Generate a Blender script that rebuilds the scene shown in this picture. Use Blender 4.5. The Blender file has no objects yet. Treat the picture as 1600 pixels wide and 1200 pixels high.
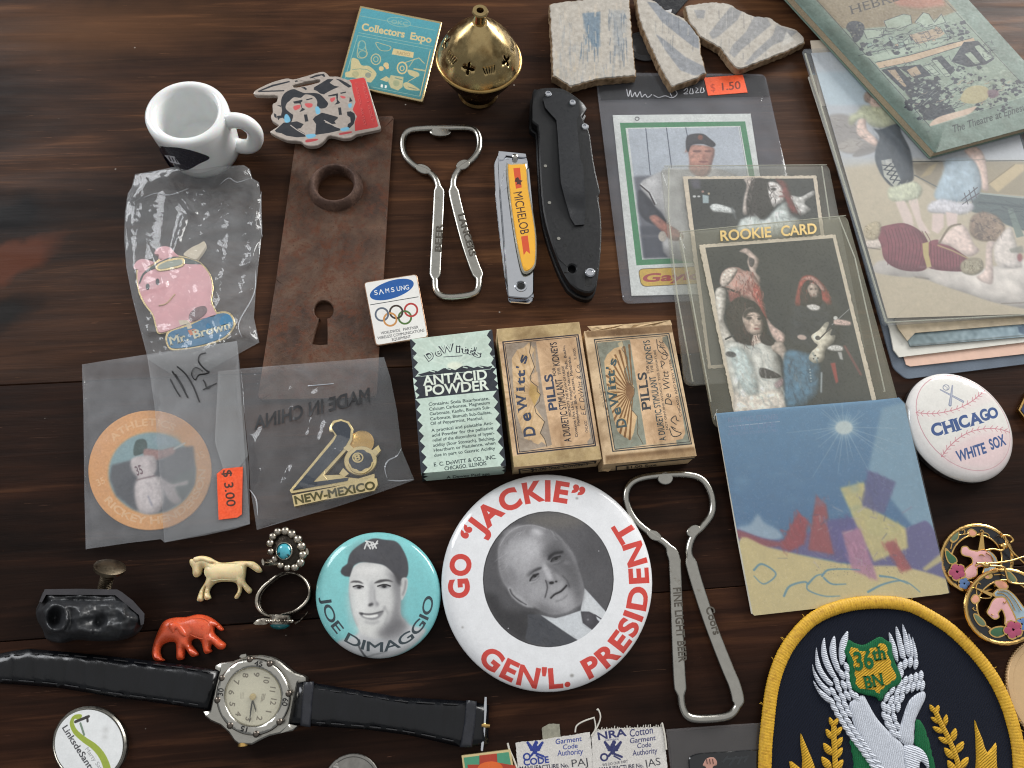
import bpy, bmesh, math, random
import numpy as np
from mathutils import Vector, Matrix
from mathutils.geometry import delaunay_2d_cdt

# ------------------------------------------------------------------ camera, world, lamps, exposure
S = 0.001                                    # everything below is written in millimetres
F, HCAM, NAD = 1150.0, 292.0, (725.0, 1030.0)  # focal length (photo px), camera height, foot of the plumb line
scene = bpy.context.scene
_d = Vector((NAD[0] - 800, -(NAD[1] - 600), -F)).normalized()
ZC = -_d
XC = (Vector((1, 0, 0)) - ZC * ZC.x).normalized()
YC = ZC.cross(XC)
RAYM = np.array([tuple(XC), tuple(YC), tuple(ZC)]).T
cam_data = bpy.data.cameras.new('camera')
cam = bpy.data.objects.new('camera', cam_data)
scene.collection.objects.link(cam)
cam_data.sensor_width = 36.0
cam_data.lens = F / 1600 * 36.0
cam_data.clip_start, cam_data.clip_end = 0.01, 20
cam_data.dof.use_dof = True
cam_data.dof.focus_distance = 0.303
cam_data.dof.aperture_fstop = 20.0
cam.matrix_world = Matrix(((XC.x, XC.y, XC.z, 0), (YC.x, YC.y, YC.z, 0), (ZC.x, ZC.y, ZC.z, HCAM * S), (0, 0, 0, 1)))
scene.camera = cam

world = bpy.data.worlds.new('World')
scene.world = world
world.use_nodes = True
world.node_tree.nodes['Background'].inputs['Color'].default_value = (0.93, 0.965, 1.0, 1)
world.node_tree.nodes['Background'].inputs['Strength'].default_value = 0.24

def area_lamp(name, loc, target, size, size_y, power, col):
    d = bpy.data.lights.new(name, 'AREA')
    d.shape, d.size, d.size_y, d.energy, d.color = 'RECTANGLE', size, size_y, power, col
    o = bpy.data.objects.new(name, d)
    scene.collection.objects.link(o)
    o.location = loc
    o.rotation_euler = (Vector(target) - Vector(loc)).to_track_quat('-Z', 'Y').to_euler()
    return o
area_lamp('window_light', (1.15, 1.30, 0.54), (0.04, 0.10, 0), 1.0, 0.6, 36.0, (1.0, 0.985, 0.96))
area_lamp('far_window_light', (-1.05, 0.85, 0.70), (0, 0.08, 0), 0.5, 0.8, 12.0, (0.95, 0.97, 1.0))
area_lamp('ceiling_bounce', (0.25, 0.55, 2.1), (0.25, 0.55, 0), 5.0, 5.0, 32.0, (1.0, 0.985, 0.96))
scene.view_settings.view_transform = 'Standard'
scene.view_settings.look = 'None'
scene.view_settings.exposure = 0.05
scene.view_settings.gamma = 1.0
scene.render.engine = 'CYCLES'
scene.cycles.transparent_max_bounces = 24
scene.cycles.max_bounces = 10
scene.cycles.use_denoising = True
scene.cycles.filter_width = 1.1

# ------------------------------------------------------------------ from the photograph's pixels to places on the table
def ray(px, py):
    v = Vector((px - 800, -(py - 600), -F))
    return Vector((v.dot(XC), v.dot(YC), v.dot(ZC)))
def proj(x, y, z):
    """photo pixel of a point (mm)"""
    w = Vector((x, y, z - HCAM))
    c = XC * w.x + YC * w.y + ZC * w.z
    return (800 - F * c.x / c.z, 600 + F * c.y / c.z)
def z_for(xy, py):
    """height on the upright line through xy that shows at photo row py"""
    lo, hi = 0.0, 150.0
    for _ in range(40):
        m = (lo + hi) / 2
        lo, hi = (m, hi) if proj(*xy, m)[1] > py else (lo, m)
    return lo
def plane(px0, py0, z0, gx, gy):
    """level of a tilted plane (rise gx, gy per mm) through the point seen at px0, py0"""
    x0, y0 = P(px0, py0, z0)
    def f(a, b):
        w = ray(a, b)
        # HCAM + t*wz = z0 + gx*(t*wx-x0) + gy*(t*wy-y0)
        t = (z0 - gx * x0 - gy * y0 - HCAM) / (w.z - gx * w.x - gy * w.y)
        return HCAM + t * w.z
    return f
def P(px, py, z=0.0):
    """table point (mm) seen at a photo pixel, on the level z mm above the table"""
    w = ray(px, py)
    t = ((z(px, py) if callable(z) else z) - HCAM) / w.z
    return (w.x * t, w.y * t)
CROPS = dict(P=(0, 0, 1), A1=(200, 0, .2625), A2=(500, 0, .2625), A3=(840, 0, .2625), A4=(1180, 0, .2625), A5=(150, 260, .2625),
             A6=(560, 180, .2625), A7=(920, 240, .3125), A8=(1250, 300, .25), B1=(110, 520, .3), B2=(370, 540, .25), B3=(630, 490, .29375),
             B4=(1100, 600, .3125), B5=(40, 800, .2875), B6=(0, 980, .3), B7=(470, 730, .35), B8=(960, 720, .35821), C1=(1160, 900, .275),
             C2=(680, 1080, .3375), C3=(430, 1040, .23125), C4=(1440, 780, .2), C5=(0, 0, .25), C7=(1400, 560, 1 / 6), C8=(640, 510, .20408),
             D1=(740, 780, .2), D2=(480, 820, .183333), D3=(380, 110, .15), D4=(520, 0, .14162), D5=(1080, 350, .25), D6=(940, 100, .31679),
             D7=(550, 410, .11670), D8=(770, 490, .225), E1=(900, 490, .22497), E2=(1250, 0, .21875), E3=(1250, 150, .29167), E4=(310, 1010, .14169),
             E7=(40, 860, .13333), E8=(380, 810, .16667))
def pairs(t):
    t = list(t)
    if len(t) == 1 and hasattr(t[0], '__len__'):
        t = list(t[0])
    if t and not hasattr(t[0], '__len__'):
        t = list(zip(t[0::2], t[1::2]))
    return t
def px(crop, *t):
    """measured points of an enlarged crop -> photo pixels"""
    x0, y0, k = CROPS[crop]
    return [(x0 + k * a, y0 + k * b) for a, b in pairs(t)]
def W(crop, z, *t):
    """measured points of an enlarged crop -> table points in mm at level z"""
    return [P(a, b, z) for a, b in px(crop, *t)]
def smooth(pts, n=5, closed=True):
    p = [Vector(q) for q in pts]
    m, out = len(p), []
    for i in range(m if closed else m - 1):
        if closed:
            a, b, c, d = p[i - 1], p[i], p[(i + 1) % m], p[(i + 2) % m]
        else:
            a, b, c, d = p[max(i - 1, 0)], p[i], p[i + 1], p[min(i + 2, m - 1)]
        for k in range(n):
            t = k / n
            out.append(tuple(0.5 * ((2 * b) + (c - a) * t + (2 * a - 5 * b + 4 * c - d) * t * t + (3 * b - a - 3 * c + d) * t ** 3)))
    if not closed:
        out.append(tuple(p[-1]))
    return out
def ellipse(cx, cy, rx, ry, n=64, rot=0.0):
    c, s = math.cos(rot), math.sin(rot)
    return [(cx + rx * math.cos(t) * c - ry * math.sin(t) * s, cy + rx * math.cos(t) * s + ry * math.sin(t) * c) for t in (2 * math.pi * i / n for i in range(n))]
def rounded(pts, r, n=4):
    """polygon with its corners rounded by r (same unit)"""
    out, m = [], len(pts)
    for i in range(m):
        a, b, c = Vector(pts[i - 1]), Vector(pts[i]), Vector(pts[(i + 1) % m])
        u, v = (a - b), (c - b)
        rr = min(r, u.length * .45, v.length * .45)
        u, v = b + u.normalized() * rr, b + v.normalized() * rr
        for k in range(n + 1):
            t = k / n
            out.append(tuple(u * (1 - t) ** 2 + b * 2 * t * (1 - t) + v * t * t))
    return out
def jag(pts, amp, step, seed=1):
    """broken edge: the outline resampled with small random offsets"""
    r, out = random.Random(seed), []
    for i in range(len(pts)):
        a, b = Vector(pts[i]), Vector(pts[(i + 1) % len(pts)])
        n = max(1, int((b - a).length / step))
        nn = Vector((-(b - a).y, (b - a).x)).normalized()
        for k in range(n):
            out.append(tuple(a.lerp(b, k / n) + nn * r.uniform(-amp, amp)))
    return out
def centre(pts):
    a = np.array([p[:2] for p in pts])
    return tuple((a.min(0) + a.max(0)) / 2)

# ------------------------------------------------------------------ letters: outlines of the built-in font
_glyphs = {}
_raw = {}
def _outline(body, off):
    if body not in _raw:
        _raw[body] = _outline_raw(body)
    loops = _raw[body]
    if off and loops:
        ar = [sum(l[i - 1][0] * l[i][1] - l[i][0] * l[i - 1][1] for i in range(len(l))) for l in loops]
        s = 1 if max(ar, key=abs) > 0 else -1
        fat = []
        for l in loops:
            a = np.asarray(l)
            a = a[np.linalg.norm(a - np.roll(a, 1, 0), axis=1) > 1e-4]
            t0, t1 = a - np.roll(a, 1, 0), np.roll(a, -1, 0) - a
            t0 /= np.linalg.norm(t0, axis=1, keepdims=True) + 1e-9
            t1 /= np.linalg.norm(t1, axis=1, keepdims=True) + 1e-9
            n0, n1 = np.stack([t0[:, 1], -t0[:, 0]], 1), np.stack([t1[:, 1], -t1[:, 0]], 1)
            m = (n0 + n1) / np.maximum(1 + (n0 * n1).sum(1, keepdims=True), .45)
            fat.append([tuple(q) for q in a + m * off * s])
        loops = fat
    return loops
def _outline_raw(body):
    cu = bpy.data.curves.new('letters', 'FONT')
    cu.body, cu.size, cu.resolution_u = body, 1.0, 4
    ob = bpy.data.objects.new('letters', cu)
    scene.collection.objects.link(ob)
    dg = bpy.context.evaluated_depsgraph_get()
    ev = ob.evaluated_get(dg)
    c2 = ev.to_curve(dg)
    loops = []
    for sp in c2.splines:
        bz, pts = sp.bezier_points, []
        n = len(bz)
        for i in range(n):
            a, b = bz[i], bz[(i + 1) % n]
            p0, p1, p2, p3 = a.co, a.handle_right, b.handle_left, b.co
            straight = abs((p1 - p0).cross(p3 - p0).z) + abs((p2 - p0).cross(p3 - p0).z) < 1e-5
            for k in range(1 if straight else 5):
                t = k / 5
                q = p0 * (1 - t) ** 3 + p1 * 3 * t * (1 - t) ** 2 + p2 * 3 * t * t * (1 - t) + p3 * t ** 3
                pts.append((q.x, q.y))
        if len(pts) > 2:
            loops.append(pts)
    ev.to_curve_clear()
    bpy.data.objects.remove(ob)
    bpy.data.curves.remove(cu)
    return loops
def _width(loops):
    xs = [p[0] for l in loops for p in l]
    return (max(xs) - min(xs)) if xs else 0
def glyph(ch, off):
    if (ch, off) not in _glyphs:
        if ch == ' ':
            _glyphs[(ch, off)] = ([], 0.30)
        else:
            if ('HH', off) not in _glyphs:
                _glyphs[('HH', off)] = _width(_outline('HH', 0))
            _glyphs[(ch, off)] = (_outline(ch, off), _width(_outline('H' + ch + 'H', 0)) - _glyphs[('HH', off)])
    return _glyphs[(ch, off)]
for _c in 'ABCDEFGHIJKLMNOPQRSTUVWXYZabcdefghijklmnopqrstuvwxyz0123456789$&.,:()-\'“”':
    glyph(_c, 0.0)                            # read every letter once, while the scene is still empty
def caph(off):
    if ('cap', off) not in _glyphs:
        ys = [p[1] for l in glyph('H', off)[0] for p in l]
        _glyphs[('cap', off)] = max(ys) - min(ys)
    return _glyphs[('cap', off)]
def line_loops(s, p0, p1, h, bold=0.0, shear=0.0, fit=True, gap=0.0, serif=0.0):
    """outlines of one line of writing set from p0 to p1 (any plane), capitals h high"""
    p0, p1 = Vector(p0), Vector(p1)
    d = (p1 - p0)
    up = Vector((d.y, -d.x)).normalized()
    tot = sum(glyph(c, bold)[1] + gap for c in s) - gap
    sy = h / caph(bold)
    sx = d.length / tot if fit else sy
    d = d.normalized()
    out, x = [], 0.0
    for c in s:
        loops, adv = glyph(c, bold)
        out.append([[tuple(p0 + d * ((x + q[0] + shear * q[1]) * sx) + up * (q[1] * sy)) for q in l] for l in loops])
        if serif and c.isalpha():
            out.append(_serifs(loops, lambda q: tuple(p0 + d * ((x + q[0]) * sx) + up * (q[1] * sy)), serif))
        x += adv + gap
    return out
def _serifs(loops, f, w):
    """small feet under and over the upright strokes of a letter"""
    feet, seen = [], []
    pts = [q for l in loops for q in l]
    y1 = max(q[1] for q in pts)
    for l in loops:
        for i in range(len(l)):
            a, b = l[i], l[(i + 1) % len(l)]
            if abs(a[1] - b[1]) < .012 and abs(a[0] - b[0]) < .25 and (min(a[1], b[1]) < .03 or max(a[1], b[1]) > y1 - .03):
                y = a[1]
                s = 1 if y < .1 else -1
                feet.append([f((min(a[0], b[0]) - w, y)), f((max(a[0], b[0]) + w, y)), f((max(a[0], b[0]) + w, y + s * .055)), f((min(a[0], b[0]) - w, y + s * .055))])
    return feet
def arc_loops(s, cx, cy, rx, ry, a0, a1, h, bold=0.0, gap=0.0, wide=1.0):
    tot = sum(glyph(c, bold)[1] + gap for c in s) - gap
    sy = h / caph(bold)
    out, x = [], 0.0
    a0, a1 = math.radians(a0), math.radians(a1)
    for c in s:
        loops, adv = glyph(c, bold)
        a = a0 + (a1 - a0) * (x + adv / 2) / tot
        o = Vector((cx + rx * math.cos(a), cy - ry * math.sin(a)))
        t = Vector((-rx * math.sin(a), -ry * math.cos(a))) * (1 if a1 > a0 else -1)
        sx = t.length * abs(a1 - a0) / tot * wide
        t.normalize()
        up = Vector((t.y, -t.x))
        out.append([[tuple(o + t * ((q[0] - adv / 2) * sx) + up * (q[1] * sy)) for q in l] for l in loops])
        x += adv + gap
    return out

# ------------------------------------------------------------------ flat print: a small painter that fills a pixel grid
def C(r, g, b):
    return (r / 255, g / 255, b / 255)
def _blur(m, r):
    r = int(round(r))
    if r < 1:
        return m
    for ax in (0, 1):
        for _ in range(2):
            pad = [(0, 0), (0, 0)]
            pad[ax] = (r + 1, r)
            c = np.cumsum(np.pad(m, pad, mode='edge'), axis=ax)
            n = m.shape[ax]
            m = (np.take(c, range(2 * r + 1, 2 * r + 1 + n), axis=ax) - np.take(c, range(0, n), axis=ax)) / (2 * r + 1)
    return m
class Print:
    """canvas that lies on a level z of the table; drawn with measured crop points, stored rectified in mm"""
    def __init__(self, crop, z, outline, res=9.0, bg=(1, 1, 1)):
        self.crop, self.z, self.res = crop, z, res
        a = np.array([P(x, y, z) for x, y in px(crop, outline)])
        self.lo = a.min(0) - .6
        sz = np.ceil((a.max(0) + .6 - self.lo) * res).astype(int)
        self.w, self.h = int(sz[0]), int(sz[1])
        self.a = np.empty((self.h, self.w, 3), np.float32)
        self.a[:] = bg
        self.k = CROPS[crop][2] * 0.27 * res           # crop px -> canvas px, roughly
        self.vol = 0.0
    def use(self, crop):
        self.crop = crop
        self.k = CROPS[crop][2] * 0.27 * self.res
        return self
    def map(self, pts):
        if callable(self.z):
            w = np.array([P(x, y, self.z) for x, y in px(self.crop, pts)])
        else:
            x0, y0, k = CROPS[self.crop]
            a = np.asarray(pairs(pts), float) * k + (x0, y0)
            v = np.column_stack([a[:, 0] - 800, 600 - a[:, 1], np.full(len(a), -F)]) @ RAYM
            w = v[:, :2] * ((self.z - HCAM) / v[:, 2:])
        return (w - self.lo) * self.res
    def _mask(self, loops, pad=0):
        ss = 3
        allp = np.concatenate(loops)
        x0, y0 = np.floor(allp.min(0)).astype(int) - 1 - pad
        x1, y1 = np.ceil(allp.max(0)).astype(int) + 2 + pad
        x0, y0, x1, y1 = max(x0, 0), max(y0, 0), min(x1, self.w), min(y1, self.h)
        if x1 <= x0 or y1 <= y0:
            return None
        hh, ww = (y1 - y0) * ss, (x1 - x0) * ss
        t = np.zeros((hh, ww + 1), np.int32)
        for l in loops:
            q = (l - (x0, y0)) * ss
            for i in range(len(q)):
                a, b = q[i], q[(i + 1) % len(q)]
                if a[1] == b[1]:
                    continue
                if a[1] > b[1]:
                    a, b = b, a
                r0, r1 = max(0, int(math.ceil(a[1] - .5))), min(hh, int(math.ceil(b[1] - .5)))
                if r1 <= r0:
                    continue
                rows = np.arange(r0, r1)
                xs = a[0] + (rows + .5 - a[1]) * (b[0] - a[0]) / (b[1] - a[1])
                t[rows, np.clip(np.ceil(xs - .5).astype(int), 0, ww)] += 1
        m = (np.cumsum(t, 1)[:, :ww] & 1).astype(np.float32)
        return x0, y0, x1, y1, m.reshape(y1 - y0, ss, x1 - x0, ss).mean((1, 3))
    def _put(self, r, col, a, blur):
        if r is None:
            return
        x0, y0, x1, y1, m = r
        if blur:
            m = _blur(m, blur)
        m = (m * a)[:, :, None]
        reg = self.a[y0:y1, x0:x1]
        reg += (np.asarray(col, np.float32) - reg) * m
    def poly(self, pts, col, a=1.0, blur=0.0, curve=False):
        pts = pairs(pts)
        if curve:
            pts = smooth(pts)
        b = blur * self.k
        if self.vol and curve:
            return self._round(pts, col, a, b)
        self._put(self._mask([self.map(pts)], int(2 * b + 2) if b else 0), col, a, b)
        return self
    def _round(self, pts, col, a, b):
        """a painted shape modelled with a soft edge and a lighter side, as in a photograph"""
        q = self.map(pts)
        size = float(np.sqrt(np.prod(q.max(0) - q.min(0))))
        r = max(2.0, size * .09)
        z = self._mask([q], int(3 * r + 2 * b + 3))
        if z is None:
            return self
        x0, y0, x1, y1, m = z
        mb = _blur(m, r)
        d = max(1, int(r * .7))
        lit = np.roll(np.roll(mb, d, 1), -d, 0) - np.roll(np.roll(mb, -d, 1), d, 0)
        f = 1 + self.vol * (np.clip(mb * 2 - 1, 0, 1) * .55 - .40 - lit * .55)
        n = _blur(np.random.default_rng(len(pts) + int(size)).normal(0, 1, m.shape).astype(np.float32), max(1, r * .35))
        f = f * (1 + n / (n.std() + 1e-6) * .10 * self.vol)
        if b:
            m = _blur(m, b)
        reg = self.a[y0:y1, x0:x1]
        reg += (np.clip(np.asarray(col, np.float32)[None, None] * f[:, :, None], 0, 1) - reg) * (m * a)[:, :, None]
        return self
    def strokes(self, region, cols, n, L, w, ang, a=.6, blur=1.0, spread=25, seed=1):
        """many short strokes inside a region: hair, folds, foliage, masonry"""
        r = random.Random(seed)
        g = np.asarray(pairs(region), float)
        lo, hi = g.min(0), g.max(0)
        while n > 0:
            x, y = r.uniform(lo[0], hi[0]), r.uniform(lo[1], hi[1])
            n -= 1
            if not inside([(x, y)], g)[0]:
                continue
            t = math.radians(ang + r.uniform(-spread, spread))
            l = L * r.uniform(.5, 1.2)
            bx, by = l * math.cos(t), l * math.sin(t)
            k = r.uniform(-.25, .25)
            self.line((x - bx / 2, y - by / 2, x - by * k, y + bx * k, x + bx / 2, y + by / 2), r.choice(cols), w * r.uniform(.6, 1.3), a * r.uniform(.5, 1), blur, False, True, w * .3)
        return self
    def loops(self, groups, col, a=1.0):
        for g in groups:
            if g:
                self._put(self._mask([self.map(l) for l in g]), col, a, 0)
        return self
    def ell(self, cx, cy, rx, ry, col, a=1.0, blur=0.0, rot=0.0):
        return self.poly(ellipse(cx, cy, rx, ry, 40, math.radians(rot)), col, a, blur)
    def ring(self, cx, cy, rx, ry, w, col, a=1.0, rot=0.0):
        r = math.radians(rot)
        self._put(self._mask([self.map(ellipse(cx, cy, rx + w / 2, ry + w / 2, 60, r)), self.map(ellipse(cx, cy, rx - w / 2, ry - w / 2, 60, r))]), col, a, 0)
        return self
    def line(self, pts, col, w, a=1.0, blur=0.0, closed=False, curve=False, w2=None):
        pts = pairs(pts)
        if curve:
            pts = smooth(pts, 6, closed)
        q = self.map(pts + pts[:1] if closed else pts)
        w = max(w * self.k, .7)
        w2 = w if w2 is None else max(w2 * self.k, .3)
        pad = int(max(w, w2) + 3 + 2 * blur * self.k)
        x0, y0 = np.floor(q.min(0)).astype(int) - pad
        x1, y1 = np.ceil(q.max(0)).astype(int) + pad
        x0, y0, x1, y1 = max(x0, 0), max(y0, 0), min(x1, self.w), min(y1, self.h)
        if x1 <= x0 or y1 <= y0:
            return self
        m = np.zeros((y1 - y0, x1 - x0), np.float32)
        n = len(q) - 1
        for i in range(n):
            u, v = q[i], q[i + 1]
            ww = max(w, w2) / 2 + 2
            bx0, by0 = np.maximum(np.floor(np.minimum(u, v) - ww).astype(int), (x0, y0))
            bx1, by1 = np.minimum(np.ceil(np.maximum(u, v) + ww).astype(int), (x1, y1))
            if bx1 <= bx0 or by1 <= by0:
                continue
            Y, X = np.mgrid[by0:by1, bx0:bx1] + .5
            d = v - u
            L = float(d @ d) or 1e-9
            t = np.clip(((X - u[0]) * d[0] + (Y - u[1]) * d[1]) / L, 0, 1)
            ds = np.hypot(X - u[0] - t * d[0], Y - u[1] - t * d[1])
            rad = (w + (w2 - w) * (i + t) / n) / 2
            s = m[by0 - y0:by1 - y0, bx0 - x0:bx1 - x0]
            np.maximum(s, np.clip(rad - ds + .5, 0, 1), out=s)
        self._put((x0, y0, x1, y1, m), col, a, blur * self.k)
        return self
    def text(self, s, x0, y0, x1, y1, h, col, bold=0.0, shear=0.0, a=1.0, gap=0.0, serif=0.0):
        return self.loops(line_loops(s, (x0, y0), (x1, y1), h, bold, shear, True, gap, serif), col, a)
    def arc(self, s, cx, cy, rx, ry, a0, a1, h, col, bold=0.0, a=1.0, wide=1.0):
        return self.loops(arc_loops(s, cx, cy, rx, ry, a0, a1, h, bold, 0.0, wide), col, a)
    def grain(self, amp, seed=0, soft=0):
        n = np.random.default_rng(seed).normal(0, 1, (self.h, self.w)).astype(np.float32)
        if soft:
            n = _blur(n, soft)
            n /= n.std() + 1e-6
        self.a += n[:, :, None] * amp
        return self
    def photo(self, amp=.05, seed=1):
        """uneven tone of a printed photograph"""
        g = np.random.default_rng(seed)
        f = 1.0
        for soft, k in ((14, .35), (3, .5), (1, .6)):
            n = _blur(g.normal(0, 1, (self.h, self.w)).astype(np.float32), soft)
            f = f + n / (n.std() + 1e-6) * amp * k
        self.a *= f[:, :, None]
        return self
    def fade(self, x0, y0, x1, y1, c0, c1, a=1.0):
        """colour run of the print from one point to another over the whole canvas"""
        q = self.map([(x0, y0), (x1, y1)])
        Y, X = np.mgrid[0:self.h, 0:self.w]
        d = q[1] - q[0]
        t = np.clip(((X - q[0][0]) * d[0] + (Y - q[0][1]) * d[1]) / float(d @ d), 0, 1)[:, :, None].astype(np.float32)
        self.a += ((np.asarray(c0, np.float32) * (1 - t) + np.asarray(c1, np.float32) * t) - self.a) * a
        return self
    def image(self, name):
        im = bpy.data.images.new(name, self.w, self.h)
        buf = np.ones((self.h, self.w, 4), np.float32)
        a = np.clip(self.a, 0, 1)
        g = a.mean(2, keepdims=True)
        buf[:, :, :3] = .008 + .985 * (g + (a - g) * .93)     # ink is never fully black or pure; veiling haze is put in too
        im.pixels.foreach_set(buf.ravel())
        im.update()
        im.pack()
        return im

# ------------------------------------------------------------------ materials
def lin(c):
    return tuple(x / 12.92 if x <= .04045 else ((x + .055) / 1.055) ** 2.4 for x in c[:3])
_mats = {}
class NT:
    def __init__(self, name):
        self.m = bpy.data.materials.new(name)
        self.m.use_nodes = True
        self.t = self.m.node_tree
        self.n, self.l = self.t.nodes, self.t.links
        self.b = self.n['Principled BSDF']
        self.out = self.n['Material Output']
    def new(self, ty, **kw):
        n = self.n.new(ty)
        for k, v in kw.items():
            if k in n.inputs:
                n.inputs[k].default_value = v
            else:
                setattr(n, k, v)
        return n
    def link(self, a, b):
        self.l.new(a, b)
    def coord(self, sx=1000.0, sy=1000.0, sz=1000.0, rot=0.0, out='Object'):
        tc = self.new('ShaderNodeTexCoord')
        mp = self.new('ShaderNodeMapping')
        mp.inputs['Scale'].default_value = (sx, sy, sz)
        mp.inputs['Rotation'].default_value = (0, 0, rot)
        self.link(tc.outputs[out], mp.inputs['Vector'])
        return mp.outputs['Vector']
    def noise(self, vec, scale, detail=4.0, rough=.55, dist=0.0):
        n = self.new('ShaderNodeTexNoise', Scale=scale, Detail=detail, Roughness=rough, Distortion=dist)
        self.link(vec, n.inputs['Vector'])
        return n.outputs['Fac']
    def ramp(self, fac, stops):
        r = self.new('ShaderNodeValToRGB')
        e = r.color_ramp.elements
        while len(e) < len(stops):
            e.new(.5)
        for el, (p, c) in zip(e, stops):
            el.position = p
            el.color = (*c, 1) if hasattr(c, '__len__') else (c, c, c, 1)
        self.link(fac, r.inputs['Fac'])
        return r.outputs['Color']
    def mix(self, fac, a, b, mode='MIX'):
        m = self.new('ShaderNodeMix', data_type='RGBA', blend_type=mode)
        for s, v in (('Factor', fac), (6, a), (7, b)):
            i = m.inputs[s]
            if hasattr(v, 'is_linked'):
                self.link(v, i)
            else:
                i.default_value = v if not hasattr(v, '__len__') else (*v, 1)
        return m.outputs[2]
    def math(self, op, a, b=0.0, clamp=False):
        m = self.new('ShaderNodeMath', operation=op, use_clamp=clamp)
        for i, v in enumerate((a, b)):
            if hasattr(v, 'is_linked'):
                self.link(v, m.inputs[i])
            else:
                m.inputs[i].default_value = v
        return m.outputs[0]
    def bump(self, h, strength, dist_mm=.2):
        b = self.new('ShaderNodeBump', Strength=strength, Distance=dist_mm * S)
        self.link(h, b.inputs['Height'])
        self.link(b.outputs['Normal'], self.b.inputs['Normal'])
        return b
def mat(name, col, rough=.5, metal=0.0, var=.06, vs=.25, bump=0.0, bs=1.5, coat=0.0, rvar=.12, spec=.5, dirt=None, dirt_at=(.55, .7), sss=0.0, ds=.15, stretch=1.0):
    """plain finish with uneven colour, uneven gloss and a fine surface"""
    if name in _mats:
        return _mats[name]
    t = NT(name)
    c = lin(col)
    v = t.coord(1000, 1000 * stretch, 1000)
    f = t.noise(v, vs, 5)
    lo, hi = tuple(x * (1 - var) for x in c), tuple(min(1, x * (1 + var)) for x in c)
    base = t.ramp(f, [(.3, lo), (.7, hi)])
    if dirt is not None:
        base = t.mix(t.ramp(t.noise(v, ds, 7, .65), [(dirt_at[0], 0.0), (dirt_at[1], 1.0)]), base, lin(dirt))
    t.link(base, t.b.inputs['Base Color'])
    r = t.ramp(t.noise(v, vs * 2.3, 4), [(.3, max(0, rough - rvar)), (.7, min(1, rough + rvar))])
    t.link(r, t.b.inputs['Roughness'])
    t.b.inputs['Metallic'].default_value = metal
    t.b.inputs['Specular IOR Level'].default_value = spec
    t.b.inputs['Coat Weight'].default_value = coat
    t.b.inputs['Coat Roughness'].default_value = .08
    if sss:
        t.b.inputs['Subsurface Weight'].default_value = sss
        t.b.inputs['Subsurface Scale'].default_value = 1.5 * S
    if bump:
        t.bump(t.noise(v, bs, 5), bump)
    _mats[name] = t.m
    return t.m
def printed(name, canvas, rough=.45, coat=0.0, bump=.05, bs=1.2, metal=0.0, spec=.25, wear=.0, wear_col=(.7, .66, .6), age=0.0):
    """flat print on a real surface"""
    t = NT(name)
    tx = t.new('ShaderNodeTexImage')
    tx.image = canvas.image(name)
    tx.extension = 'EXTEND'
    v = t.coord()
    col = t.mix(t.ramp(t.noise(v, .35, 6), [(.3, .0), (.75, .10)]), tx.outputs['Color'], (.16, .15, .14))
    if age:
        col = t.mix(t.math('MULTIPLY', t.ramp(t.noise(v, .07, 6, .6, .5), [(.42, 0.0), (.68, 1.0)]), age), col, (.24, .16, .09), 'MULTIPLY')
        col = t.mix(t.math('MULTIPLY', t.ramp(t.noise(v, .5, 8, .7), [(.60, 0.0), (.72, 1.0)]), age * .8), col, (.20, .13, .07))
    if wear:
        col = t.mix(t.math('MULTIPLY', t.ramp(t.noise(v, 1.3, 8, .7), [(.62, 0.0), (.68, 1.0)]), wear), col, lin(wear_col))
    t.link(col, t.b.inputs['Base Color'])
    r = t.ramp(t.noise(v, .8, 4), [(.3, max(0, rough - .08)), (.7, rough + .1)])
    t.link(r, t.b.inputs['Roughness'])
    t.b.inputs['Metallic'].default_value = metal
    t.b.inputs['Specular IOR Level'].default_value = spec
    t.b.inputs['Coat Weight'].default_value = coat
    t.b.inputs['Coat Roughness'].default_value = .1
    if bump:
        t.bump(t.noise(v, bs, 5), bump)
    t.m['canvas'] = name
    t.m_canvas = canvas
    _canv[t.m.name] = canvas
    return t.m
_canv = {}
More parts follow.
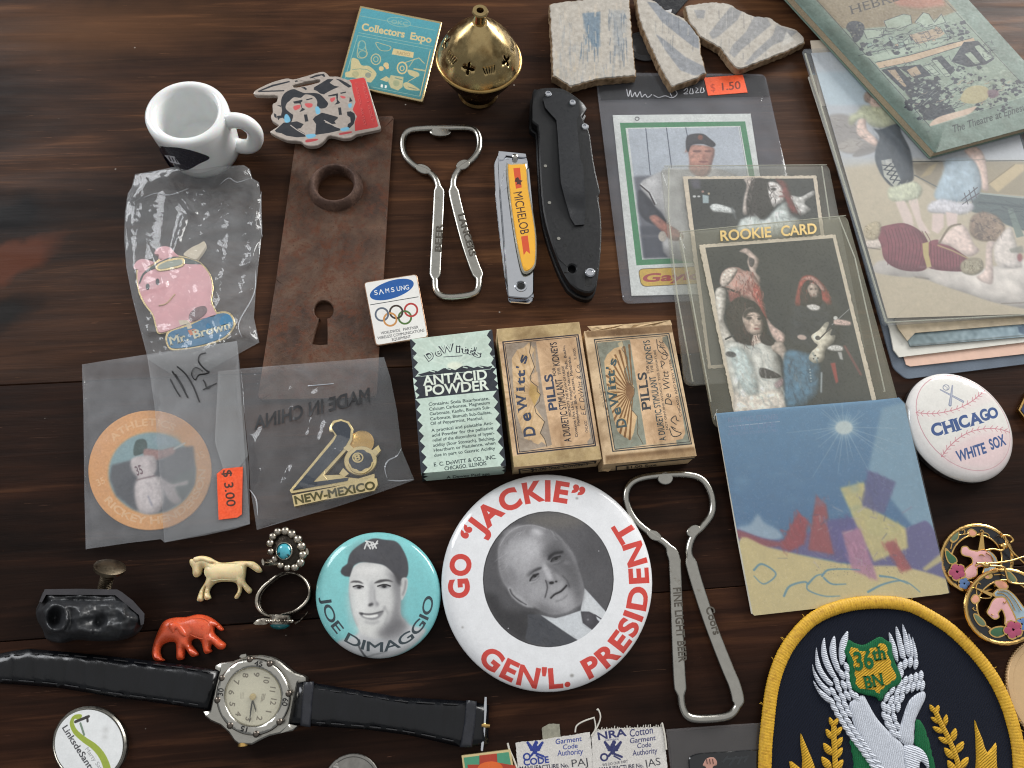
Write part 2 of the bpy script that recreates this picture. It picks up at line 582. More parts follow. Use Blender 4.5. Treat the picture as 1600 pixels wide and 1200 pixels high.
def film(name, tint, alpha, rough=.2, bump=.3, bs=.3, edge=.25, streak=1.0):
    """clear plastic: see-through, mirror-like by the angle of view, with a faint milky body"""
    if name in _mats:
        return _mats[name]
    t = NT(name)
    v = t.coord(1000, 1000 * streak, 1000)
    t.n.remove(t.b)
    f = t.noise(v, bs, 6, .6, .6)
    bm_ = t.new('ShaderNodeBump', Strength=bump, Distance=.5 * S)
    t.link(f, bm_.inputs['Height'])
    tr = t.new('ShaderNodeBsdfTransparent')
    tr.inputs['Color'].default_value = (.97, .97, .965, 1)
    gl = t.new('ShaderNodeBsdfGlossy')
    t.link(t.ramp(t.noise(v, bs * 1.7, 4), [(.3, max(.02, rough * .6)), (.7, rough * 1.3)]), gl.inputs['Roughness'])
    df = t.new('ShaderNodeBsdfDiffuse')
    df.inputs['Color'].default_value = (*lin(tint), 1)
    if bump:
        for n in (gl, df):
            t.link(bm_.outputs['Normal'], n.inputs['Normal'])
    lw = t.new('ShaderNodeLayerWeight', Blend=.25)
    fac = t.math('ADD', t.math('MULTIPLY', lw.outputs['Facing'], edge), t.ramp(t.noise(v, bs * .6, 5), [(.3, alpha * .7), (.7, alpha * 1.3)]), True)
    l2 = t.new('ShaderNodeLayerWeight', Blend=.5)
    if bump:
        t.link(bm_.outputs['Normal'], l2.inputs['Normal'])
    fr = t.math('ADD', t.math('MULTIPLY', t.math('POWER', l2.outputs['Facing'], 4.0), .7), .035, True)
    m1, m2 = t.new('ShaderNodeMixShader'), t.new('ShaderNodeMixShader')
    t.link(fr, m1.inputs[0])
    t.link(tr.outputs[0], m1.inputs[1])
    t.link(gl.outputs[0], m1.inputs[2])
    t.link(fac, m2.inputs[0])
    t.link(m1.outputs[0], m2.inputs[1])
    t.link(df.outputs[0], m2.inputs[2])
    t.link(m2.outputs[0], t.out.inputs['Surface'])
    _mats[name] = t.m
    return t.m

# ------------------------------------------------------------------ meshes (mm), things and parts
ORIGIN = {}
def thing(name, label, cat, at, group=None):
    """an Empty at the thing's base that parents its parts"""
    o = bpy.data.objects.new(name, None)
    scene.collection.objects.link(o)
    o.empty_display_size = .005
    o.location = (at[0] * S, at[1] * S, (at[2] if len(at) > 2 else 0) * S)
    ORIGIN[o.name] = Vector((at[0], at[1], at[2] if len(at) > 2 else 0))
    o['label'], o['category'] = label, cat
    if group:
        o['group'] = group
    return o
def _finish(name, me, m, parent, org, ang, uv):
    if m is not None:
        me.materials.append(m)
        canvas = uv or _canv.get(m.name)
        if canvas is not None:
            l = me.uv_layers.new(name='print')
            co = np.array([v.co for v in me.vertices]) / S + np.array(org)
            q = (co[:, :2] - canvas.lo) * canvas.res / (canvas.w, canvas.h)
            idx = np.array([lp.vertex_index for lp in me.loops])
            l.data.foreach_set('uv', q[idx].astype(np.float32).ravel())
    if ang is not None:
        me.shade_smooth()
        me.set_sharp_from_angle(angle=math.radians(ang))
    o = bpy.data.objects.new(name, me)
    scene.collection.objects.link(o)
    if parent is not None:
        o.parent = parent
    return o
def add(name, vf, m, parent=None, ang=40, uv=None, label=None, cat=None, group=None, kind=None):
    """link verts and faces (world mm) as ONE mesh object; a part when it has a parent"""
    vs, fs = vf
    if parent is not None:
        org = ORIGIN[parent.name]
    else:
        a = np.array(vs)
        org = Vector((*((a.min(0) + a.max(0)) / 2)[:2], a[:, 2].min()))
    me = bpy.data.meshes.new(name)
    me.from_pydata([((v[0] - org[0]) * S, (v[1] - org[1]) * S, (v[2] - org[2]) * S) for v in vs], [], fs)
    bm = bmesh.new()
    bm.from_mesh(me)
    bmesh.ops.remove_doubles(bm, verts=bm.verts, dist=1e-7)
    bmesh.ops.recalc_face_normals(bm, faces=bm.faces)
    bm.to_mesh(me)
    bm.free()
    o = _finish(name, me, m, parent, org, ang, uv)
    ORIGIN[o.name] = org
    if parent is None:
        o.location = org * S
    if label:
        o['label'] = label
    if cat:
        o['category'] = cat
    if group:
        o['group'] = group
    if kind:
        o['kind'] = kind
    return o
def join(*parts):
    V, Fc = [], []
    for vs, fs in parts:
        n = len(V)
        V += list(vs)
        Fc += [tuple(i + n for i in f) for f in fs]
    return V, Fc
def edge_dist(pts, loops):
    p = np.asarray(pts, float)[:, None, :]
    best = np.full(len(p), 1e9)
    for l in loops:
        a = np.asarray(l, float)
        b = np.roll(a, -1, 0)
        d = b - a
        L = np.maximum((d ** 2).sum(1), 1e-12)
        t = np.clip(((p - a) * d).sum(2) / L, 0, 1)
        best = np.minimum(best, np.sqrt(((p - (a + t[:, :, None] * d)) ** 2).sum(2)).min(1))
    return best
def inside(pts, loop):
    p, a = np.asarray(pts, float), np.asarray(loop, float)
    b = np.roll(a, -1, 0)
    c = np.zeros(len(p), bool)
    for (x1, y1), (x2, y2) in zip(a, b):
        if y1 != y2:
            c ^= ((y1 > p[:, 1]) != (y2 > p[:, 1])) & (p[:, 0] < (x2 - x1) * (p[:, 1] - y1) / (y2 - y1) + x1)
    return c
def offset_in(loop, r):
    """loop moved inwards by r"""
    a = np.asarray(loop, float)
    area = ((a[:, 0] * np.roll(a[:, 1], -1)) - (np.roll(a[:, 0], -1) * a[:, 1])).sum()
    t0, t1 = a - np.roll(a, 1, 0), np.roll(a, -1, 0) - a
    t0 /= np.linalg.norm(t0, axis=1, keepdims=True) + 1e-9
    t1 /= np.linalg.norm(t1, axis=1, keepdims=True) + 1e-9
    t = t0 + t1
    t /= np.linalg.norm(t, axis=1, keepdims=True) + 1e-9
    n = np.stack([-t[:, 1], t[:, 0]], 1) * (1 if area > 0 else -1)
    return a + n * r
def fill(outline, holes=(), spacing=None, bevel=0.0, rings=()):
    loops = [list(map(tuple, outline))] + [list(map(tuple, h)) for h in holes]
    V, E = [], []
    for l in loops:
        n = len(V)
        V += l
        E += [(n + i, n + (i + 1) % len(l)) for i in range(len(l))]
    extra = []
    for r in ([bevel] if bevel else []) + list(rings):
        for i, l in enumerate(loops):
            q = offset_in(l, r if i == 0 else -r)
            q = q[edge_dist(q, loops) > r * .93]
            extra += [tuple(x) for x in q]
    if spacing:
        a = np.asarray(outline, float)
        lo, hi = a.min(0), a.max(0)
        gx, gy = np.meshgrid(np.arange(lo[0] + spacing / 2, hi[0], spacing), np.arange(lo[1] + spacing / 2, hi[1], spacing))
        gx[::2] += spacing / 2
        g = np.stack([gx.ravel(), gy.ravel()], 1)
        if len(g):
            g = g[inside(g, outline)]
        if len(g):
            g = g[edge_dist(g, loops) > max(spacing * .45, bevel * 1.3, max(rings, default=0) * 1.3)]
            extra += [tuple(x) for x in g]
    if extra:
        ex = np.asarray(extra)
        ok = inside(ex, outline)
        for h in holes:
            ok &= ~inside(ex, h)
        V += [tuple(x) for x in ex[ok]]
    r = delaunay_2d_cdt([Vector(v) for v in V], E, [], 2, 1e-5)
    vs = [(v.x, v.y) for v in r[0]]
    tris = [tuple(f) for f in r[2]]
    if holes and tris:
        c = np.array([np.mean([vs[i] for i in f], axis=0) for f in tris])
        keep = inside(c, outline)
        for h in holes:
            keep &= ~inside(c, h)
        tris = [f for f, k in zip(tris, keep) if k]
    return vs, tris, loops
def solid(outline, top, bottom=0.0, holes=(), spacing=None, bevel=0.0, dome=0.0, dome_r=None, rings=(), under=True):
    """plate with the traced outline: top and bottom are numbers or functions of (xy, distance from the edge)"""
    v2, tri, loops = fill(outline, holes, spacing, bevel, rings)
    d = edge_dist(v2, loops)
    d[d < 1e-4] = 0
    def level(f):
        if callable(f):
            return [f(p, e) for p, e in zip(v2, d)]
        return [f] * len(v2)
    zt, zb = level(top), level(bottom)
    if bevel:
        zt = [z - bevel if e == 0 else z for z, e in zip(zt, d)]
    if dome:
        R = dome_r or max(d.max(), 1e-6)
        zt = [z + dome * (math.sqrt(max(0, 1 - (1 - min(e / R, 1)) ** 2)) - 1) for z, e in zip(zt, d)]
    n = len(v2)
    V = [(p[0], p[1], z) for p, z in zip(v2, zt)]
    Fc = [f if (v2[f[1]][0] - v2[f[0]][0]) * (v2[f[2]][1] - v2[f[0]][1]) - (v2[f[1]][1] - v2[f[0]][1]) * (v2[f[2]][0] - v2[f[0]][0]) > 0 else f[::-1] for f in tri]
    if under:
        V += [(p[0], p[1], z) for p, z in zip(v2, zb)]
        Fc2 = [tuple(i + n for i in f[::-1]) for f in Fc]
        cnt = {}
        for f in Fc:
            for i in range(3):
                e = (f[i], f[(i + 1) % 3])
                cnt[e] = 1
        side = [(a, b) for (a, b) in cnt if (b, a) not in cnt]
        Fc = Fc + Fc2 + [(a, a + n, b + n, b) for a, b in side]
    return V, Fc
def tube(path, r, seg=10, closed=False, flat=None, caps=True, sq=None):
    """round (or flattened) rod along a 3D path; r a number or list"""
    p = [Vector(q) for q in path]
    n = len(p)
    V, Fc = [], []
    ref = Vector((0, 0, 1))
    prev = None
    for i in range(n):
        if closed:
            t = (p[(i + 1) % n] - p[i - 1]).normalized()
        else:
            t = (p[min(i + 1, n - 1)] - p[max(i - 1, 0)]).normalized()
        if prev is None:
            u = t.cross(ref)
            if u.length < 1e-3:
                u = t.cross(Vector((0, 1, 0)))
            u.normalize()
        else:
            u = (prev - t * prev.dot(t)).normalized()
        prev = u
        w = u.cross(t)
        ri = r[i] if hasattr(r, '__len__') else r
        ru, rw = (ri if not hasattr(ri, '__len__') else ri)[0:2] if hasattr(ri, '__len__') else (ri, ri if flat is None else flat)
        for k in range(seg):
            a = 2 * math.pi * k / seg
            ca, sa = math.cos(a), math.sin(a)
            if sq is not None:
                ca, sa = math.copysign(abs(ca) ** sq[i], ca), math.copysign(abs(sa) ** sq[i], sa)
            V.append(tuple(p[i] + u * (ru * ca) + w * (rw * sa)))
    for i in range(n if closed else n - 1):
        for k in range(seg):
            a, b = i * seg + k, i * seg + (k + 1) % seg
            c, d = ((i + 1) % n) * seg + (k + 1) % seg, ((i + 1) % n) * seg + k
            Fc.append((a, b, c, d))
    if caps and not closed:
        Fc.append(tuple(range(seg))[::-1])
        Fc.append(tuple(range((n - 1) * seg, n * seg)))
    return V, Fc
def lathe(profile, cx, cy, seg=48, base=0.0, tilt=None):
    """profile (radius, height) turned round a vertical axis"""
    V, Fc = [], []
    m = len(profile)
    for r, z in profile:
        for k in range(seg):
            a = 2 * math.pi * k / seg
            V.append((cx + r * math.cos(a), cy + r * math.sin(a), base + z))
    for i in range(m - 1):
        for k in range(seg):
            Fc.append((i * seg + k, i * seg + (k + 1) % seg, (i + 1) * seg + (k + 1) % seg, (i + 1) * seg + k))
    ringed = tuple(profile[0]) == tuple(profile[-1])
    if profile[0][0] > 1e-6 and not ringed:
        Fc.append(tuple(range(seg))[::-1])
    if profile[-1][0] > 1e-6 and not ringed:
        Fc.append(tuple(range((m - 1) * seg, m * seg)))
    return V, Fc
def ball(c, r, seg=14, rings=9, sq=(1, 1, 1)):
    V, Fc = lathe([(max(1e-5, math.sin(math.pi * i / rings)) * 1.0, -math.cos(math.pi * i / rings)) for i in range(rings + 1)], 0, 0, seg)
    return [(c[0] + v[0] * r * sq[0], c[1] + v[1] * r * sq[1], c[2] + v[2] * r * sq[2]) for v in V], Fc
def box(cx, cy, z0, z1, wx, wy, rot=0.0):
    c, s = math.cos(rot), math.sin(rot)
    q = [(cx + a * wx / 2 * c - b * wy / 2 * s, cy + a * wx / 2 * s + b * wy / 2 * c) for a, b in ((-1, -1), (1, -1), (1, 1), (-1, 1))]
    return [(*p, z0) for p in q] + [(*p, z1) for p in q], [(3, 2, 1, 0), (4, 5, 6, 7), (0, 1, 5, 4), (1, 2, 6, 5), (2, 3, 7, 6), (3, 0, 4, 7)]
def letters(groups, z0, z1, tomm):
    """raised lettering: outlines -> thin solids (one mesh for one word)"""
    parts = []
    for g in groups:
        if not g:
            continue
        L = [[tomm(p) for p in l] for l in g]
        L = [l for l in L if len(l) > 2]
        if not L:
            continue
        ar = [abs(sum(l[i - 1][0] * l[i][1] - l[i][0] * l[i - 1][1] for i in range(len(l)))) for l in L]
        order = sorted(range(len(L)), key=lambda i: -ar[i])
        outer, holes = [], {}
        for i in order:
            for o in outer:
                if inside([L[i][0]], L[o])[0]:
                    holes[o].append(L[i])
                    break
            else:
                outer.append(i)
                holes[i] = []
        for o in outer:
            try:
                parts.append(solid(L[o], z1, z0, holes[o]))
            except Exception:
                pass
    return join(*parts)
def solid_px(outline, top, bottom, spacing=None, holes=(), bevel=0.0, rings=()):
    """like solid, but traced and levelled in photo pixels: top and bottom give the height over the table at (px, py, px from the edge)"""
    v2, tri, loops = fill(outline, holes, spacing, bevel, rings)
    d = edge_dist(v2, loops)
    n = len(v2)
    V = []
    for f in (top, bottom):
        for p, e in zip(v2, d):
            z = f(p[0], p[1], e) if callable(f) else f
            V.append((*P(p[0], p[1], z), z))
    Fc = [f if (v2[f[1]][0] - v2[f[0]][0]) * (v2[f[2]][1] - v2[f[0]][1]) - (v2[f[1]][1] - v2[f[0]][1]) * (v2[f[2]][0] - v2[f[0]][0]) < 0 else f[::-1] for f in tri]
    ed = {(f[i], f[(i + 1) % 3]) for f in Fc for i in range(3)}
    return V, Fc + [tuple(i + n for i in f[::-1]) for f in Fc] + [(a, a + n, b + n, b) for a, b in ed if (b, a) not in ed]
def noise2(seed, n=7, f0=.02, f1=.12):
    """smooth wandering height field for creased film"""
    r = random.Random(seed)
    w = [(r.uniform(f0, f1) * math.cos(a), r.uniform(f0, f1) * math.sin(a), r.uniform(0, 6.3), r.uniform(.4, 1)) for a in (r.uniform(0, 6.3) for _ in range(n))]
    return lambda x, y: sum(k * (1 - abs(math.sin(a * x + b * y + c))) for a, b, c, k in w) / n
def crumple(seed, size):
    """folds of different length laid over each other"""
    r = random.Random(seed)
    big, sm = noise2(seed, 7, .03, .10), noise2(seed + 1, 9, .12, .38)
    F_ = [(r.uniform(size[0], size[2]), r.uniform(size[1], size[3]), r.uniform(0, 3.14), r.uniform(18, 60), r.uniform(.5, 1.5)) for _ in range(16)]
    def f(x, y):
        z = 2.6 * big(x, y) + .8 * sm(x, y)
        for cx, cy, a, L, h in F_:
            u = (x - cx) * math.cos(a) + (y - cy) * math.sin(a)
            v = -(x - cx) * math.sin(a) + (y - cy) * math.cos(a)
            if abs(u) < L and abs(v) < 9:
                z += h * (1 - abs(v) / 9) * (1 - (u / L) ** 2)
        return z
    return f
def at(crop, z):
    x0, y0, k = CROPS[crop]
    return lambda p: P(x0 + k * p[0], y0 + k * p[1], z)
def copy_of(o, shift, parent):
    c = o.copy()
    scene.collection.objects.link(c)
    c.parent = parent
    c.location = o.location + Vector(shift) * S
    ORIGIN[c.name] = ORIGIN[o.name]
    return c
# ------------------------------------------------------------------ the table: stained planks
def wood(name, tone, seed, ang):
    t = NT(name)
    tc = t.new('ShaderNodeTexCoord')
    mp = t.new('ShaderNodeMapping')
    mp.inputs['Scale'].default_value = (1000, 1000, 1000)
    mp.inputs['Rotation'].default_value = (0, 0, -ang)
    mp.inputs['Location'].default_value = (seed * 137.0, seed * 71.0, 0)
    t.link(tc.outputs['Generated' if False else 'Object'], mp.inputs['Vector'])
    v = mp.outputs['Vector']
    def st(sx, sy):
        m = t.new('ShaderNodeMapping')
        m.inputs['Scale'].default_value = (sx, sy, 1)
        t.link(v, m.inputs['Vector'])
        return m.outputs['Vector']
    broad = t.noise(st(.007, .017), 1, 4, .5, .8)          # wide stain clouds
    bands = t.noise(st(.0055, .055), 1, 5, .55, 1.6)            # figure
    fine = t.noise(st(.016, .42), 1, 4, .6, 1.0)              # fibre
    pores = t.noise(st(.05, 2.2), 1, 3, .6, .2)
    dark, mid, lite, hot = tone
    f = t.math('ADD', t.math('MULTIPLY', broad, .55), t.math('MULTIPLY', bands, .45))
    col = t.ramp(f, [(.36, dark), (.47, mid), (.57, lite), (.68, hot)])
    col = t.mix(t.ramp(fine, [(.32, .42), (.6, .0)]), col, tuple(x * .45 for x in dark))
    col = t.mix(t.ramp(t.math('MULTIPLY', t.ramp(bands, [(.56, 0.0), (.62, 1.0)]), t.ramp(fine, [(.5, 0.0), (.62, 1.0)])), [(0, 0.0), (1, .32)]), col, hot)
    # bare scratches and specks of dust
    sc = t.ramp(t.noise(st(.03, 1.3), 1, 2, .5, 3.0), [(.735, 0.0), (.75, .5)])
    col = t.mix(sc, col, tuple(min(1, x * 1.6 + .02) for x in hot))
    vo = t.new('ShaderNodeTexVoronoi', Scale=.11)
    t.link(v, vo.inputs['Vector'])
    sel = t.math('GREATER_THAN', t.noise(v, .09, 1), .56)
    col = t.mix(t.math('MULTIPLY', t.ramp(vo.outputs['Distance'], [(.025, .8), (.05, 0.0)]), sel), col, (.42, .38, .33))
    t.link(col, t.b.inputs['Base Color'])
    t.link(t.ramp(t.noise(st(.02, .12), 1, 5), [(.3, .36), (.7, .58)]), t.b.inputs['Roughness'])
    t.b.inputs['Specular IOR Level'].default_value = .06
    t.bump(t.math('ADD', t.math('MULTIPLY', fine, .8), t.math('MULTIPLY', pores, .35)), .35, .25)
    return t, v, col
UMBER = ((.013, .0074, .0055), (.038, .0178, .0102), (.066, .029, .0148), (.15, .066, .028))
EBON = ((.0072, .0040, .0031), (.0165, .0078, .0051), (.030, .0124, .0071), (.075, .031, .0145))
seams = [[P(0, -640), P(1600, -900)], [P(-200, 611), P(1800, 520)], [P(-200, 1018), P(1800, 868)], [P(0, 1560), P(1600, 1380)]]
table = thing('table_top', 'dark stained wooden plank table top', 'table', (0, 0, -30))
for k in ('label', 'category'):
    del table[k]
table['kind'] = 'structure'
rr = random.Random(4)
for i in range(3):
    (a, b), (c, d) = seams[i], seams[i + 1]
    def ext(p, q, x):
        t = (x - p[0]) / (q[0] - p[0])
        return (x, p[1] + (q[1] - p[1]) * t)
    g = .14
    L = [ext(c, d, x) for x in np.linspace(-420, 480, 19)]
    U = [ext(a, b, x) for x in np.linspace(480, -420, 19)]
    L = [(x, y + g + rr.uniform(-.10, .10)) for x, y in L]
    U = [(x, y - g + rr.uniform(-.10, .10)) for x, y in U]
    ang = math.atan2(d[1] - c[1], d[0] - c[0])
    t, v, col = wood('stained_wood_%d' % i, (UMBER, EBON, EBON)[i] if i != 2 else tuple(tuple(x * 1.12 for x in q) for q in EBON), i + 1, ang)
    pl = add('plank', solid(L + U, 0.0, -22.0, bevel=.25), t.m, table)
    if i == 0:   # the reddish knot with its dark halo in the upper plank, and a painted vignette at its left
        def blob(px0, py0, rx, ry, rot, soft):
            c = P(px0, py0)
            o = ORIGIN[table.name]
            m = t.new('ShaderNodeMapping')
            m.vector_type = 'TEXTURE'
            m.inputs['Location'].default_value = ((c[0] - o.x) * S, (c[1] - o.y) * S, 30 * S)
            m.inputs['Rotation'].default_value = (0, 0, math.radians(rot))
            m.inputs['Scale'].default_value = (rx * S, ry * S, 1)
            tc = t.new('ShaderNodeTexCoord')
            n = t.new('ShaderNodeTexNoise', Scale=90, Detail=3)
            t.link(tc.outputs['Object'], n.inputs['Vector'])
            mv = t.new('ShaderNodeMix', data_type='VECTOR')
            mv.inputs[0].default_value = .012
            t.link(tc.outputs['Object'], mv.inputs[4])
            t.link(n.outputs['Color'], mv.inputs[5])
            t.link(mv.outputs[1], m.inputs['Vector'])
            ln = t.new('ShaderNodeVectorMath', operation='LENGTH')
            t.link(m.outputs['Vector'], ln.inputs[0])
            return t.ramp(ln.outputs['Value'], [(1 - soft, 1.0), (1.0, 0.0)])
        cc = t.mix(blob(30, 330, 40, 15, 12, .6), col, (.006, .005, .005))
        cc = t.mix(t.math('MULTIPLY', blob(-30, 150, 40, 55, 0, .8), .85), cc, (.006, .005, .005))  # upper left edge darkened: vignette painted into the wood colour
        cc = t.mix(blob(30, 480, 22, 9, 25, .6), cc, (.010, .008, .007))
        cc = t.mix(blob(15, 412, 36, 11, 33, .35), cc, (.085, .026, .012))
        cc = t.mix(t.math('MULTIPLY', blob(180, 40, 90, 26, 8, .9), .5), cc, (.13, .058, .024))
        t.link(cc, t.b.inputs['Base Color'])
add('table_underside', solid([(-415, -160), (475, -160), (475, 560), (-415, 560)], -22.5, -30), mat('underside_wood', (.12, .08, .06), .7), table)
# ------------------------------------------------------------------ metals and common finishes
STEEL = mat('worn_steel', (.66, .65, .62), .24, 1.0, .06, .4, .010, 1.2, rvar=.06, dirt=(.50, .46, .40), dirt_at=(.60, .80), ds=.3)
CHROME = mat('bright_chrome', (.80, .81, .83), .10, 1.0, .03, .4, rvar=.05)
SILVER = mat('tarnished_silver', (.66, .63, .58), .30, 1.0, .2, .7, .2, 2.5, dirt=(.16, .13, .11), dirt_at=(.50, .66))
GOLD = mat('gold_plating', (.83, .68, .42), .24, 1.0, .06, .5)
PALEGOLD = mat('pale_gold_edge', (.80, .72, .54), .32, 1.0, .06, .5)
BRASS = mat('aged_brass', (.70, .61, .43), .23, 1.0, .10, .12, .02, .8, dirt=(.48, .37, .22), dirt_at=(.52, .74), ds=.09)
BLACKMETAL = mat('black_coated_metal', (.09, .093, .10), .42, .2, .10, .6, .06, 3.0)
BLACK = mat('black_enamel', (.10, .105, .12), .25, 0, .05)
DARKHOLE = mat('dark_hole', (.02, .018, .017), .8)

def ray_cyl(px_, py_, cx, cy, r):
    w = ray(px_, py_)
    a = w.x ** 2 + w.y ** 2
    b = -2 * (w.x * cx + w.y * cy)
    c = cx * cx + cy * cy - r * r
    t = (-b - math.sqrt(max(0, b * b - 4 * a * c))) / (2 * a)
    return (w.x * t, w.y * t, HCAM + w.z * t)
def on_cup(outline, cx, cy, off, spacing=None):
    """decal that follows the cup's own wall"""
    v2, tri, _ = fill(outline, (), spacing)
    wall = [(z, r) for r, z in prof[1:9]]
    out = []
    for x, y in v2:
        r = 17.0
        for _k in range(5):
            p = ray_cyl(x, y, cx, cy, r)
            r = float(np.interp(p[2], [w[0] for w in wall], [w[1] for w in wall])) + off
        out.append(p)
    return out, tri

# ------------------------------------------------------------------ white mug
HM = .71                                     # a short, wide little mug
MUGC = P(290, 174, 38.2 * HM)
milk = mat('milk_glass', (.90, .905, .90), .16, 0, .02, .2, sss=.25, rvar=.05)
mug = thing('toy_mug', 'small white glass mug with a dark emblem, standing behind the pig bag', 'mug', MUGC)
prof = [(0, 0), (12.0, 0), (13.6, .5), (14.6, 2.0), (15.4, 6), (16.0, 14), (16.4, 26), (16.6, 34), (16.4, 36.6), (15.6, 37.8), (14.4, 38.2), (13.2, 37.8), (12.4, 36.6),
        (12.2, 34), (12.1, 20), (11.9, 9), (11.0, 7), (9, 6.3), (0, 6.2)]
prof = [(r * 1.06, z * HM) for r, z in prof]
add('cup_body', lathe(prof, *MUGC, 64), milk, mug, 60)
fa = math.radians(-3)
hp = smooth([(14.5, 31.2), (19.5, 33.6), (24.2, 32.4), (26.8, 26.5), (26.2, 18.5), (23.4, 11.2), (19, 8.6), (14.2, 10.4)], 5, False)
add('handle', tube([(MUGC[0] + r * math.cos(fa), MUGC[1] + r * math.sin(fa), z * HM) for r, z in hp], [(3.2, 3.6)] * len(hp), 16), milk, mug, 60)
navy = mat('navy_decal', (.10, .085, .14), .3)
em = smooth(px('A1', 183, 878, 235, 876, 300, 880, 380, 897, 452, 920, 484, 936, 474, 952, 425, 975, 360, 1010, 300, 1018, 262, 1008, 225, 960), 6)
e = add('emblem', on_cup(em, *MUGC, .12, 4), navy, mug)
add('emblem_badge', on_cup(jag(px('A1', 216, 922, 275, 930, 312, 980, 252, 966), 0, 3), *MUGC, .22, 4), mat('white_decal', (.82, .82, .84), .3), e)
for a in ((240, 935, 252, 958), (258, 938, 270, 962), (276, 942, 290, 968)):
    x0, y0, x1, y1 = a
    add('emblem_stroke', on_cup(px('A1', x0, y0, x0 + 7, y0, x1 + 7, y1, x1, y1), *MUGC, .26), navy, e)

# ------------------------------------------------------------------ bagged pins
BAG = film('crinkled_bag', (.80, .81, .82), .10, .09, .15, .2, .22)
BAG2 = film('smooth_bag', (.78, .79, .81), .10, .12, .04, .2, .2)
mirror_black = mat('ink_black', (.07, .07, .075), .5)
# pig pin bag: its top leans on the mug
pig_out = px('A5', 232, 46, 330, 30, 450, 6, 540, 4, 640, -10, 760, 0, 880, -8, 915, 15, 930, 70, 970, 95, 985, 200, 990, 380, 965, 600, 950, 760, 940, 900, 972, 1048, 850, 1115, 640, 1230, 470, 1250, 310, 1150, 260, 960, 215, 780, 180, 600, 168, 430, 172, 280, 190, 160, 212, 125)
pn = crumple(3, (200, 265, 405, 560))
def pig_z(x, y, e):
    lean = 8.5 * max(0, min(1, (298 - y) / 34)) ** 1.1 * math.exp(-((x - 312) / 75) ** 2)
    body = 3.0 * math.exp(-(((x - 268) / 62) ** 2 + ((y - 450) / 62) ** 2)) if True else 0
    return .7 + lean + body + min(1, e / 12) * (1.5 * pn(x, y) + .4)
pb = thing('plastic_bag', 'crumpled clear bag holding the flying pig pin, its mouth against the white mug', 'plastic bag', P(300, 420))
add('film', solid_px(pig_out, pig_z, lambda x, y, e: .25 + 7.8 * max(0, min(1, (298 - y) / 34)) ** 1.1 * math.exp(-((x - 312) / 75) ** 2), 3.2), BAG, pb, 50)
def crease(parent, name, pts, zf, w=.2, m=None):
    q = smooth(pts, 4, False)
    add(name, tube([(*P(x, y, zf(x, y) + .25), zf(x, y) + .25) for x, y in q], [w * (.3 + math.sin(math.pi * i / (len(q) - 1))) for i in range(len(q))], 5), m or CREASE, parent)
CREASE = film('bag_crease', (.92, .93, .95), .22, .06, 0, .3, .25)
zb = lambda x, y: pig_z(x, y, 20)
for c in ((285, 185, 360, 160, 440, 170, 550, 132), (735, 110, 790, 70, 840, 95, 915, 70), (950, 620, 940, 760, 850, 930, 870, 1020), (985, 150, 975, 300, 990, 420)):
    crease(pb, 'crease', px('A5', *c), zb)
# the pig pin
zp = 2.0
pig = thing('enamel_pin', 'pink winged pig enamel pin with goggles and a blue name banner, inside the crumpled bag', 'pin', (*P(268, 440), .5), 'enamel pins')
pink = mat('pink_enamel', (.87, .66, .68), .22, 0, .05, .2)
goldline = PALEGOLD
def plate(parent, name, pts, z1, z0, m, crop, curve=True, bev=.15, n=4, grow=0):
    q = W(crop, z1, *pts)
    if curve:
        q = smooth(q, n)
    return add(name, solid(q, z1, z0, bevel=bev), m, parent)
body = (245, 640, 260, 600, 320, 600, 380, 560, 450, 530, 560, 560, 620, 580, 670, 640, 690, 720, 680, 800, 700, 850, 715, 890, 640, 905, 560, 930, 480, 960, 380, 990, 360, 950, 340, 880, 290, 810, 255, 730)
plate(pig, 'backing', (240, 640, 250, 590, 345, 570, 380, 545, 450, 522, 560, 545, 628, 575, 680, 640, 698, 720, 690, 800, 715, 860, 725, 900, 640, 918, 560, 940, 480, 970, 375, 998, 352, 955, 332, 885, 280, 815, 247, 735), zp, .6, goldline, 'A5')
b = plate(pig, 'body', body, zp + .35, zp - .1, pink, 'A5')
for ear in ((222, 605, 240, 565, 280, 550, 345, 572, 300, 600, 262, 635, 250, 615), (347, 520, 360, 490, 400, 474, 440, 482, 470, 515, 490, 540, 380, 552, 372, 525)):
    plate(pig, 'ear', ear, zp + .4, .6, pink, 'A5')
plate(pig, 'wing', (520, 520, 570, 480, 610, 462, 643, 445, 650, 480, 610, 540, 590, 555, 545, 540), zp + .3, .6, mat('cream_enamel', (.82, .77, .68), .3), 'A5')
plate(pig, 'goggle_strap', (255, 690, 275, 640, 320, 600, 400, 555, 470, 535, 560, 550, 625, 578, 560, 580, 480, 575, 400, 595, 330, 615, 285, 645, 262, 695), zp + .55, zp, mat('grey_enamel', (.30, .33, .31), .3), 'A5')
plate(pig, 'goggle_frame', (352, 600, 375, 575, 430, 552, 505, 540, 525, 555, 520, 590, 470, 608, 400, 622, 365, 620), zp + .7, zp, goldline, 'A5')
plate(pig, 'goggle_lens', (366, 600, 385, 580, 435, 562, 500, 552, 514, 562, 508, 583, 460, 597, 400, 610, 375, 610), zp + .82, zp, mat('grey_lens', (.62, .65, .60), .15), 'A5')
for ex, ey in ((307, 715), (366, 686)):
    add('eye', solid(W('A5', zp + .5, *ellipse(ex, ey, 11, 19, 14)), zp + .5, zp), BLACK, pig)
sm = mat('smile_line', (.78, .66, .54), .35)
add('smile', tube([(*q, zp + .42) for q in smooth(W('A5', zp + .4, 375, 828, 420, 815, 470, 760), 6, False)], .35, 6), sm, pig)
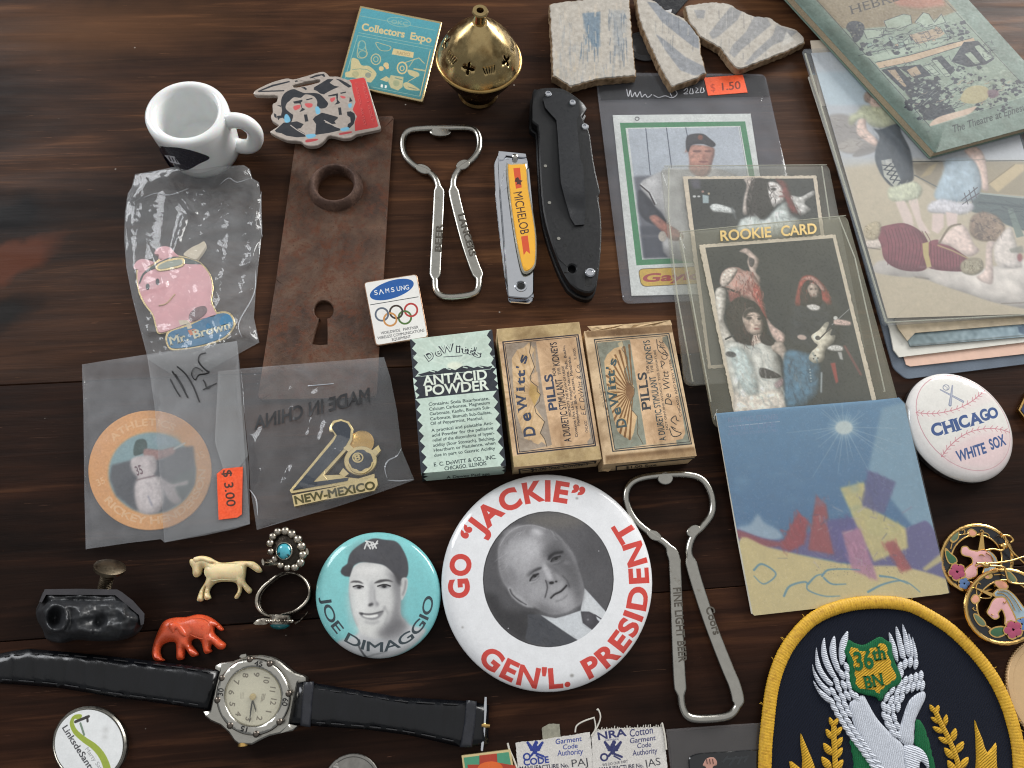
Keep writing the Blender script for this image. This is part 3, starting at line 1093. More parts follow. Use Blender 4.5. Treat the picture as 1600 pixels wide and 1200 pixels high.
plate(pig, 'belly_patch', (552, 900, 560, 870, 600, 838, 645, 830, 662, 855, 640, 890, 590, 918, 560, 918), zp + .55, zp, mat('mauve_enamel', (.45, .35, .36), .3), 'A5')
plate(pig, 'banner_rim', (412, 1010, 440, 970, 540, 940, 650, 890, 740, 862, 800, 872, 828, 930, 812, 980, 760, 1030, 650, 1070, 540, 1090, 450, 1095, 418, 1060), zp + .1, .6, goldline, 'A5')
bn = plate(pig, 'banner', (424, 1012, 450, 980, 545, 950, 655, 900, 740, 874, 792, 882, 816, 932, 800, 975, 750, 1020, 645, 1058, 540, 1078, 455, 1082, 428, 1055), zp + .35, .6, mat('blue_enamel', (.28, .48, .62), .22), 'A5')
add('name_lettering', letters(line_loops('Mr. Brown', (440, 1065), (805, 965), 52, .02, serif=.05), zp + .30, zp + .5, at('A5', zp + .4)), mat('cream_letter', (.80, .79, .70), .35), pig)
plate(pig, 'lantern', (545, 975, 590, 965, 600, 995, 560, 1005), zp + .6, zp, mat('orange_enamel', (.80, .48, .33), .3), 'A5', False)
plate(pig, 'bow', (490, 915, 545, 915, 560, 930, 572, 960, 545, 968, 535, 940, 500, 945), zp + .5, zp, mat('cream_enamel', (.82, .77, .68), .3), 'A5', False)
add('pin_post', lathe([(2.5, 0), (2.5, .7)], *P(300, 470, 0), 12, .3), GOLD, pig)

# baseball disc in its bag, pen writing and price sticker
hb_out = px('B1', 60, 165, 180, 145, 400, 112, 640, 75, 868, 42, 878, 130, 905, 420, 930, 700, 935, 996, 860, 1020, 700, 1055, 490, 1092, 470, 1075, 300, 1095, 80, 1127, 72, 800, 68, 400)
hb_n = crumple(8, (130, 530, 390, 850))
hb_z = lambda x, y, e: 3.2 + 1.8 * math.exp(-(((x - 235) / 95) ** 2 + ((y - 735) / 95) ** 2)) * min(1, e / 8) + min(1, e / 14) * .22 * hb_n(x, y) + max(0, min(1, (590 - y) / 25)) * 2.2
hb = thing('plastic_bag', 'smooth clear bag with black pen writing and an orange three dollar sticker', 'plastic bag', P(250, 700))
add('film', solid_px(hb_out, hb_z, lambda x, y, e: 2.2 + max(0, min(1, (590 - y) / 25)) * 2.0, 5), BAG2, hb, 50)
fold = px('B1', 400, 120, 868, 42, 935, 996, 490, 1092, 440, 400)
add('inner_fold', solid_px(fold, lambda x, y, e: hb_z(x, y, 30) + .5, lambda x, y, e: hb_z(x, y, 30) + .4, 14), film('bag_inner', (.80, .81, .83), .07, .25, .2, .08, .2), hb, 50)
fl2 = px('B1', 770, 200, 880, 190, 925, 640, 880, 700, 800, 720, 752, 570)
add('folded_flap', solid_px(fl2, lambda x, y, e: hb_z(x, y, 30) + .9, lambda x, y, e: hb_z(x, y, 30) + .8, 14), film('bag_flap', (.86, .87, .88), .07, .2, .4, .1, .2), hb, 50)
zs = lambda x, y: hb_z(x, y, 30)
for a, w in (((705, 105, 675, 115, 668, 150, 700, 190, 722, 205, 700, 215, 670, 220, 650, 245, 630, 215, 650, 180, 690, 200), 9), ((762, 262, 735, 275, 712, 290, 700, 260, 690, 245), 8), ((735, 272, 690, 297), 8),
             ((555, 175, 600, 215, 640, 280, 672, 360), 9), ((530, 200, 570, 260, 612, 338), 9), ((520, 240, 545, 290, 572, 332), 8), ((548, 215, 580, 270, 596, 300), 6)):
    q = smooth(px('B1', *a), 5, False)
    add('pen_stroke', tube([(*P(x, y, zs(x, y) + .75), zs(x, y) + .75) for x, y in q], w * .3 * .12, 5, flat=.06), mirror_black, hb)
st = Print('B1', 5.5, (755, 695, 905, 695, 905, 980, 755, 980), 10, C(246, 84, 38))
st.text('$ 3.00', 790, 712, 812, 905, 46, C(75, 45, 35), .01).text('$ 3.00', 791, 713, 813, 906, 46, C(75, 45, 35), 0)
st.grain(.015, 3, 2)
st_out = px('B1', 762, 735, 795, 708, 898, 697, 893, 945, 870, 962, 772, 974)
add('price_sticker', solid_px(st_out, lambda x, y, e: zs(x, y) + 1.05, lambda x, y, e: zs(x, y) + .93, 14), printed('three_dollar_sticker', st, .55), hb, uv=st)
disc_c = (412, 717)
dp = Print('B1', 3.0, (80, 390, 750, 390, 750, 1040, 80, 1040), 10, C(230, 160, 88))
dp.fade(100, 700, 730, 720, C(226, 158, 90), C(232, 164, 86))
bl = C(236, 182, 124)
dp.arc('ATHLETICS', 415, 717, 245, 235, 140, 60, 38, bl, .03)
dp.arc('RICKEY HENDERSON', 415, 717, 288, 278, 213, 362, 40, C(236, 186, 132), .03)
dp.text('35', 142, 800, 186, 780, 36, bl, .02).text('35', 655, 665, 705, 645, 36, bl, .02)
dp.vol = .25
dp.ell(425, 730, 227, 212, C(128, 160, 166), 1, 5)
dp.poly((215, 690, 330, 660, 480, 660, 560, 600, 640, 590, 650, 700, 645, 790, 590, 870, 500, 930, 420, 942, 330, 920, 240, 850, 205, 760), C(70, 72, 78), 1, 6)
dp.poly((500, 800, 560, 740, 650, 700, 640, 800, 580, 870, 520, 850), C(72, 92, 88), .8, 8)
dp.ell(500, 560, 70, 30, C(150, 172, 190), .6, 12)
dp.poly((330, 600, 345, 560, 385, 555, 400, 585, 390, 620, 345, 640, 330, 635), C(44, 72, 66), 1, 3, True)
dp.poly((385, 605, 470, 610, 540, 595, 545, 625, 500, 650, 440, 665, 390, 655), C(158, 118, 112), 1, 4, True)
dp.line((540, 605, 595, 575), C(200, 200, 196), 10, .9, 2)
dp.poly((312, 670, 340, 645, 400, 638, 440, 648, 452, 700, 436, 745, 470, 752, 520, 785, 570, 778, 612, 768, 608, 792, 560, 800, 545, 812, 562, 850, 578, 876, 545, 892, 505, 862, 484, 820, 486, 880, 462, 930, 420, 942, 366, 934, 340, 880, 336, 800, 350, 760, 322, 720), C(198, 186, 186), 1, 5, True)
dp.poly((345, 770, 440, 745, 480, 790, 486, 880, 430, 938, 368, 932, 342, 860), C(208, 198, 198), .8, 10, True).poly((470, 760, 540, 800, 570, 870, 540, 885, 490, 830), C(184, 172, 174), .8, 8, True)
dp.strokes((330, 650, 445, 650, 450, 740, 350, 760), (C(160, 146, 150), C(226, 218, 216)), 30, 40, 6, 60, .4, 4, 40, 3).strokes((345, 770, 480, 760, 480, 880, 380, 930), (C(156, 144, 148), C(228, 222, 220)), 36, 60, 7, 80, .4, 4, 30, 4)
dp.text('35', 346, 744, 382, 732, 50, C(112, 84, 92), .02).line((345, 766, 440, 744), C(120, 100, 104), 7, .8, 2).line((405, 850, 425, 900), C(150, 150, 165), 8, .7, 3)
dp.grain(.012, 5, 2)
disc = add('collector_disc', solid(W('B1', 3.0, *ellipse(413, 716, 321, 312, 72, -.1)), 3.0, 2.3, bevel=.2), printed('orange_disc_print', dp, .4, .0), None, label='orange round baseball disc with a batter, inside the smooth clear bag', cat='disc', uv=dp)

# eight-ball pin in its bag
nb_out = px('B2', 18, 145, 250, 125, 500, 105, 700, 90, 920, 72, 960, 200, 1000, 400, 1025, 600, 1030, 650, 1060, 720, 1110, 840, 1000, 880, 800, 950, 600, 1015, 350, 1085, 125, 1152, 110, 1050, 85, 900, 75, 700, 50, 450)
nb_n = crumple(14, (380, 560, 640, 820))
def nb_z(x, y, e):
    return 3.9 + 2.6 * math.exp(-(((x - 530) / 60) ** 2 + ((y - 725) / 55) ** 2)) * min(1, e / 8) + min(1, e / 12) * (.75 * nb_n(x, y)) + (1.6 if x < 410 else 1.6 * max(0, (440 - x) / 30))
nb = thing('plastic_bag', 'clear stapled bag with mirrored black print, holding the eight ball pin', 'plastic bag', P(510, 690))
add('film', solid_px(nb_out, nb_z, lambda x, y, e: 2.9 + (1.6 if x < 410 else 1.6 * max(0, (440 - x) / 30)), 3.6), film('clear_bag', (.74, .75, .77), .065, .09, .0, .16, .22), nb, 50)
zn = lambda x, y: nb_z(x, y, 20)
# mirrored writing, seen from behind
mir = line_loops('MADE IN CHINA', (0, 0), (735, 0), 88, .025)
def mir_at(p):
    u, v = p
    return (835 - u * .9835 - 0, 345 + u * .245 + v * 1.0)
x0_, y0_, k_ = CROPS['B2']
flat = letters(mir, 0, .06, lambda p: (x0_ + k_ * mir_at(p)[0], y0_ + k_ * mir_at(p)[1]))
def lift(vf, zf, dz):
    return [(*P(x, y, zf(x, y) + dz + z), zf(x, y) + dz + z) for x, y, z in vf[0]], vf[1]
add('mirrored_print', lift(flat, zn, .25), mat('faded_black_ink', (.13, .13, .14), .45), nb)
add('staple', tube([(*P(x, y, zn(x, y) + .35), zn(x, y) + .35) for x, y in smooth(px('B2', 445, 252, 520, 246, 605, 238), 4, False)], .28, 6), CHROME, nb)
for c in ((940, 830, 925, 770, 945, 720, 1000, 690, 1030, 640), (80, 900, 120, 960, 130, 1060), (940, 840, 1010, 845, 1100, 838)):
    crease(nb, 'crease', px('B2', *c), zn)
nm = thing('enamel_pin', 'gold and dark grey number pin with an eight ball zero, inside the stapled bag', 'pin', (*P(520, 735), 3.2), 'enamel pins')
zq = 5.6
grey = mat('slate_enamel', (.22, .24, .27), .22, 0, .03)
gold2 = mat('bright_gold_edge', (.88, .80, .60), .3, .75, .05)
two = (330, 905, 345, 885, 590, 590, 612, 560, 600, 540, 578, 535, 577, 510, 600, 470, 650, 458, 700, 475, 728, 520, 722, 590, 690, 650, 545, 810, 660, 805, 680, 820, 760, 830, 860, 800, 860, 830, 600, 880, 340, 922)
plate(nm, 'numeral_rim', two, zq, 3.4, gold2, 'B2', False)
add('numeral_face', solid(W('B2', zq + .3, 350, 902, 605, 598, 625, 560, 600, 525, 592, 510, 612, 482, 652, 470, 692, 485, 712, 520, 706, 580, 672, 640, 478, 852, 700, 824, 690, 845, 350, 905), zq + .3, zq - .2, bevel=.1), grey, nm)
add('ball_rim', solid(smooth(W('B2', zq + .2, *ellipse(772, 718, 103, 90, 24, -.2)), 2), zq + .2, 3.4, bevel=.2), gold2, nm)
ballf = add('ball_face', solid(W('B2', zq + .5, *ellipse(772, 716, 90, 78, 30, -.2)), zq + .5, zq, spacing=2, dome=.5), grey, nm)
add('ball_number_ring', solid(W('B2', zq + .65, *ellipse(756, 700, 36, 32, 24)), zq + .65, zq, [W('B2', zq + .65, *ellipse(756, 700, 27, 24, 20))]), gold2, nm)
add('ball_number', letters(line_loops('8', (738, 722), (776, 712), 40, .03), zq + .2, zq + .66, at('B2', zq + .6)), gold2, nm)
add('ball_shine', tube([(*q, zq + .5) for q in smooth(W('B2', zq + .5, 700, 740, 730, 785, 790, 795, 835, 765, 848, 730), 6, False)], .4, 6), gold2, nm)
for c, n_ in (((640, 800, 665, 765, 700, 800, 670, 822), 'ray'), ((845, 655, 885, 622, 900, 655, 870, 690), 'ray'), ((665, 640, 700, 612, 730, 640, 700, 665), 'ray')):
    add(n_, solid(W('B2', zq + .35, *c), zq + .35, 3.6), gold2, nm)
plate(nm, 'name_bar', (345, 935, 600, 885, 830, 825, 875, 830, 882, 870, 860, 905, 560, 962, 358, 1005), zq + .1, 3.4, gold2, 'B2', False)
add('name_lettering', letters(line_loops('NEW-MEXICO', (362, 990), (868, 893), 52, .03), zq + .0, zq + .28, at('B2', zq + .3)), mat('olive_letter', (.27, .25, .10), .4), nm)
add('clutch', lathe([(0, 0), (5, 0), (5, 1.2), (3.5, 1.8), (0, 1.9)], *P(565, 692, 4), 24, 3.3), GOLD, nm)
# ------------------------------------------------------------------ rusty lock plate
def rusty(name, a, b_, c, d):
    t = NT(name)
    v = t.coord()
    col = t.ramp(t.noise(v, .05, 6, .6, .6), [(.34, lin(a)), (.66, lin(b_))])
    col = t.mix(t.ramp(t.noise(v, .22, 9, .72), [(.47, 0.0), (.62, .85)]), col, lin(c))
    col = t.mix(t.ramp(t.noise(v, .9, 8, .75), [(.57, 0.0), (.68, .85)]), col, lin(d))
    t.link(col, t.b.inputs['Base Color'])
    t.link(t.ramp(t.noise(v, .4, 6), [(.3, .42), (.7, .75)]), t.b.inputs['Roughness'])
    t.b.inputs['Metallic'].default_value = .2
    t.b.inputs['Specular IOR Level'].default_value = .3
    t.bump(t.noise(v, .9, 9, .75), .9, .35)
    return t.m
rust = rusty('rusty_iron', (.235, .165, .13), (.41, .31, .245), (.36, .205, .125), (.14, .085, .06))
lp = thing('lock_plate', 'rusty iron lock plate with a raised knob collar and a keyhole', 'lock plate', P(508, 400))
zc = P(523, 288, 5)
key = smooth(W('A5', 2, *[(1355 + 59 * math.cos(a), 855 + 57 * math.sin(a)) for a in np.radians(np.arange(112, 432, 20))]), 1) + W('A5', 2, 1376, 905, 1378, 1000, 1377, 1058, 1332, 1062, 1284, 1056, 1300, 990, 1326, 905)
pl_out = rounded(W('P', 2, (466, 188), (615, 180), (605, 330), (588, 620), (402, 624), (432, 430)), 2)
add('plate', solid(pl_out, 2.0, 0.05, [key, ellipse(*zc, 8.2, 8.2, 36)], spacing=5, bevel=.35), rust, lp, 25)
add('collar', lathe([(8.2, 1.6), (12.6, 1.6), (12.4, 2.6), (11.9, 4.2), (11.0, 5.6), (10.2, 6.3), (9.8, 6.4), (9.3, 6.1), (8.5, 4.6), (8.2, 1.6)], *zc, 48), rusty('dark_rust', (.25, .18, .15), (.38, .29, .25), (.44, .34, .29), (.18, .10, .07)), lp, 50)

# ------------------------------------------------------------------ metal tag with two painted faces
zt = 6.2
tag = thing('souvenir_tag', 'silver cut-out metal tag with two black haired faces and a red panel', 'tag', P(500, 180))
tp = Print('D3', zt, (90, 0, 1450, 0, 1450, 800, 90, 800), 10, C(172, 160, 150))
K = C(44, 47, 52)
tp.grain(.012, 2, 4)
tp.poly((1105, 100, 1250, 70, 1268, 85, 1320, 260, 1408, 580, 1390, 592, 1165, 632, 1160, 540, 1185, 480, 1140, 410, 1170, 330, 1140, 210, 1130, 140), C(206, 62, 60))
for s, x0, y0, x1, y1, h, in (('FIELD I GOLF', 1240, 130, 1345, 540, 26), ('CAPITOL ARTIST', 1165, 130, 1265, 585, 24)):
    tp.text(s, x0, y0, x1, y1, h, C(150, 30, 36)).text(s, x0 - 5, y0 - 4, x1 - 5, y1 - 4, h, C(232, 110, 104), a=.8)
for q in ((150, 215, 300, 150, 480, 110, 488, 122, 310, 168, 190, 212, 430, 205, 425, 218, 160, 226), (690, 75, 760, 45, 840, 35, 856, 62, 842, 70, 820, 52, 700, 82), (600, 178, 640, 172, 668, 195, 650, 205, 630, 190), (535, 110, 560, 100, 575, 112, 540, 118)):
    tp.poly(q, K)
tp.poly((395, 360, 400, 290, 440, 230, 520, 195, 580, 215, 640, 235, 740, 235, 800, 250, 860, 310, 885, 350, 855, 390, 800, 395, 770, 370, 770, 320, 735, 270, 650, 250, 600, 285, 530, 280, 480, 320, 450, 350, 445, 400, 500, 450, 520, 470, 490, 545, 400, 480, 405, 420), K, 1, 0, True)
tp.poly((740, 175, 800, 140, 880, 90, 940, 90, 900, 130, 950, 160, 1000, 170, 940, 195, 880, 225, 840, 250, 800, 240, 770, 215, 735, 200), K)
tp.poly((960, 85, 1010, 95, 1080, 130, 1130, 165, 1100, 180, 1050, 150, 1000, 110), K)
tp.poly((330, 625, 420, 545, 500, 540, 560, 530, 630, 560, 600, 600, 560, 610, 640, 655, 650, 690, 560, 697, 450, 680, 400, 655, 345, 645), K)
tp.poly((750, 480, 820, 440, 880, 455, 985, 485, 985, 500, 950, 530, 965, 555, 920, 560, 860, 525, 850, 540, 1010, 605, 1010, 625, 900, 650, 750, 672, 760, 560, 725, 510), K)
tp.poly((1080, 430, 1120, 425, 1160, 450, 1168, 500, 1150, 560, 1110, 600, 1085, 600, 1090, 560, 1120, 540, 1115, 490, 1085, 470), K)
tp.poly((520, 325, 615, 305, 618, 320, 600, 335, 615, 390, 640, 400, 640, 412, 600, 430, 585, 432, 610, 400, 595, 345, 530, 345), K)
tp.poly((655, 300, 720, 286, 722, 298, 660, 312), K)
tp.poly((880, 262, 985, 238, 988, 260, 985, 305, 1010, 335, 1000, 345, 950, 358, 975, 330, 968, 262, 890, 272), K)
tp.poly((1010, 232, 1070, 220, 1072, 232, 1015, 245), K)
tp.poly((632, 460, 665, 458, 680, 530, 645, 535), K).poly((988, 388, 1018, 385, 1028, 462, 998, 465), K)
tp.poly((1110, 275, 1140, 320, 1105, 330), K).poly((320, 445, 345, 460, 350, 500, 325, 485), K).poly((350, 360, 395, 365, 390, 382), K).poly((350, 475, 425, 465, 425, 490, 380, 500, 365, 520), K)
for a in ((525, 375, 590, 358, 595, 385, 565, 408, 535, 412), (645, 345, 715, 345, 718, 378, 680, 388, 650, 370), (908, 292, 955, 280, 955, 305, 925, 330, 908, 315), (1010, 265, 1060, 272, 1062, 290, 1030, 290)):
    tp.poly(a, C(206, 82, 84), .95, 3, True)
for a in ((432, 470, 455, 455, 485, 490, 490, 530, 450, 545, 428, 520), (752, 385, 785, 378, 802, 420, 795, 450, 760, 450), (655, 672, 745, 662, 750, 690, 680, 708), (1018, 605, 1090, 590, 1105, 615, 1050, 632, 1018, 625), (1095, 350, 1130, 345, 1125, 385, 1100, 385)):
    tp.poly(a, C(112, 182, 214), .95, 2, True)
for a in ((660, 722, 770, 712, 765, 730, 660, 750), (1010, 652, 1125, 635, 1120, 652, 1010, 672)):
    tp.poly(a, C(186, 62, 66), .95, 2, True)
tp.line((495, 572, 560, 620, 640, 665), C(178, 168, 160), 12).line((845, 520, 900, 550, 960, 585, 1010, 602), C(178, 168, 160), 12)
slot = W('D3', zt, 512, 158, 528, 144, 640, 115, 760, 94, 795, 95, 803, 108, 785, 124, 680, 152, 560, 174, 525, 175)
t_out = smooth(W('D3', zt, 105, 235, 140, 195, 300, 120, 450, 80, 520, 90, 640, 60, 780, 18, 840, 13, 880, 40, 900, 60, 980, 60, 1040, 80, 1090, 95), 3, False) + W('D3', zt, 1250, 63, 1275, 75, 1330, 250, 1434, 590, 1425, 610) + smooth(W('D3', zt, 1180, 662, 1120, 700, 1040, 707, 960, 688, 890, 682, 840, 735, 780, 778, 700, 788, 640, 772, 590, 738, 450, 725, 290, 648, 300, 620, 370, 572, 335, 545, 298, 515, 288, 470, 308, 430, 305, 350, 345, 325, 352, 262, 240, 258, 130, 255), 3, False)
tagm = printed('painted_tag', tp, .42, .0, .08, 1.0, .25)
add('tag_plate', solid(t_out, zt, zt - 2.0, [slot], bevel=.3), tagm, tag, uv=tp)
add('pin_clutch', lathe([(0, 0), (5.5, 0), (5.5, 2), (3, 4.1), (0, 4.1)], *P(470, 190, 3), 20, .06), STEEL, tag)
add('pin_clutch', lathe([(0, 0), (4, 0), (4, 1), (0, 1.2)], *P(560, 205, 3), 20, 3.0), STEEL, tag)

# ------------------------------------------------------------------ teal square pin
ze = 1.8
ex = thing('enamel_pin', 'square teal and gold pin with old-style lettering, beside the brass burner', 'pin', P(612, 82), 'enamel pins')
ep = Print('D4', ze, (40, 40, 1230, 40, 1230, 1140, 40, 1140), 12, C(56, 128, 136))
ep.fade(760, 150, 520, 1000, C(70, 150, 164), C(58, 126, 130))
gl, gt = C(200, 180, 128), C(128, 168, 156)
for a in ((300, 175, 1125, 335), (285, 360, 1100, 515), (275, 390, 1090, 548)):
    ep.line(a, gt, 9)
ep.line((275, 395, 130, 880), gt, 9).line((1075, 560, 960, 1060), gl, 11).line((430, 960, 950, 1062), gt, 8)
ep.text('Collectors', 312, 330, 790, 415, 82, gl, .03, serif=.06).text('Expo', 845, 430, 1085, 475, 82, gl, .03, serif=.06)
ep.ring(730, 245, 130, 48, 9, gt, .9, 10).text('OKC', 640, 258, 825, 290, 46, gt, .02, a=.9)
for a in ((270, 620, 290, 480, 320, 450, 355, 470, 365, 540, 380, 600, 330, 640), (475, 470, 560, 490, 640, 520, 610, 560, 520, 550)):
    ep.line(a, gl, 11, .75, 1, True, True)
ep.ring(475, 655, 52, 58, 12, gl, .8).ring(475, 655, 25, 28, 8, gl, .8).ring(318, 500, 42, 48, 10, gt, .9).ring(330, 600, 45, 40, 10, gl, .6)
ep.poly((670, 535, 895, 578, 885, 640, 650, 600), gl).text('RADIO', 700, 598, 850, 622, 36, C(150, 130, 90))
ep.poly((215, 640, 280, 660, 320, 720, 400, 730, 470, 790, 480, 830, 440, 890, 400, 910, 250, 860, 150, 850, 140, 800, 190, 780, 200, 700), gl, .92, 3, True)
ep.line((215, 770, 300, 760, 380, 770, 430, 800), C(110, 140, 120), 10).ell(390, 830, 34, 30, C(120, 130, 120), .8).ell(250, 820, 40, 34, C(150, 150, 110), .6, 4)
ep.ell(588, 718, 30, 28, gl).ell(535, 758, 28, 26, gl).ell(600, 745, 20, 18, C(215, 175, 120))
ep.ring(765, 750, 52, 62, 16, gl).ring(765, 755, 22, 26, 10, gl).line((800, 690, 950, 640, 1010, 700), gl, 14, .8).line((840, 740, 900, 650), gl, 12, .7).line((900, 760, 1010, 780), gl, 26, .8)
ep.poly((830, 770, 940, 800, 950, 840, 900, 850, 840, 820), gl, .9, 2, True).line((830, 900, 920, 850), gl, 10)
ep.poly((640, 830, 780, 850, 770, 960, 720, 1000, 640, 970, 610, 900), gl, .85, 3).poly((520, 880, 590, 840, 630, 870, 600, 905), gl, .9).line((690, 860, 760, 880), C(90, 130, 120), 14).ell(700, 920, 36, 34, C(130, 145, 110), .6, 4)
ep.poly((780, 920, 830, 910, 920, 960, 960, 1000, 830, 990, 785, 960), gl, .9, 2, True).line((830, 960, 920, 985), C(90, 120, 110), 10)
ep.poly((530, 930, 555, 935, 550, 968, 528, 962), C(225, 225, 215)).poly((575, 940, 600, 945, 590, 975, 572, 972), C(225, 225, 215))
ep.grain(.01, 7, 2)
eo = W('D4', ze, 300, 60, 1206, 240, 992, 1122, 62, 925)
add('backing', solid(rounded(eo, .7), ze, .1, bevel=.25), PALEGOLD, ex)
add('enamel_face', solid(rounded(W('D4', ze + .06, 318, 85, 1183, 258, 975, 1098, 84, 910), .5), ze + .06, ze - .3), printed('teal_enamel_print', ep, .3, .3, .03), ex, uv=ep)

# ------------------------------------------------------------------ brass incense burner
BC = P(747, 146, 0)
zr = z_for(BC, 92)
R = abs(P(814, 92, zr)[0] - P(681, 92, zr)[0]) / 2
ztip = z_for(BC, 16)
hd = ztip - zr
bu = thing('incense_burner', 'round brass incense burner with a pierced domed lid', 'incense burner', BC)
add('bowl', lathe([(0, .2), (R * .46, .2), (R * .50, .8), (R * .46, 2), (R * .52, zr * .25), (R * .72, zr * .5), (R * .9, zr * .78), (R * .965, zr - .9), (R * .93, zr - .9), (R * .6, zr * .5), (0, zr * .3)], *BC, 64), mat('dark_brass', (.40, .31, .19), .28, 1, .2, .1, .05, .8), bu, 50)
dome = smooth([(R * .975, zr + .4), (R * .965, zr + 1.2), (R * .90, zr + hd * .16), (R * .78, zr + hd * .32), (R * .61, zr + hd * .48), (R * .42, zr + hd * .62), (R * .24, zr + hd * .735), (R * .135, zr + hd * .80)], 5, False)
ln = [0]
for a, b in zip(dome, dome[1:]):
    ln.append(ln[-1] + math.dist(a, b))
def dome_at(u, s, off=0.0):
    s = max(0, min(ln[-1], s))
    i = max(1, min(len(ln) - 1, int(np.searchsorted(ln, s))))
    t = (s - ln[i - 1]) / (ln[i] - ln[i - 1])
    r = dome[i - 1][0] * (1 - t) + dome[i][0] * t - off
    z = dome[i - 1][1] * (1 - t) + dome[i][1] * t - off * .5
    th = u / R
    return (BC[0] + r * math.cos(th), BC[1] + r * math.sin(th), z)
circ = 2 * math.pi * R
holes = []
def dome_hole(ang, s, kind, size):
    u = (math.radians(ang) % (2 * math.pi)) * R
    f = R / max(3, dome[min(len(dome) - 1, int(np.searchsorted(ln, s)))][0])
    if kind == 'c':
        holes.append([(u + f * size * (.62 + .38 * math.cos(4 * a)) * math.cos(a), s + size * (.62 + .38 * math.cos(4 * a)) * math.sin(a)) for a in np.radians(np.arange(0, 360, 12))])
    else:
        dx, dy = kind
        n = math.hypot(dx, dy)
        nx, ny = -dy / n * .32, dx / n * .32
        holes.append([(u - dx + nx, s - dy + ny), (u + dx + nx, s + dy + ny), (u + dx - nx, s + dy - ny), (u - dx - nx, s - dy - ny)])
for k in range(5):
    dome_hole(252 + 72 * k, ln[-1] * .34, 'c', 3.0)
for k in range(5):
    for j in range(5):
        dome_hole(288 + 72 * k - 9 + 4.5 * j, ln[-1] * .33, ((j - 2) * .35, 1.5), 1)
v2, tri, lo_ = fill([(x, 0) for x in np.linspace(0, circ, 60)] + [(circ, y) for y in np.linspace(0, ln[-1], 14)[1:]] + [(x, ln[-1]) for x in np.linspace(circ, 0, 60)[1:]] + [(0, y) for y in np.linspace(ln[-1], 0, 14)[1:-1]], holes, 1.6)
lid = add('pierced_lid', ([dome_at(*p) for p in v2], tri), BRASS, bu, 60)
so = lid.modifiers.new('wall', 'SOLIDIFY')
so.thickness, so.offset = .7 * S, -1
add('rim_ring', lathe([(R * .93, zr - .5), (R, zr - .6), (R * 1.02, zr), (R, zr + .7), (R * .96, zr + .9), (R * .93, zr + .5), (R * .93, zr - .5)], *BC, 64), mat('rim_brass', (.66, .54, .34), .25, 1, .1, .2), bu, 50)
rt = R * .135
add('finial', lathe([(rt * 1.05, zr + hd * .77), (rt, zr + hd * .80), (rt * .95, zr + hd * .93), (rt * 1.25, zr + hd * .95), (rt * 1.35, zr + hd * .98), (rt * 1.2, ztip), (rt * .6, ztip), (rt * .5, zr + hd * .9), (rt * .4, zr + hd * .8)], *BC, 24), BRASS, bu, 40)

# ------------------------------------------------------------------ bent-wire bottle openers
def opener(name_label, crop, path, flats, rw, pads, words, cat_at, zc=1.75):
    th = thing('bottle_opener', name_label, 'bottle opener', P(*cat_at), 'wire bottle openers')
    pts = smooth(W(crop, zc, *path), 6)
    n = len(path) // 2
    R_, SQ = [], []
    for i in range(len(pts)):
        t = i / 6
        f = 0
        for a, b in flats:
            f = max(f, min(1, max(0, min(t - a, b - t) / .35 + .5)))
        R_.append((rw + f * rw * .62, rw - f * rw * .30))
        SQ.append(1 - .55 * f)
    w = add('wire', tube([(*p, zc) for p in pts], R_, 14, True, sq=SQ), STEEL, th, 50)
    for (x, y, a, b, r) in pads:
        add('pressed_pad', solid(smooth(W(crop, zc + rw * .95, *ellipse(x, y, a, b, 16, math.radians(r))), 1), zc + rw * .95, zc, bevel=.25), STEEL, th)
    for s, x0, y0, x1, y1, h in words:
        add('stamped_lettering', letters(line_loops(s, (x0, y0), (x1, y1), h, .02), zc, zc + rw * .70 + .22, at(crop, zc + rw * .75)), mat('stamped_steel', (.40, .38, .35), .4, .9, .2, .8), th)
    return th
opener('wire bottle opener with rust flecked legs, beside the rusty lock plate', 'A6',
       (490, 80, 600, 76, 680, 84, 716, 130, 716, 205, 675, 268, 605, 318, 570, 375, 565, 440, 590, 560, 640, 750, 690, 900, 712, 955, 716, 1015, 690, 1062, 590, 1082, 505, 1080, 464, 1050, 456, 990, 456, 950, 468, 720, 478, 520, 478, 440, 455, 375, 405, 332, 330, 300, 275, 235, 266, 150, 300, 96, 390, 82),
       ((8, 12.2), (18.8, 22)), 1.55, ((488, 98, 62, 24, 0), (385, 318, 48, 26, 20), (622, 292, 42, 28, -20)), (('LANCERS', 590, 590, 664, 842, 42), ('BEER', 492, 815, 500, 652, 40)), (685, 330))
opener('wire bottle opener with long stamped legs, between the president badge and the blue album', 'B8',
       (222, 62, 320, 62, 385, 85, 422, 150, 425, 225, 385, 285, 345, 325, 325, 380, 330, 430, 360, 540, 420, 720, 490, 900, 525, 985, 537, 1060, 500, 1110, 410, 1125, 330, 1120, 298, 1080, 288, 1010, 280, 900, 272, 700, 265, 500, 258, 420, 225, 365, 160, 320, 90, 260, 52, 180, 60, 115, 110, 78),
       ((8, 13), (18, 22.6)), 1.5, ((223, 76, 34, 27, 0), (175, 325, 36, 20, 30), (346, 305, 32, 24, -35)), (('FINE LIGHT BEER', 256, 552, 282, 878, 36), ('Coors', 398, 640, 434, 762, 36)), (1060, 930))

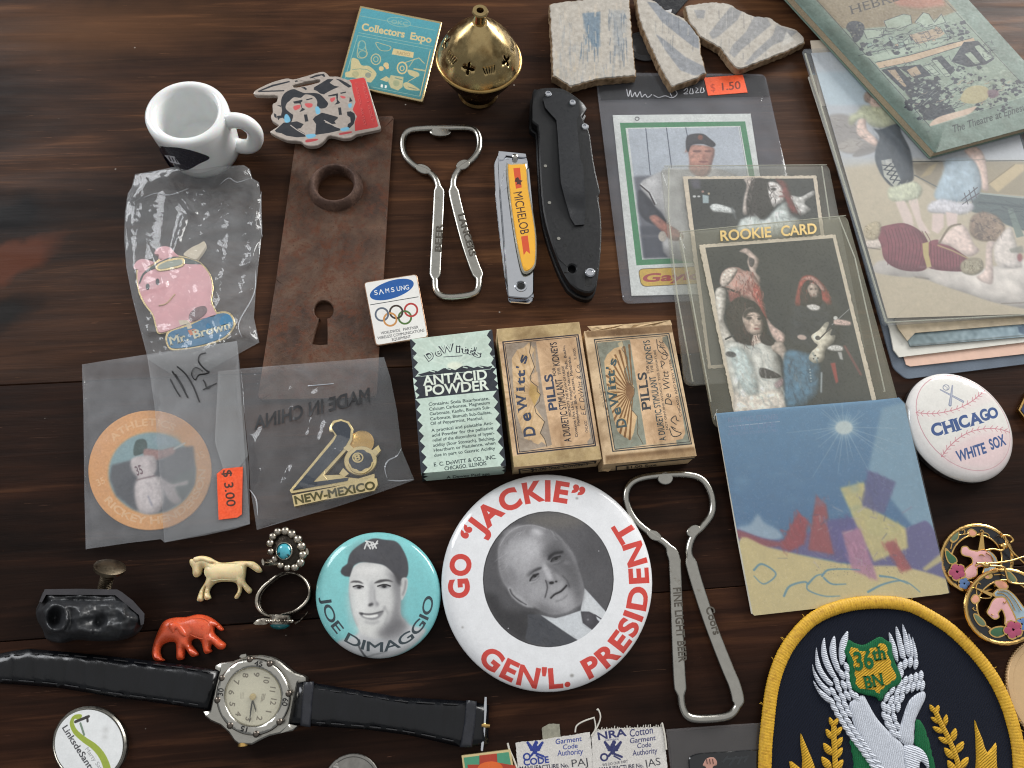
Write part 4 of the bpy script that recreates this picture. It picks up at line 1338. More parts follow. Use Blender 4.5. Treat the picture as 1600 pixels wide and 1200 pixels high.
# ------------------------------------------------------------------ nail clipper
cl = thing('nail_clipper', 'chrome nail clipper with a yellow lettered lever, between the opener and the knife', 'nail clipper', P(812, 360))
add('lower_arm', solid(rounded(W('A6', 2.0, 806, 285, 830, 232, 870, 225, 1004, 250, 1015, 300, 1045, 640, 1042, 1098, 1018, 1122, 895, 1112, 868, 950, 835, 680, 815, 480), 1.2), 2.0, .1, bevel=.3), CHROME, cl)
add('upper_arm', solid(rounded(W('A6', 5.0, 832, 212, 872, 228, 880, 262, 1010, 262, 1014, 300, 1046, 640, 1044, 1060, 1010, 1090, 890, 1080, 862, 700, 842, 450), 1.2), 5.0, 3.4, bevel=.4), CHROME, cl)
add('tail_block', solid(rounded(W('A6', 3.4, 885, 950, 1040, 930, 1040, 1085, 895, 1085), 1), 3.4, 2.0), CHROME, cl)
add('jaw', solid(W('A6', 5.6, 835, 212, 995, 228, 1000, 246, 975, 250, 880, 240, 862, 262, 838, 262), 5.6, 4.2, bevel=.2), CHROME, cl)
add('jaw_pin', lathe([(0, 0), (1.4, 0), (1.4, 6.6), (1.0, 7.0), (0, 7.1)], *P(805, 243, 7), 16), STEEL, cl)
zl = 7.6
lv_out = (880, 300, 905, 285, 985, 280, 1003, 295, 1018, 440, 1040, 570, 1060, 720, 1060, 850, 1048, 905, 1010, 935, 975, 925, 950, 830, 925, 690, 898, 500)
ly = Print('A6', zl, lv_out, 12, C(238, 172, 40))
ly.line(lv_out, C(205, 140, 30), 18, .7, 5, True, True)
rd = C(212, 74, 32)
ly.poly((922, 316, 962, 312, 972, 430, 938, 438), rd).poly((968, 722, 1008, 716, 1022, 826, 1000, 808, 984, 834), rd)
ly.poly((936, 375, 950, 368, 960, 385, 978, 390, 965, 402, 970, 415, 950, 410, 940, 415, 945, 400, 930, 395), C(70, 35, 28))
ly.text('MICHELOB', 922, 458, 966, 712, 52, C(66, 36, 26), .004)
add('lever_edge', solid(smooth(W('A6', zl - .4, *lv_out), 3), zl - .4, 6.1, bevel=.5), mat('clear_lever_edge', (.75, .73, .66), .15, .6), cl)
add('lever', solid(smooth(W('A6', zl, 890, 304, 910, 293, 980, 290, 996, 302, 1010, 440, 1033, 575, 1052, 720, 1052, 848, 1040, 897, 1008, 924, 982, 914, 958, 820, 933, 690, 907, 500), 3), zl, 7.0, bevel=.3), printed('yellow_lever_print', ly, .18, .6, .02), cl, uv=ly)
add('rivet', lathe([(0, 0), (2.9, 0), (2.9, 4.6), (2.6, 5.3), (2.0, 5.5), (1.8, 5.1), (0, 5.0)], *P(814, 447, 5.2), 24, .1), CHROME, cl)
add('rivet_bore', lathe([(0, 0), (1.7, 0), (1.7, .25), (0, .25)], *P(814, 447, 5.2), 20, 5.05), DARKHOLE, cl)

# ------------------------------------------------------------------ folding knife
kn = thing('folding_knife', 'closed black folding knife with a pocket clip, beside the baseball card', 'pocket knife', P(885, 310))
k_px = px('A3', -30, 545, 0, 528, 60, 518, 150, 525, 240, 580, 292, 640, 262, 690, 290, 740, 312, 800, 325, 900, 345, 1020, 372, 1140) + px('A6', 1425, 480, 1440, 560, 1448, 700, 1440, 850, 1425, 980, 1400, 1045, 1345, 1052, 1260, 1000, 1185, 855, 1118, 650, 1090, 470, 1075, 200, 1066, 60, 1030, 30)
def k_at(z, grow=0):
    q = smooth([P(x, y, z) for x, y in k_px], 2)
    return [tuple(p) for p in offset_in(q, -grow)] if grow else q
top_o = k_at(9)
hole_o = [W('A6', 9, *ellipse(1272, 912, 25, 24, 18))]
add('rear_scale', solid(offset_in(top_o, -.5).tolist(), 3.4, .1, bevel=.5), BLACKMETAL, kn)
add('liner', solid(offset_in(top_o, .9).tolist(), 5.4, 3.4), mat('dark_liner', (.06, .06, .065), .4, .5), kn)
add('front_scale', solid(top_o, 9.0, 5.4, hole_o, bevel=.6), BLACKMETAL, kn)
clip_px = px('A3', 32, 590, 50, 560, 90, 545, 150, 548, 210, 575, 245, 620, 245, 690, 232, 712, 240, 800, 255, 950) + px('A6', 1338, 300, 1350, 480, 1352, 560, 1345, 650, 1290, 655, 1262, 610, 1230, 500, 1205, 400, 1195, 250, 1185, 100) + px('A3', 112, 715, 80, 680, 45, 640)
def clip_z(x, y, e):
    return 10.2 + 1.6 * max(0, min(1, (y - 180) / 60)) - (2.0 * max(0, min(1, (y - 305) / 18)) if y > 305 else 0)
add('pocket_clip', solid_px(clip_px, clip_z, lambda x, y, e: clip_z(x, y, e) - 1.1, 8), mat('clip_black', (.17, .175, .185), .38, .4, .08, .5, .05, 3), kn)
def screw(xy, r, z, parent=kn, socket=True):
    add('screw', lathe([(0, 0), (r, 0), (r, .5), (r * .8, .95), (r * .5, 1.0), (r * .45, .5), (0, .5)], *xy, 20, z), CHROME, parent)
for c, x, y, r, z in (('A3', 62, 563, 1.75, 10.0), ('A3', 207, 615, 1.75, 10.0), ('A6', 1378, 938, 2.3, 9.0), ('A3', 280, 758, 1.9, 8.6)):
    screw(W(c, z, x, y)[0], r, z)
for x, y in ((1113, 303), (1137, 522), (1192, 735)):
    add('rivet', lathe([(0, 0), (.85, 0), (.8, .25), (0, .3)], *W('A6', 9, x, y)[0], 12, 8.95), STEEL, kn)
for x, y, r in ((1230, 775, .8), (1385, 835, .8)):
    add('screw_hole', lathe([(0, 0), (r, 0), (r, .04), (0, .04)], *W('A6', 9, x, y)[0], 12, 9.0), DARKHOLE, kn)
add('slot', solid(rounded(W('A6', 9, 1348, 955, 1392, 955, 1390, 1018, 1350, 1018), 1), 9.04, 8.9), DARKHOLE, kn)

# ------------------------------------------------------------------ partner pin
zs_ = 4.6
sp = thing('enamel_pin', 'small white rectangular sponsor pin with five coloured rings, lapping the rusty plate', 'pin', (*P(618, 482), 2), 'enamel pins')
so_ = rounded(W('D7', zs_, 155, 262, 868, 150, 1024, 1002, 315, 1120), 1.6, 6)
pp = Print('D7', zs_, (130, 130, 1050, 130, 1050, 1140, 130, 1140), 16, C(226, 223, 218))
pp.ell(533, 364, 306, 118, C(22, 84, 158), 1, 0, -17.5)
pp.text('S', 300, 438, 350, 430, 62, C(226, 226, 224), .012).text('UNG', 600, 386, 772, 358, 62, C(226, 226, 224), .012).text('M', 448, 412, 506, 402, 62, C(226, 226, 224), .012).text('S', 525, 400, 575, 391, 62, C(226, 226, 224), .012)
pp.line((368, 428, 385, 366, 422, 418), C(226, 226, 224), 13)
pp.line((248, 569, 886, 462), C(60, 64, 66), 11)
for x, y, c in ((400, 697, C(88, 98, 112)), (592, 664, C(56, 44, 36)), (790, 638, C(176, 52, 48)), (512, 765, C(196, 136, 74)), (708, 738, C(74, 108, 50))):
    pp.ring(x, y, 84, 84, 25, c)
for x, y, c, a0, a1 in ((400, 697, C(88, 98, 112), -40, 15), (592, 664, C(56, 44, 36), 40, 75), (592, 664, C(56, 44, 36), -25, 15), (790, 638, C(176, 52, 48), 60, 95)):
    pp.line([(x + 84 * math.cos(t), y + 84 * math.sin(t)) for t in np.radians(np.linspace(a0, a1, 8))], c, 25)
ink = C(52, 52, 56)
pp.text('WORLDWIDE', 390, 968, 650, 925, 38, ink, .004).text('PARTNER', 686, 918, 892, 884, 38, ink, .004).text('WIRELESS COMMUNICATIONS', 345, 1034, 972, 925, 38, ink, .004).text('EQUIPMENT', 535, 1054, 790, 1010, 38, ink, .004)
add('backing', solid(so_, zs_, zs_ - 1.5, bevel=.25), mat('rose_gold_edge', (.72, .58, .48), .3, 1), sp)
add('enamel_face', solid(rounded(W('D7', zs_ + .06, 170, 275, 858, 166, 1008, 992, 328, 1104), 1.3, 6), zs_ + .06, zs_ - .2), printed('sponsor_print', pp, .25, .3, .02), sp, uv=pp)
add('pin_clutch', lathe([(0, 0), (3, 0), (3, 1), (0, 1.1)], *P(600, 478, 2), 18, 2.02), STEEL, sp)

# ------------------------------------------------------------------ painted pottery sherds and the dark things behind them
clay = mat('broken_clay', (.55, .46, .36), .85, 0, .35, .3, .9, 1.2, dirt=(.34, .26, .18), dirt_at=(.5, .65), ds=.25, spec=.15)
def sherd(label, outline, paint, seed, z0, th):
    zz = z0 + th
    cv = Print('A3', zz, outline, 8, C(174, 167, 156))
    paint(cv)
    cv.grain(.018, seed, 5).grain(.012, seed + 1, 1)
    o = thing('pottery_sherd', label, 'sherd', (*centre(W('A3', zz, *outline)), z0), 'pottery sherds')
    q = jag(W('A3', zz, *outline), .28, 1.1, seed)
    nz = noise2(seed, 6, .1, .5)
    add('broken_body', solid(offset_in(q, -.25).tolist(), zz - .5, z0, spacing=3), clay, o, 25)
    add('painted_face', solid(q, lambda p, e: zz + .25 * nz(*p) - (.5 if e < .01 else 0), zz - .6, spacing=2.2, bevel=.35), printed('sherd_paint_%d' % seed, cv, .7, 0, .35, 1.6, 0, .25, .5, (.62, .57, .50)), o, 30, uv=cv)
r_ = random.Random(8)
def streaks(cv, x0, x1, y0, y1, col, n, a=.5, w=10):
    for _ in range(n):
        x, y = r_.uniform(x0, x1), r_.uniform(y0, y1)
        cv.line((x, y, x + r_.uniform(-6, 6), y + r_.uniform(20, 90)), col, r_.uniform(3, w), r_.uniform(.2, 1) * a, 2)
def paint1(cv):
    bl, gy = C(102, 122, 138), C(140, 146, 150)
    cv.poly((265, 80, 370, 70, 375, 280, 330, 280, 290, 200), bl, .85, 6)
    cv.poly((425, 60, 520, 60, 525, 180, 500, 330, 465, 330, 440, 160), gy, .6, 10)
    streaks(cv, 130, 200, 60, 430, gy, 36, .6); streaks(cv, 260, 370, 60, 300, C(84, 108, 128), 44, .7); streaks(cv, 420, 530, 50, 330, C(96, 110, 124), 44, .7)
    streaks(cv, 190, 300, 250, 480, gy, 40, .6); streaks(cv, 330, 460, 340, 470, gy, 22, .6); streaks(cv, 90, 560, 0, 480, C(188, 176, 160), 60, .7, 14); streaks(cv, 90, 560, 300, 500, C(200, 180, 150), 20, .5, 20)
def paint2(cv):
    gy = C(128, 132, 138)
    cv.poly((650, 10, 720, 20, 770, 70, 900, 140, 960, 230, 960, 290, 930, 280, 850, 220, 740, 130), gy, .95, 3)
    cv.poly((700, 200, 760, 240, 880, 340, 1000, 400, 1000, 440, 930, 450, 850, 420, 760, 300), gy, .85, 4)
    streaks(cv, 700, 960, 60, 260, C(90, 98, 106), 24, .5); streaks(cv, 620, 990, 20, 480, C(196, 190, 178), 34, .5, 14)
def paint3(cv):
    gy = C(140, 140, 140)
    for q in ((1150, 40, 1215, 70, 1190, 120, 1080, 215, 1040, 235, 1020, 200, 1090, 110), (1290, 95, 1370, 110, 1390, 150, 1210, 300, 1170, 345, 1140, 315, 1160, 270, 1240, 190), (1420, 150, 1545, 190, 1500, 230, 1400, 270, 1260, 385, 1230, 385, 1290, 310, 1400, 210), (930, 60, 1000, 60, 990, 110, 950, 110)):
        cv.poly(q, gy, .95, 4)
    cv.poly((1480, 190, 1530, 240, 1450, 280), C(190, 186, 178), .9, 4)
    streaks(cv, 900, 1560, 30, 380, C(196, 190, 180), 40, .4, 10); streaks(cv, 1050, 1500, 60, 350, C(112, 114, 118), 30, .4)
sherd('squarish cream pottery sherd with faded blue vertical stripes', (72, 25, 160, 8, 330, -6, 545, -16, 552, 100, 565, 250, 585, 448, 500, 455, 350, 470, 240, 500, 200, 515, 150, 480, 92, 450, 84, 250), paint1, 11, 1.3, 4.6)
sherd('narrow pottery sherd with two grey bands, between the other two sherds', (585, -40, 640, -12, 700, 5, 765, 62, 870, 105, 915, 160, 965, 225, 970, 310, 1003, 430, 950, 462, 800, 515, 770, 470, 700, 330, 640, 200, 605, 100), paint2, 21, 1.3, 4.2)
sherd('triangular pottery sherd with diagonal grey stripes, beside the green booklet', (878, 32, 960, 20, 1040, 12, 1140, 20, 1200, 60, 1280, 95, 1385, 105, 1450, 150, 1545, 180, 1588, 225, 1590, 250, 1480, 305, 1350, 355, 1250, 395, 1195, 408, 1150, 370, 1090, 285, 970, 215, 900, 120), paint3, 31, 1.3, 4.2)
dk = thing('lens_cap', 'black ribbed round cap half hidden between two pottery sherds', 'cap', P(1008, 68))
add('cap_body', lathe([(0, .1), (9.2, .1), (9.6, .5), (9.6, 1.0), (8.8, 1.2), (8.4, 1.0), (7.6, 1.2), (7.2, 1.0), (6.4, 1.2), (6.0, 1.0), (0, 1.1)], *P(1006, 72, 1), 40), mat('black_rubber', (.13, .13, .135), .5), dk, 30)
bx = thing('dark_case', 'small black case with a white mark, behind the narrow sherd', 'case', P(1032, -8))
add('case_body', solid(rounded(W('P', 1.0, (985, -20), (1090, -18), (1052, 26), (1012, 22)), 2), 1.0, .1, bevel=.2), BLACK, bx)
add('case_mark', solid(W('A3', 1.1, 745, 65, 800, 55, 792, 82, 770, 72), 1.08, .9), mat('white_ink', (.7, .7, .7), .5), bx)
# ------------------------------------------------------------------ cards in clear holders
SLEEVE = film('soft_sleeve', (.62, .63, .66), .15, .07, .12, .1, .2)
RIGID = film('rigid_holder', (.80, .80, .76), .075, .035, .06, .08, .35)
RIGIDY = film('yellowed_holder', (.80, .79, .70), .07, .035, .06, .08, .45)
HEDGE = film('holder_edge', (.80, .80, .74), .38, .2, 0, .3, .3)
PAPER = mat('card_stock', (.86, .84, .80), .6)
def person(cv, k, x, y):
    pass
# baseball card in its soft sleeve
sv = thing('card_sleeve', 'soft clear sleeve with an orange price tag, holding the green bordered baseball card', 'card sleeve', P(1085, 300))
s_out = rounded(W('P', .9, (930, 112), (1196, 115), (1272, 462), (974, 474)), 3.5)
add('sleeve_film', solid(s_out, lambda p, e: .9 if e > .6 else .55, .08, spacing=7, rings=(.7, 1.4)), SLEEVE, sv, 24)
add('seal_band', solid(W('P', .98, (932, 118), (1194, 118), (1203, 150), (940, 156)), .98, .93), film('seal_band', (.30, .30, .31), .35, .15, .1, .1, .1), sv)
scr = mat('white_scribble', (.72, .72, .74), .4)
for q in ((530, 530, 540, 575, 552, 535, 562, 578, 580, 550, 590, 578, 610, 545, 620, 578, 640, 560, 655, 580, 680, 562), (690, 565, 720, 580, 760, 570, 800, 582, 830, 560, 815, 535, 790, 552, 800, 575), (870, 540, 890, 525, 890, 545, 870, 558, 895, 558), (912, 525, 905, 555, 925, 555, 920, 528), (940, 522, 955, 530, 940, 552, 962, 550), (975, 520, 970, 550, 990, 545, 985, 522)):
    add('embossed_script', tube([(*p, 1.0) for p in smooth(W('A3', 1.0, *q), 4, False)], .22, 5, flat=.06), scr, sv)
tg = Print('A3', 1.2, (980, 435, 1260, 435, 1260, 580, 980, 580), 10, C(247, 88, 40))
tg.text('$', 1030, 545, 1062, 541, 44, C(190, 60, 30)).text('1.50', 1085, 540, 1210, 528, 46, C(120, 45, 30), .008).text('1.50', 1088, 540, 1213, 528, 46, C(120, 45, 30), .0, a=.5)
tg.grain(.012, 1, 2)
add('price_sticker', solid(W('A3', 1.2, 990, 462, 1222, 445, 1250, 550, 1015, 568), 1.2, .99), printed('dollar_fifty_sticker', tg, .55), sv, uv=tg)
zc1 = .62
c1o = (55, 252, 735, 245, 868, 1125, 148, 1143)
cp = Print('D6', zc1, c1o, 9, C(232, 236, 232))
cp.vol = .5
gr = C(66, 148, 92)
cp.poly((90, 290, 708, 283, 826, 962, 172, 993), gr).poly((118, 315, 684, 305, 796, 938, 200, 965), C(232, 236, 232)).poly((130, 320, 674, 311, 785, 932, 208, 958), C(196, 204, 214))
cp.fade(130, 320, 130, 321, C(0, 0, 0), C(0, 0, 0), 0)
cp.poly((160, 555, 250, 550, 320, 580, 420, 600, 780, 700, 785, 932, 208, 958), C(98, 100, 108), .9, 8)
cp.poly((190, 800, 780, 790, 785, 932, 208, 958), C(66, 70, 80), .9, 8).line((195, 850, 780, 840), C(130, 130, 134), 14, .5, 6)
for q in ((218, 318, 240, 545), (320, 316, 345, 510), (415, 314, 440, 440)):
    cp.line(q, C(90, 98, 112), 6, .9)
cp.line((680, 312, 720, 560), C(150, 160, 170), 4)
cp.poly((190, 595, 260, 545, 340, 515, 420, 520, 530, 510, 620, 530, 700, 580, 720, 700, 700, 950, 330, 955, 310, 760, 250, 690), C(206, 205, 205), 1, 5, True)
cp.poly((190, 620, 250, 680, 260, 700, 310, 760, 330, 800, 250, 790, 190, 740, 180, 660), C(52, 54, 60), 1, 5, True)
cp.line((190, 597, 235, 635, 262, 692), C(60, 50, 50), 9).line((195, 592, 240, 628, 270, 688), C(225, 225, 225), 8)
cp.poly((235, 760, 270, 745, 330, 790, 390, 830, 400, 860, 350, 870, 290, 820), C(188, 128, 110), 1, 4, True).ell(300, 850, 20, 26, C(216, 205, 190), 1, 2)
cp.poly((410, 440, 425, 432, 432, 470, 440, 520, 500, 545, 535, 515, 550, 470, 556, 440, 545, 410, 440, 400), C(196, 142, 122), 1, 4, True)
cp.poly((440, 500, 530, 500, 530, 540, 490, 560, 440, 530), C(176, 122, 104), 1, 6, True)
cp.ell(470, 430, 22, 6, C(120, 80, 68), .8, 3).ell(525, 430, 18, 6, C(120, 80, 68), .8, 3).ell(505, 458, 9, 14, C(168, 112, 94), .8, 4).ell(503, 482, 24, 5, C(150, 90, 80), .9, 3)
cp.poly((416, 410, 420, 360, 450, 345, 500, 345, 530, 365, 562, 395, 545, 410, 500, 395, 445, 400, 428, 435), C(58, 54, 54), 1, 3, True).ell(487, 362, 13, 13, C(150, 88, 62), .9, 2)
cp.poly(rounded([(178, 1010), (640, 990), (660, 1075), (195, 1100)], 28), C(110, 90, 40)).poly(rounded([(182, 1013), (640, 994), (656, 1072), (198, 1096)], 26), C(232, 190, 62))
cp.text('Gaylord', 196, 1075, 610, 1054, 42, C(186, 62, 48), .035, .15)
cp.ring(175, 270, 10, 8, 4, C(60, 60, 60))
cp.photo(.03, 9)
add('baseball_card', solid(W('D6', zc1, *c1o), zc1, .35), printed('baseball_card_print', cp, .35, .2, .02), None, uv=cp, label='green bordered baseball card of a player in a dark cap', cat='card')

def concert(cv, x0, y0, sx, sy):
    """dark stage picture"""
# rear rigid holder
z2 = 2.0
h2 = thing('card_holder', 'rigid clear card holder without lettering, half under the lettered holder', 'card holder', (*P(1150, 440), 1.0), 'rigid card holders')
h2o = rounded(W('A7', 2.9, 362, 62, 1200, 52, 1405, 1085, 482, 1158), 4)
add('holder_shell', solid(h2o, lambda p, e: 2.9 if e > .3 else 2.6, 1.05, spacing=7, rings=(.4, .9)), RIGID, h2, 24)
def rim(parent, crop, z, pts, w=.35, h=.25):
    add('holder_edge', tube([(*p, z) for p in W(crop, z, *pts)], w, 6, flat=h), HEDGE, parent)
rim(h2, 'A7', 2.7, (400, 70, 398, 300, 440, 700, 520, 1140)); rim(h2, 'A7', 2.7, (1165, 62, 1205, 330)); rim(h2, 'A7', 2.7, (378, 62, 1190, 56), .25)
c2 = jag(W('A7', z2, 470, 115, 1138, 110, 1262, 1030, 598, 1075), .22, .8, 5)
p2 = Print('A7', z2, (460, 100, 1280, 100, 1280, 1090, 460, 1090), 9, C(224, 208, 186))
p2.poly((495, 128, 1122, 124, 1240, 1015, 610, 1058), C(36, 41, 46))
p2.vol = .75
wht, skn = C(206, 210, 210), C(196, 180, 168)
p2.poly((775, 125, 835, 125, 830, 190, 800, 230, 800, 300, 770, 300, 775, 220, 790, 160), C(200, 186, 178), .95, 4, True)
p2.poly((820, 130, 900, 135, 915, 200, 935, 250, 900, 300, 850, 335, 800, 320, 790, 230), C(34, 30, 32), 1, 4, True)
p2.poly((900, 140, 950, 150, 985, 190, 975, 240, 945, 255, 925, 270, 905, 230, 895, 180), C(206, 200, 198), 1, 3, True)
p2.ell(924, 178, 14, 8, C(34, 30, 32), .9, 4).line((908, 164, 940, 162), C(60, 50, 50), 6, .7, 2).line((924, 184, 926, 204), C(70, 60, 60), 5, .6, 3).ell(962, 214, 12, 5, C(130, 84, 80), .8, 3).ell(958, 192, 10, 12, C(224, 212, 204), .5, 5)
p2.poly((930, 130, 985, 140, 1010, 200, 1040, 270, 1060, 300, 1020, 300, 985, 240, 960, 160), C(128, 52, 52), .9, 6, True)
p2.poly((1010, 210, 1060, 215, 1120, 185, 1130, 205, 1080, 245, 1110, 280, 1060, 310, 1030, 260), C(196, 194, 192), 1, 3, True)
p2.poly((750, 345, 780, 320, 830, 310, 880, 330, 930, 280, 985, 240, 1010, 300, 1060, 340, 1000, 420, 760, 420), C(196, 204, 202), .95, 6, True)
p2.poly((605, 262, 640, 250, 720, 275, 730, 300, 660, 295, 620, 290), wht, 1, 3, True).line((715, 270, 735, 325), C(90, 96, 100), 12, .8, 2)
p2.poly((568, 205, 600, 210, 600, 248, 570, 248), C(170, 190, 196), 1, 3).ell(528, 214, 9, 6, wht, 1, 1).ell(550, 214, 8, 5, wht, 1, 1).ell(570, 190, 7, 6, C(170, 130, 120), 1, 1).ell(600, 200, 6, 6, C(200, 180, 150), 1, 1)
p2.poly((505, 128, 555, 128, 560, 175, 520, 175), C(92, 88, 108), .8, 8)
p2.strokes((810, 130, 900, 135, 935, 250, 850, 335, 790, 300), (C(24, 22, 24), C(64, 56, 56), C(40, 34, 36)), 90, 46, 6, 80, .8, 1, 30, 3)
p2.strokes((940, 130, 1010, 200, 1060, 300, 1000, 280), (C(150, 62, 58), C(84, 34, 36)), 40, 40, 6, 60, .8, 1, 20, 4)
p2.strokes((760, 340, 880, 320, 1000, 300, 1040, 400, 780, 410), (C(140, 150, 152), C(220, 222, 220), C(112, 120, 124)), 60, 60, 8, 60, .5, 3, 40, 5)
p2.strokes((780, 130, 830, 130, 800, 300, 775, 290), (C(120, 100, 96), C(226, 212, 204)), 40, 26, 6, 80, .6, 2, 40, 6)
p2.photo(.03, 12)
add('picture_card', solid(c2, z2, 1.75), printed('stage_card_print_rear', p2, .3, .2, .02), None, uv=p2, label='cream edged card of a stage singer in the holder without lettering', cat='card', group='concert picture cards')

# front rigid holder with gold lettering
h3 = thing('card_holder', 'rigid clear card holder with gold rookie card lettering', 'card holder', (*P(1220, 530), 3.1), 'rigid card holders')
h3o = rounded(W('A7', 4.9, 448, 388, 1290, 305, 1575, 1330, 632, 1370), 4)
add('holder_shell', solid(h3o, lambda p, e: 4.9 if e > .3 else 4.6, 3.1, spacing=7, rings=(.4, .9)), RIGIDY, h3, 24)
rim(h3, 'A7', 4.75, (1250, 318, 1330, 520, 1480, 1190)); rim(h3, 'A7', 4.75, (458, 400, 500, 640, 610, 1240), .3)
add('holder_edge', tube([(*p, 4.8) for p in W('A7', 4.8, 448, 392, 1285, 310)], .25, 6), HEDGE, h3)
lt = letters(line_loops('ROOKIE', (180, 106), (502, 80), 66, .022) + line_loops('CARD', (562, 76), (788, 58), 66, .022), 4.9, 5.05, at('D5', 5.0))
add('gold_lettering', lt, mat('gold_print', (.82, .71, .47), .38, .35), h3)
z3 = 4.0
c3 = jag(W('D5', z3, 50, 130, 900, 65, 1185, 1210, 290, 1285), .22, .8, 9)
p3 = Print('D5', z3, (40, 50, 1200, 50, 1200, 1300, 40, 1300), 9, C(222, 208, 186))
p3.poly((88, 148, 885, 88, 1150, 1190, 310, 1255), C(40, 46, 52))
p3.fade(500, 100, 600, 1200, C(0, 0, 0), C(0, 0, 0), 0)
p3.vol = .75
# raised arm and hand, long hair
red, hair = C(172, 74, 66), C(36, 30, 33)
p3.poly((300, 170, 345, 150, 390, 185, 425, 220, 420, 260, 405, 300, 430, 330, 430, 370, 400, 380, 370, 300, 350, 240, 355, 200, 320, 180), C(204, 182, 172), 1, 3, True)
p3.poly((360, 210, 395, 225, 385, 265, 365, 260), C(70, 66, 70), .9, 3, True)
p3.poly((180, 370, 190, 310, 230, 275, 290, 270, 330, 290, 380, 300, 420, 360, 445, 430, 455, 500, 470, 580, 440, 560, 400, 490, 340, 470, 300, 440, 240, 440, 215, 400), C(190, 150, 140), 1, 4, True)
p3.poly((180, 370, 195, 305, 240, 275, 290, 280, 270, 330, 230, 380, 200, 395), C(206, 192, 182), 1, 3, True)
p3.poly((400, 370, 440, 420, 455, 520, 480, 600, 440, 580, 410, 490, 380, 440), red, .85, 5, True).poly((240, 420, 300, 430, 310, 470, 260, 500, 235, 470), C(150, 80, 76), .8, 6, True)
p3.line((150, 385, 190, 395, 240, 410, 300, 430), C(56, 50, 52), 16, .9, 2).line((160, 405, 210, 380, 260, 390), C(190, 180, 175), 5, .8, 1)
p3.ell(320, 345, 38, 34, C(200, 172, 164), .9, 6).ell(355, 395, 20, 44, C(150, 92, 88), .7, 6)
p3.poly((150, 420, 215, 410, 215, 530, 205, 600, 250, 690, 290, 760, 230, 780, 200, 740, 170, 600), C(206, 200, 192), 1, 4, True)
p3.poly((215, 560, 240, 500, 290, 460, 350, 470, 410, 500, 450, 560, 475, 620, 470, 700, 440, 690, 380, 750, 350, 790, 290, 740, 240, 660), hair, 1, 4, True)
p3.poly((320, 580, 345, 530, 390, 525, 425, 560, 445, 610, 440, 680, 400, 695, 360, 680, 335, 640), C(212, 200, 190), 1, 3, True)
p3.ell(360, 582, 34, 22, hair, 1, 2).ell(428, 588, 16, 12, hair, 1, 2).line((362, 600, 366, 632), hair, 7).line((428, 598, 432, 615), hair, 5).ell(402, 622, 9, 18, C(186, 168, 158), .9, 4).ell(412, 652, 24, 8, C(120, 66, 66), .95, 2)
p3.poly((390, 690, 440, 690, 450, 760, 380, 770), C(196, 178, 166), 1, 4, True)
p3.poly((210, 740, 290, 740, 370, 760, 440, 740, 500, 760, 550, 840, 570, 960, 580, 1160, 300, 1180, 270, 1060, 230, 900), C(208, 208, 202), 1, 5, True)
p3.poly((240, 780, 330, 780, 380, 860, 420, 1000, 400, 1080, 330, 1040, 270, 930), C(176, 198, 202), .6, 12, True)
p3.poly((430, 900, 500, 915, 560, 950, 540, 962, 440, 960), C(52, 48, 52), 1, 4, True).line((215, 720, 265, 695), C(60, 60, 64), 12).ell(248, 815, 34, 18, C(60, 60, 64), .9, 4, 10)
p3.poly((270, 1050, 330, 1080, 420, 1060, 560, 1040, 590, 1190, 300, 1230), C(222, 210, 198), .9, 6, True).poly((520, 1000, 575, 960, 580, 1000, 540, 1030), C(150, 120, 126), .7, 6, True)
p3.poly((470, 590, 520, 640, 585, 690, 580, 745, 540, 740, 500, 690), C(206, 178, 168), 1, 3, True)
p3.poly((500, 760, 530, 735, 575, 745, 600, 800, 630, 870, 660, 920, 700, 960, 725, 1040, 715, 1075, 690, 1060, 640, 1000, 590, 900, 560, 830, 510, 790), C(204, 186, 174), 1, 4, True)
p3.line((600, 890, 660, 880), C(40, 40, 44), 20, .95, 2).line((620, 950, 690, 930), C(70, 66, 68), 16, .9, 2).line((640, 985, 695, 965), C(80, 76, 78), 12, .8, 2)
p3.poly((430, 700, 480, 690, 520, 740, 490, 760, 440, 740), hair, .95, 4, True)
# guitarist behind
p3.poly((590, 800, 730, 800, 800, 850, 810, 960, 790, 1070, 690, 1150, 600, 1150, 580, 1000), C(72, 112, 138), 1, 6, True)
p3.poly((640, 460, 720, 440, 800, 470, 900, 540, 930, 700, 860, 800, 700, 800, 600, 700), C(46, 50, 56), .9, 20, True)
p3.poly((650, 505, 660, 420, 690, 335, 750, 320, 800, 350, 850, 410, 880, 500, 830, 490, 790, 420, 740, 380, 700, 420, 690, 500), red, .95, 5, True)
p3.poly((685, 500, 690, 400, 730, 350, 790, 370, 815, 430, 810, 510, 760, 520), hair, 1, 4, True)
p3.poly((685, 350, 740, 325, 790, 350, 840, 410, 820, 420, 770, 365, 720, 350), C(206, 158, 148), .9, 4, True)
p3.poly((728, 400, 755, 365, 790, 390, 795, 450, 765, 460, 740, 440), C(206, 196, 190), 1, 3, True)
p3.ell(748, 405, 10, 9, hair, 1, 2).ell(779, 405, 9, 9, hair, 1, 2).ell(768, 443, 11, 5, C(110, 70, 70), .9, 1)
p3.poly((720, 510, 760, 500, 805, 515, 800, 540, 750, 540), C(208, 204, 200), 1, 3, True)
p3.line((880, 630, 990, 530), C(150, 152, 154), 5).poly((890, 600, 930, 595, 995, 610, 995, 635, 930, 635, 895, 630), C(200, 172, 164), 1, 3, True).ell(902, 587, 14, 12, C(215, 215, 210), 1, 2)
p3.poly((750, 700, 800, 660, 840, 615, 862, 620, 840, 680, 880, 655, 870, 695, 900, 695, 890, 740, 840, 790, 830, 850, 780, 872, 735, 845, 750, 800, 790, 760, 770, 740), C(216, 208, 190), 1, 2, True)
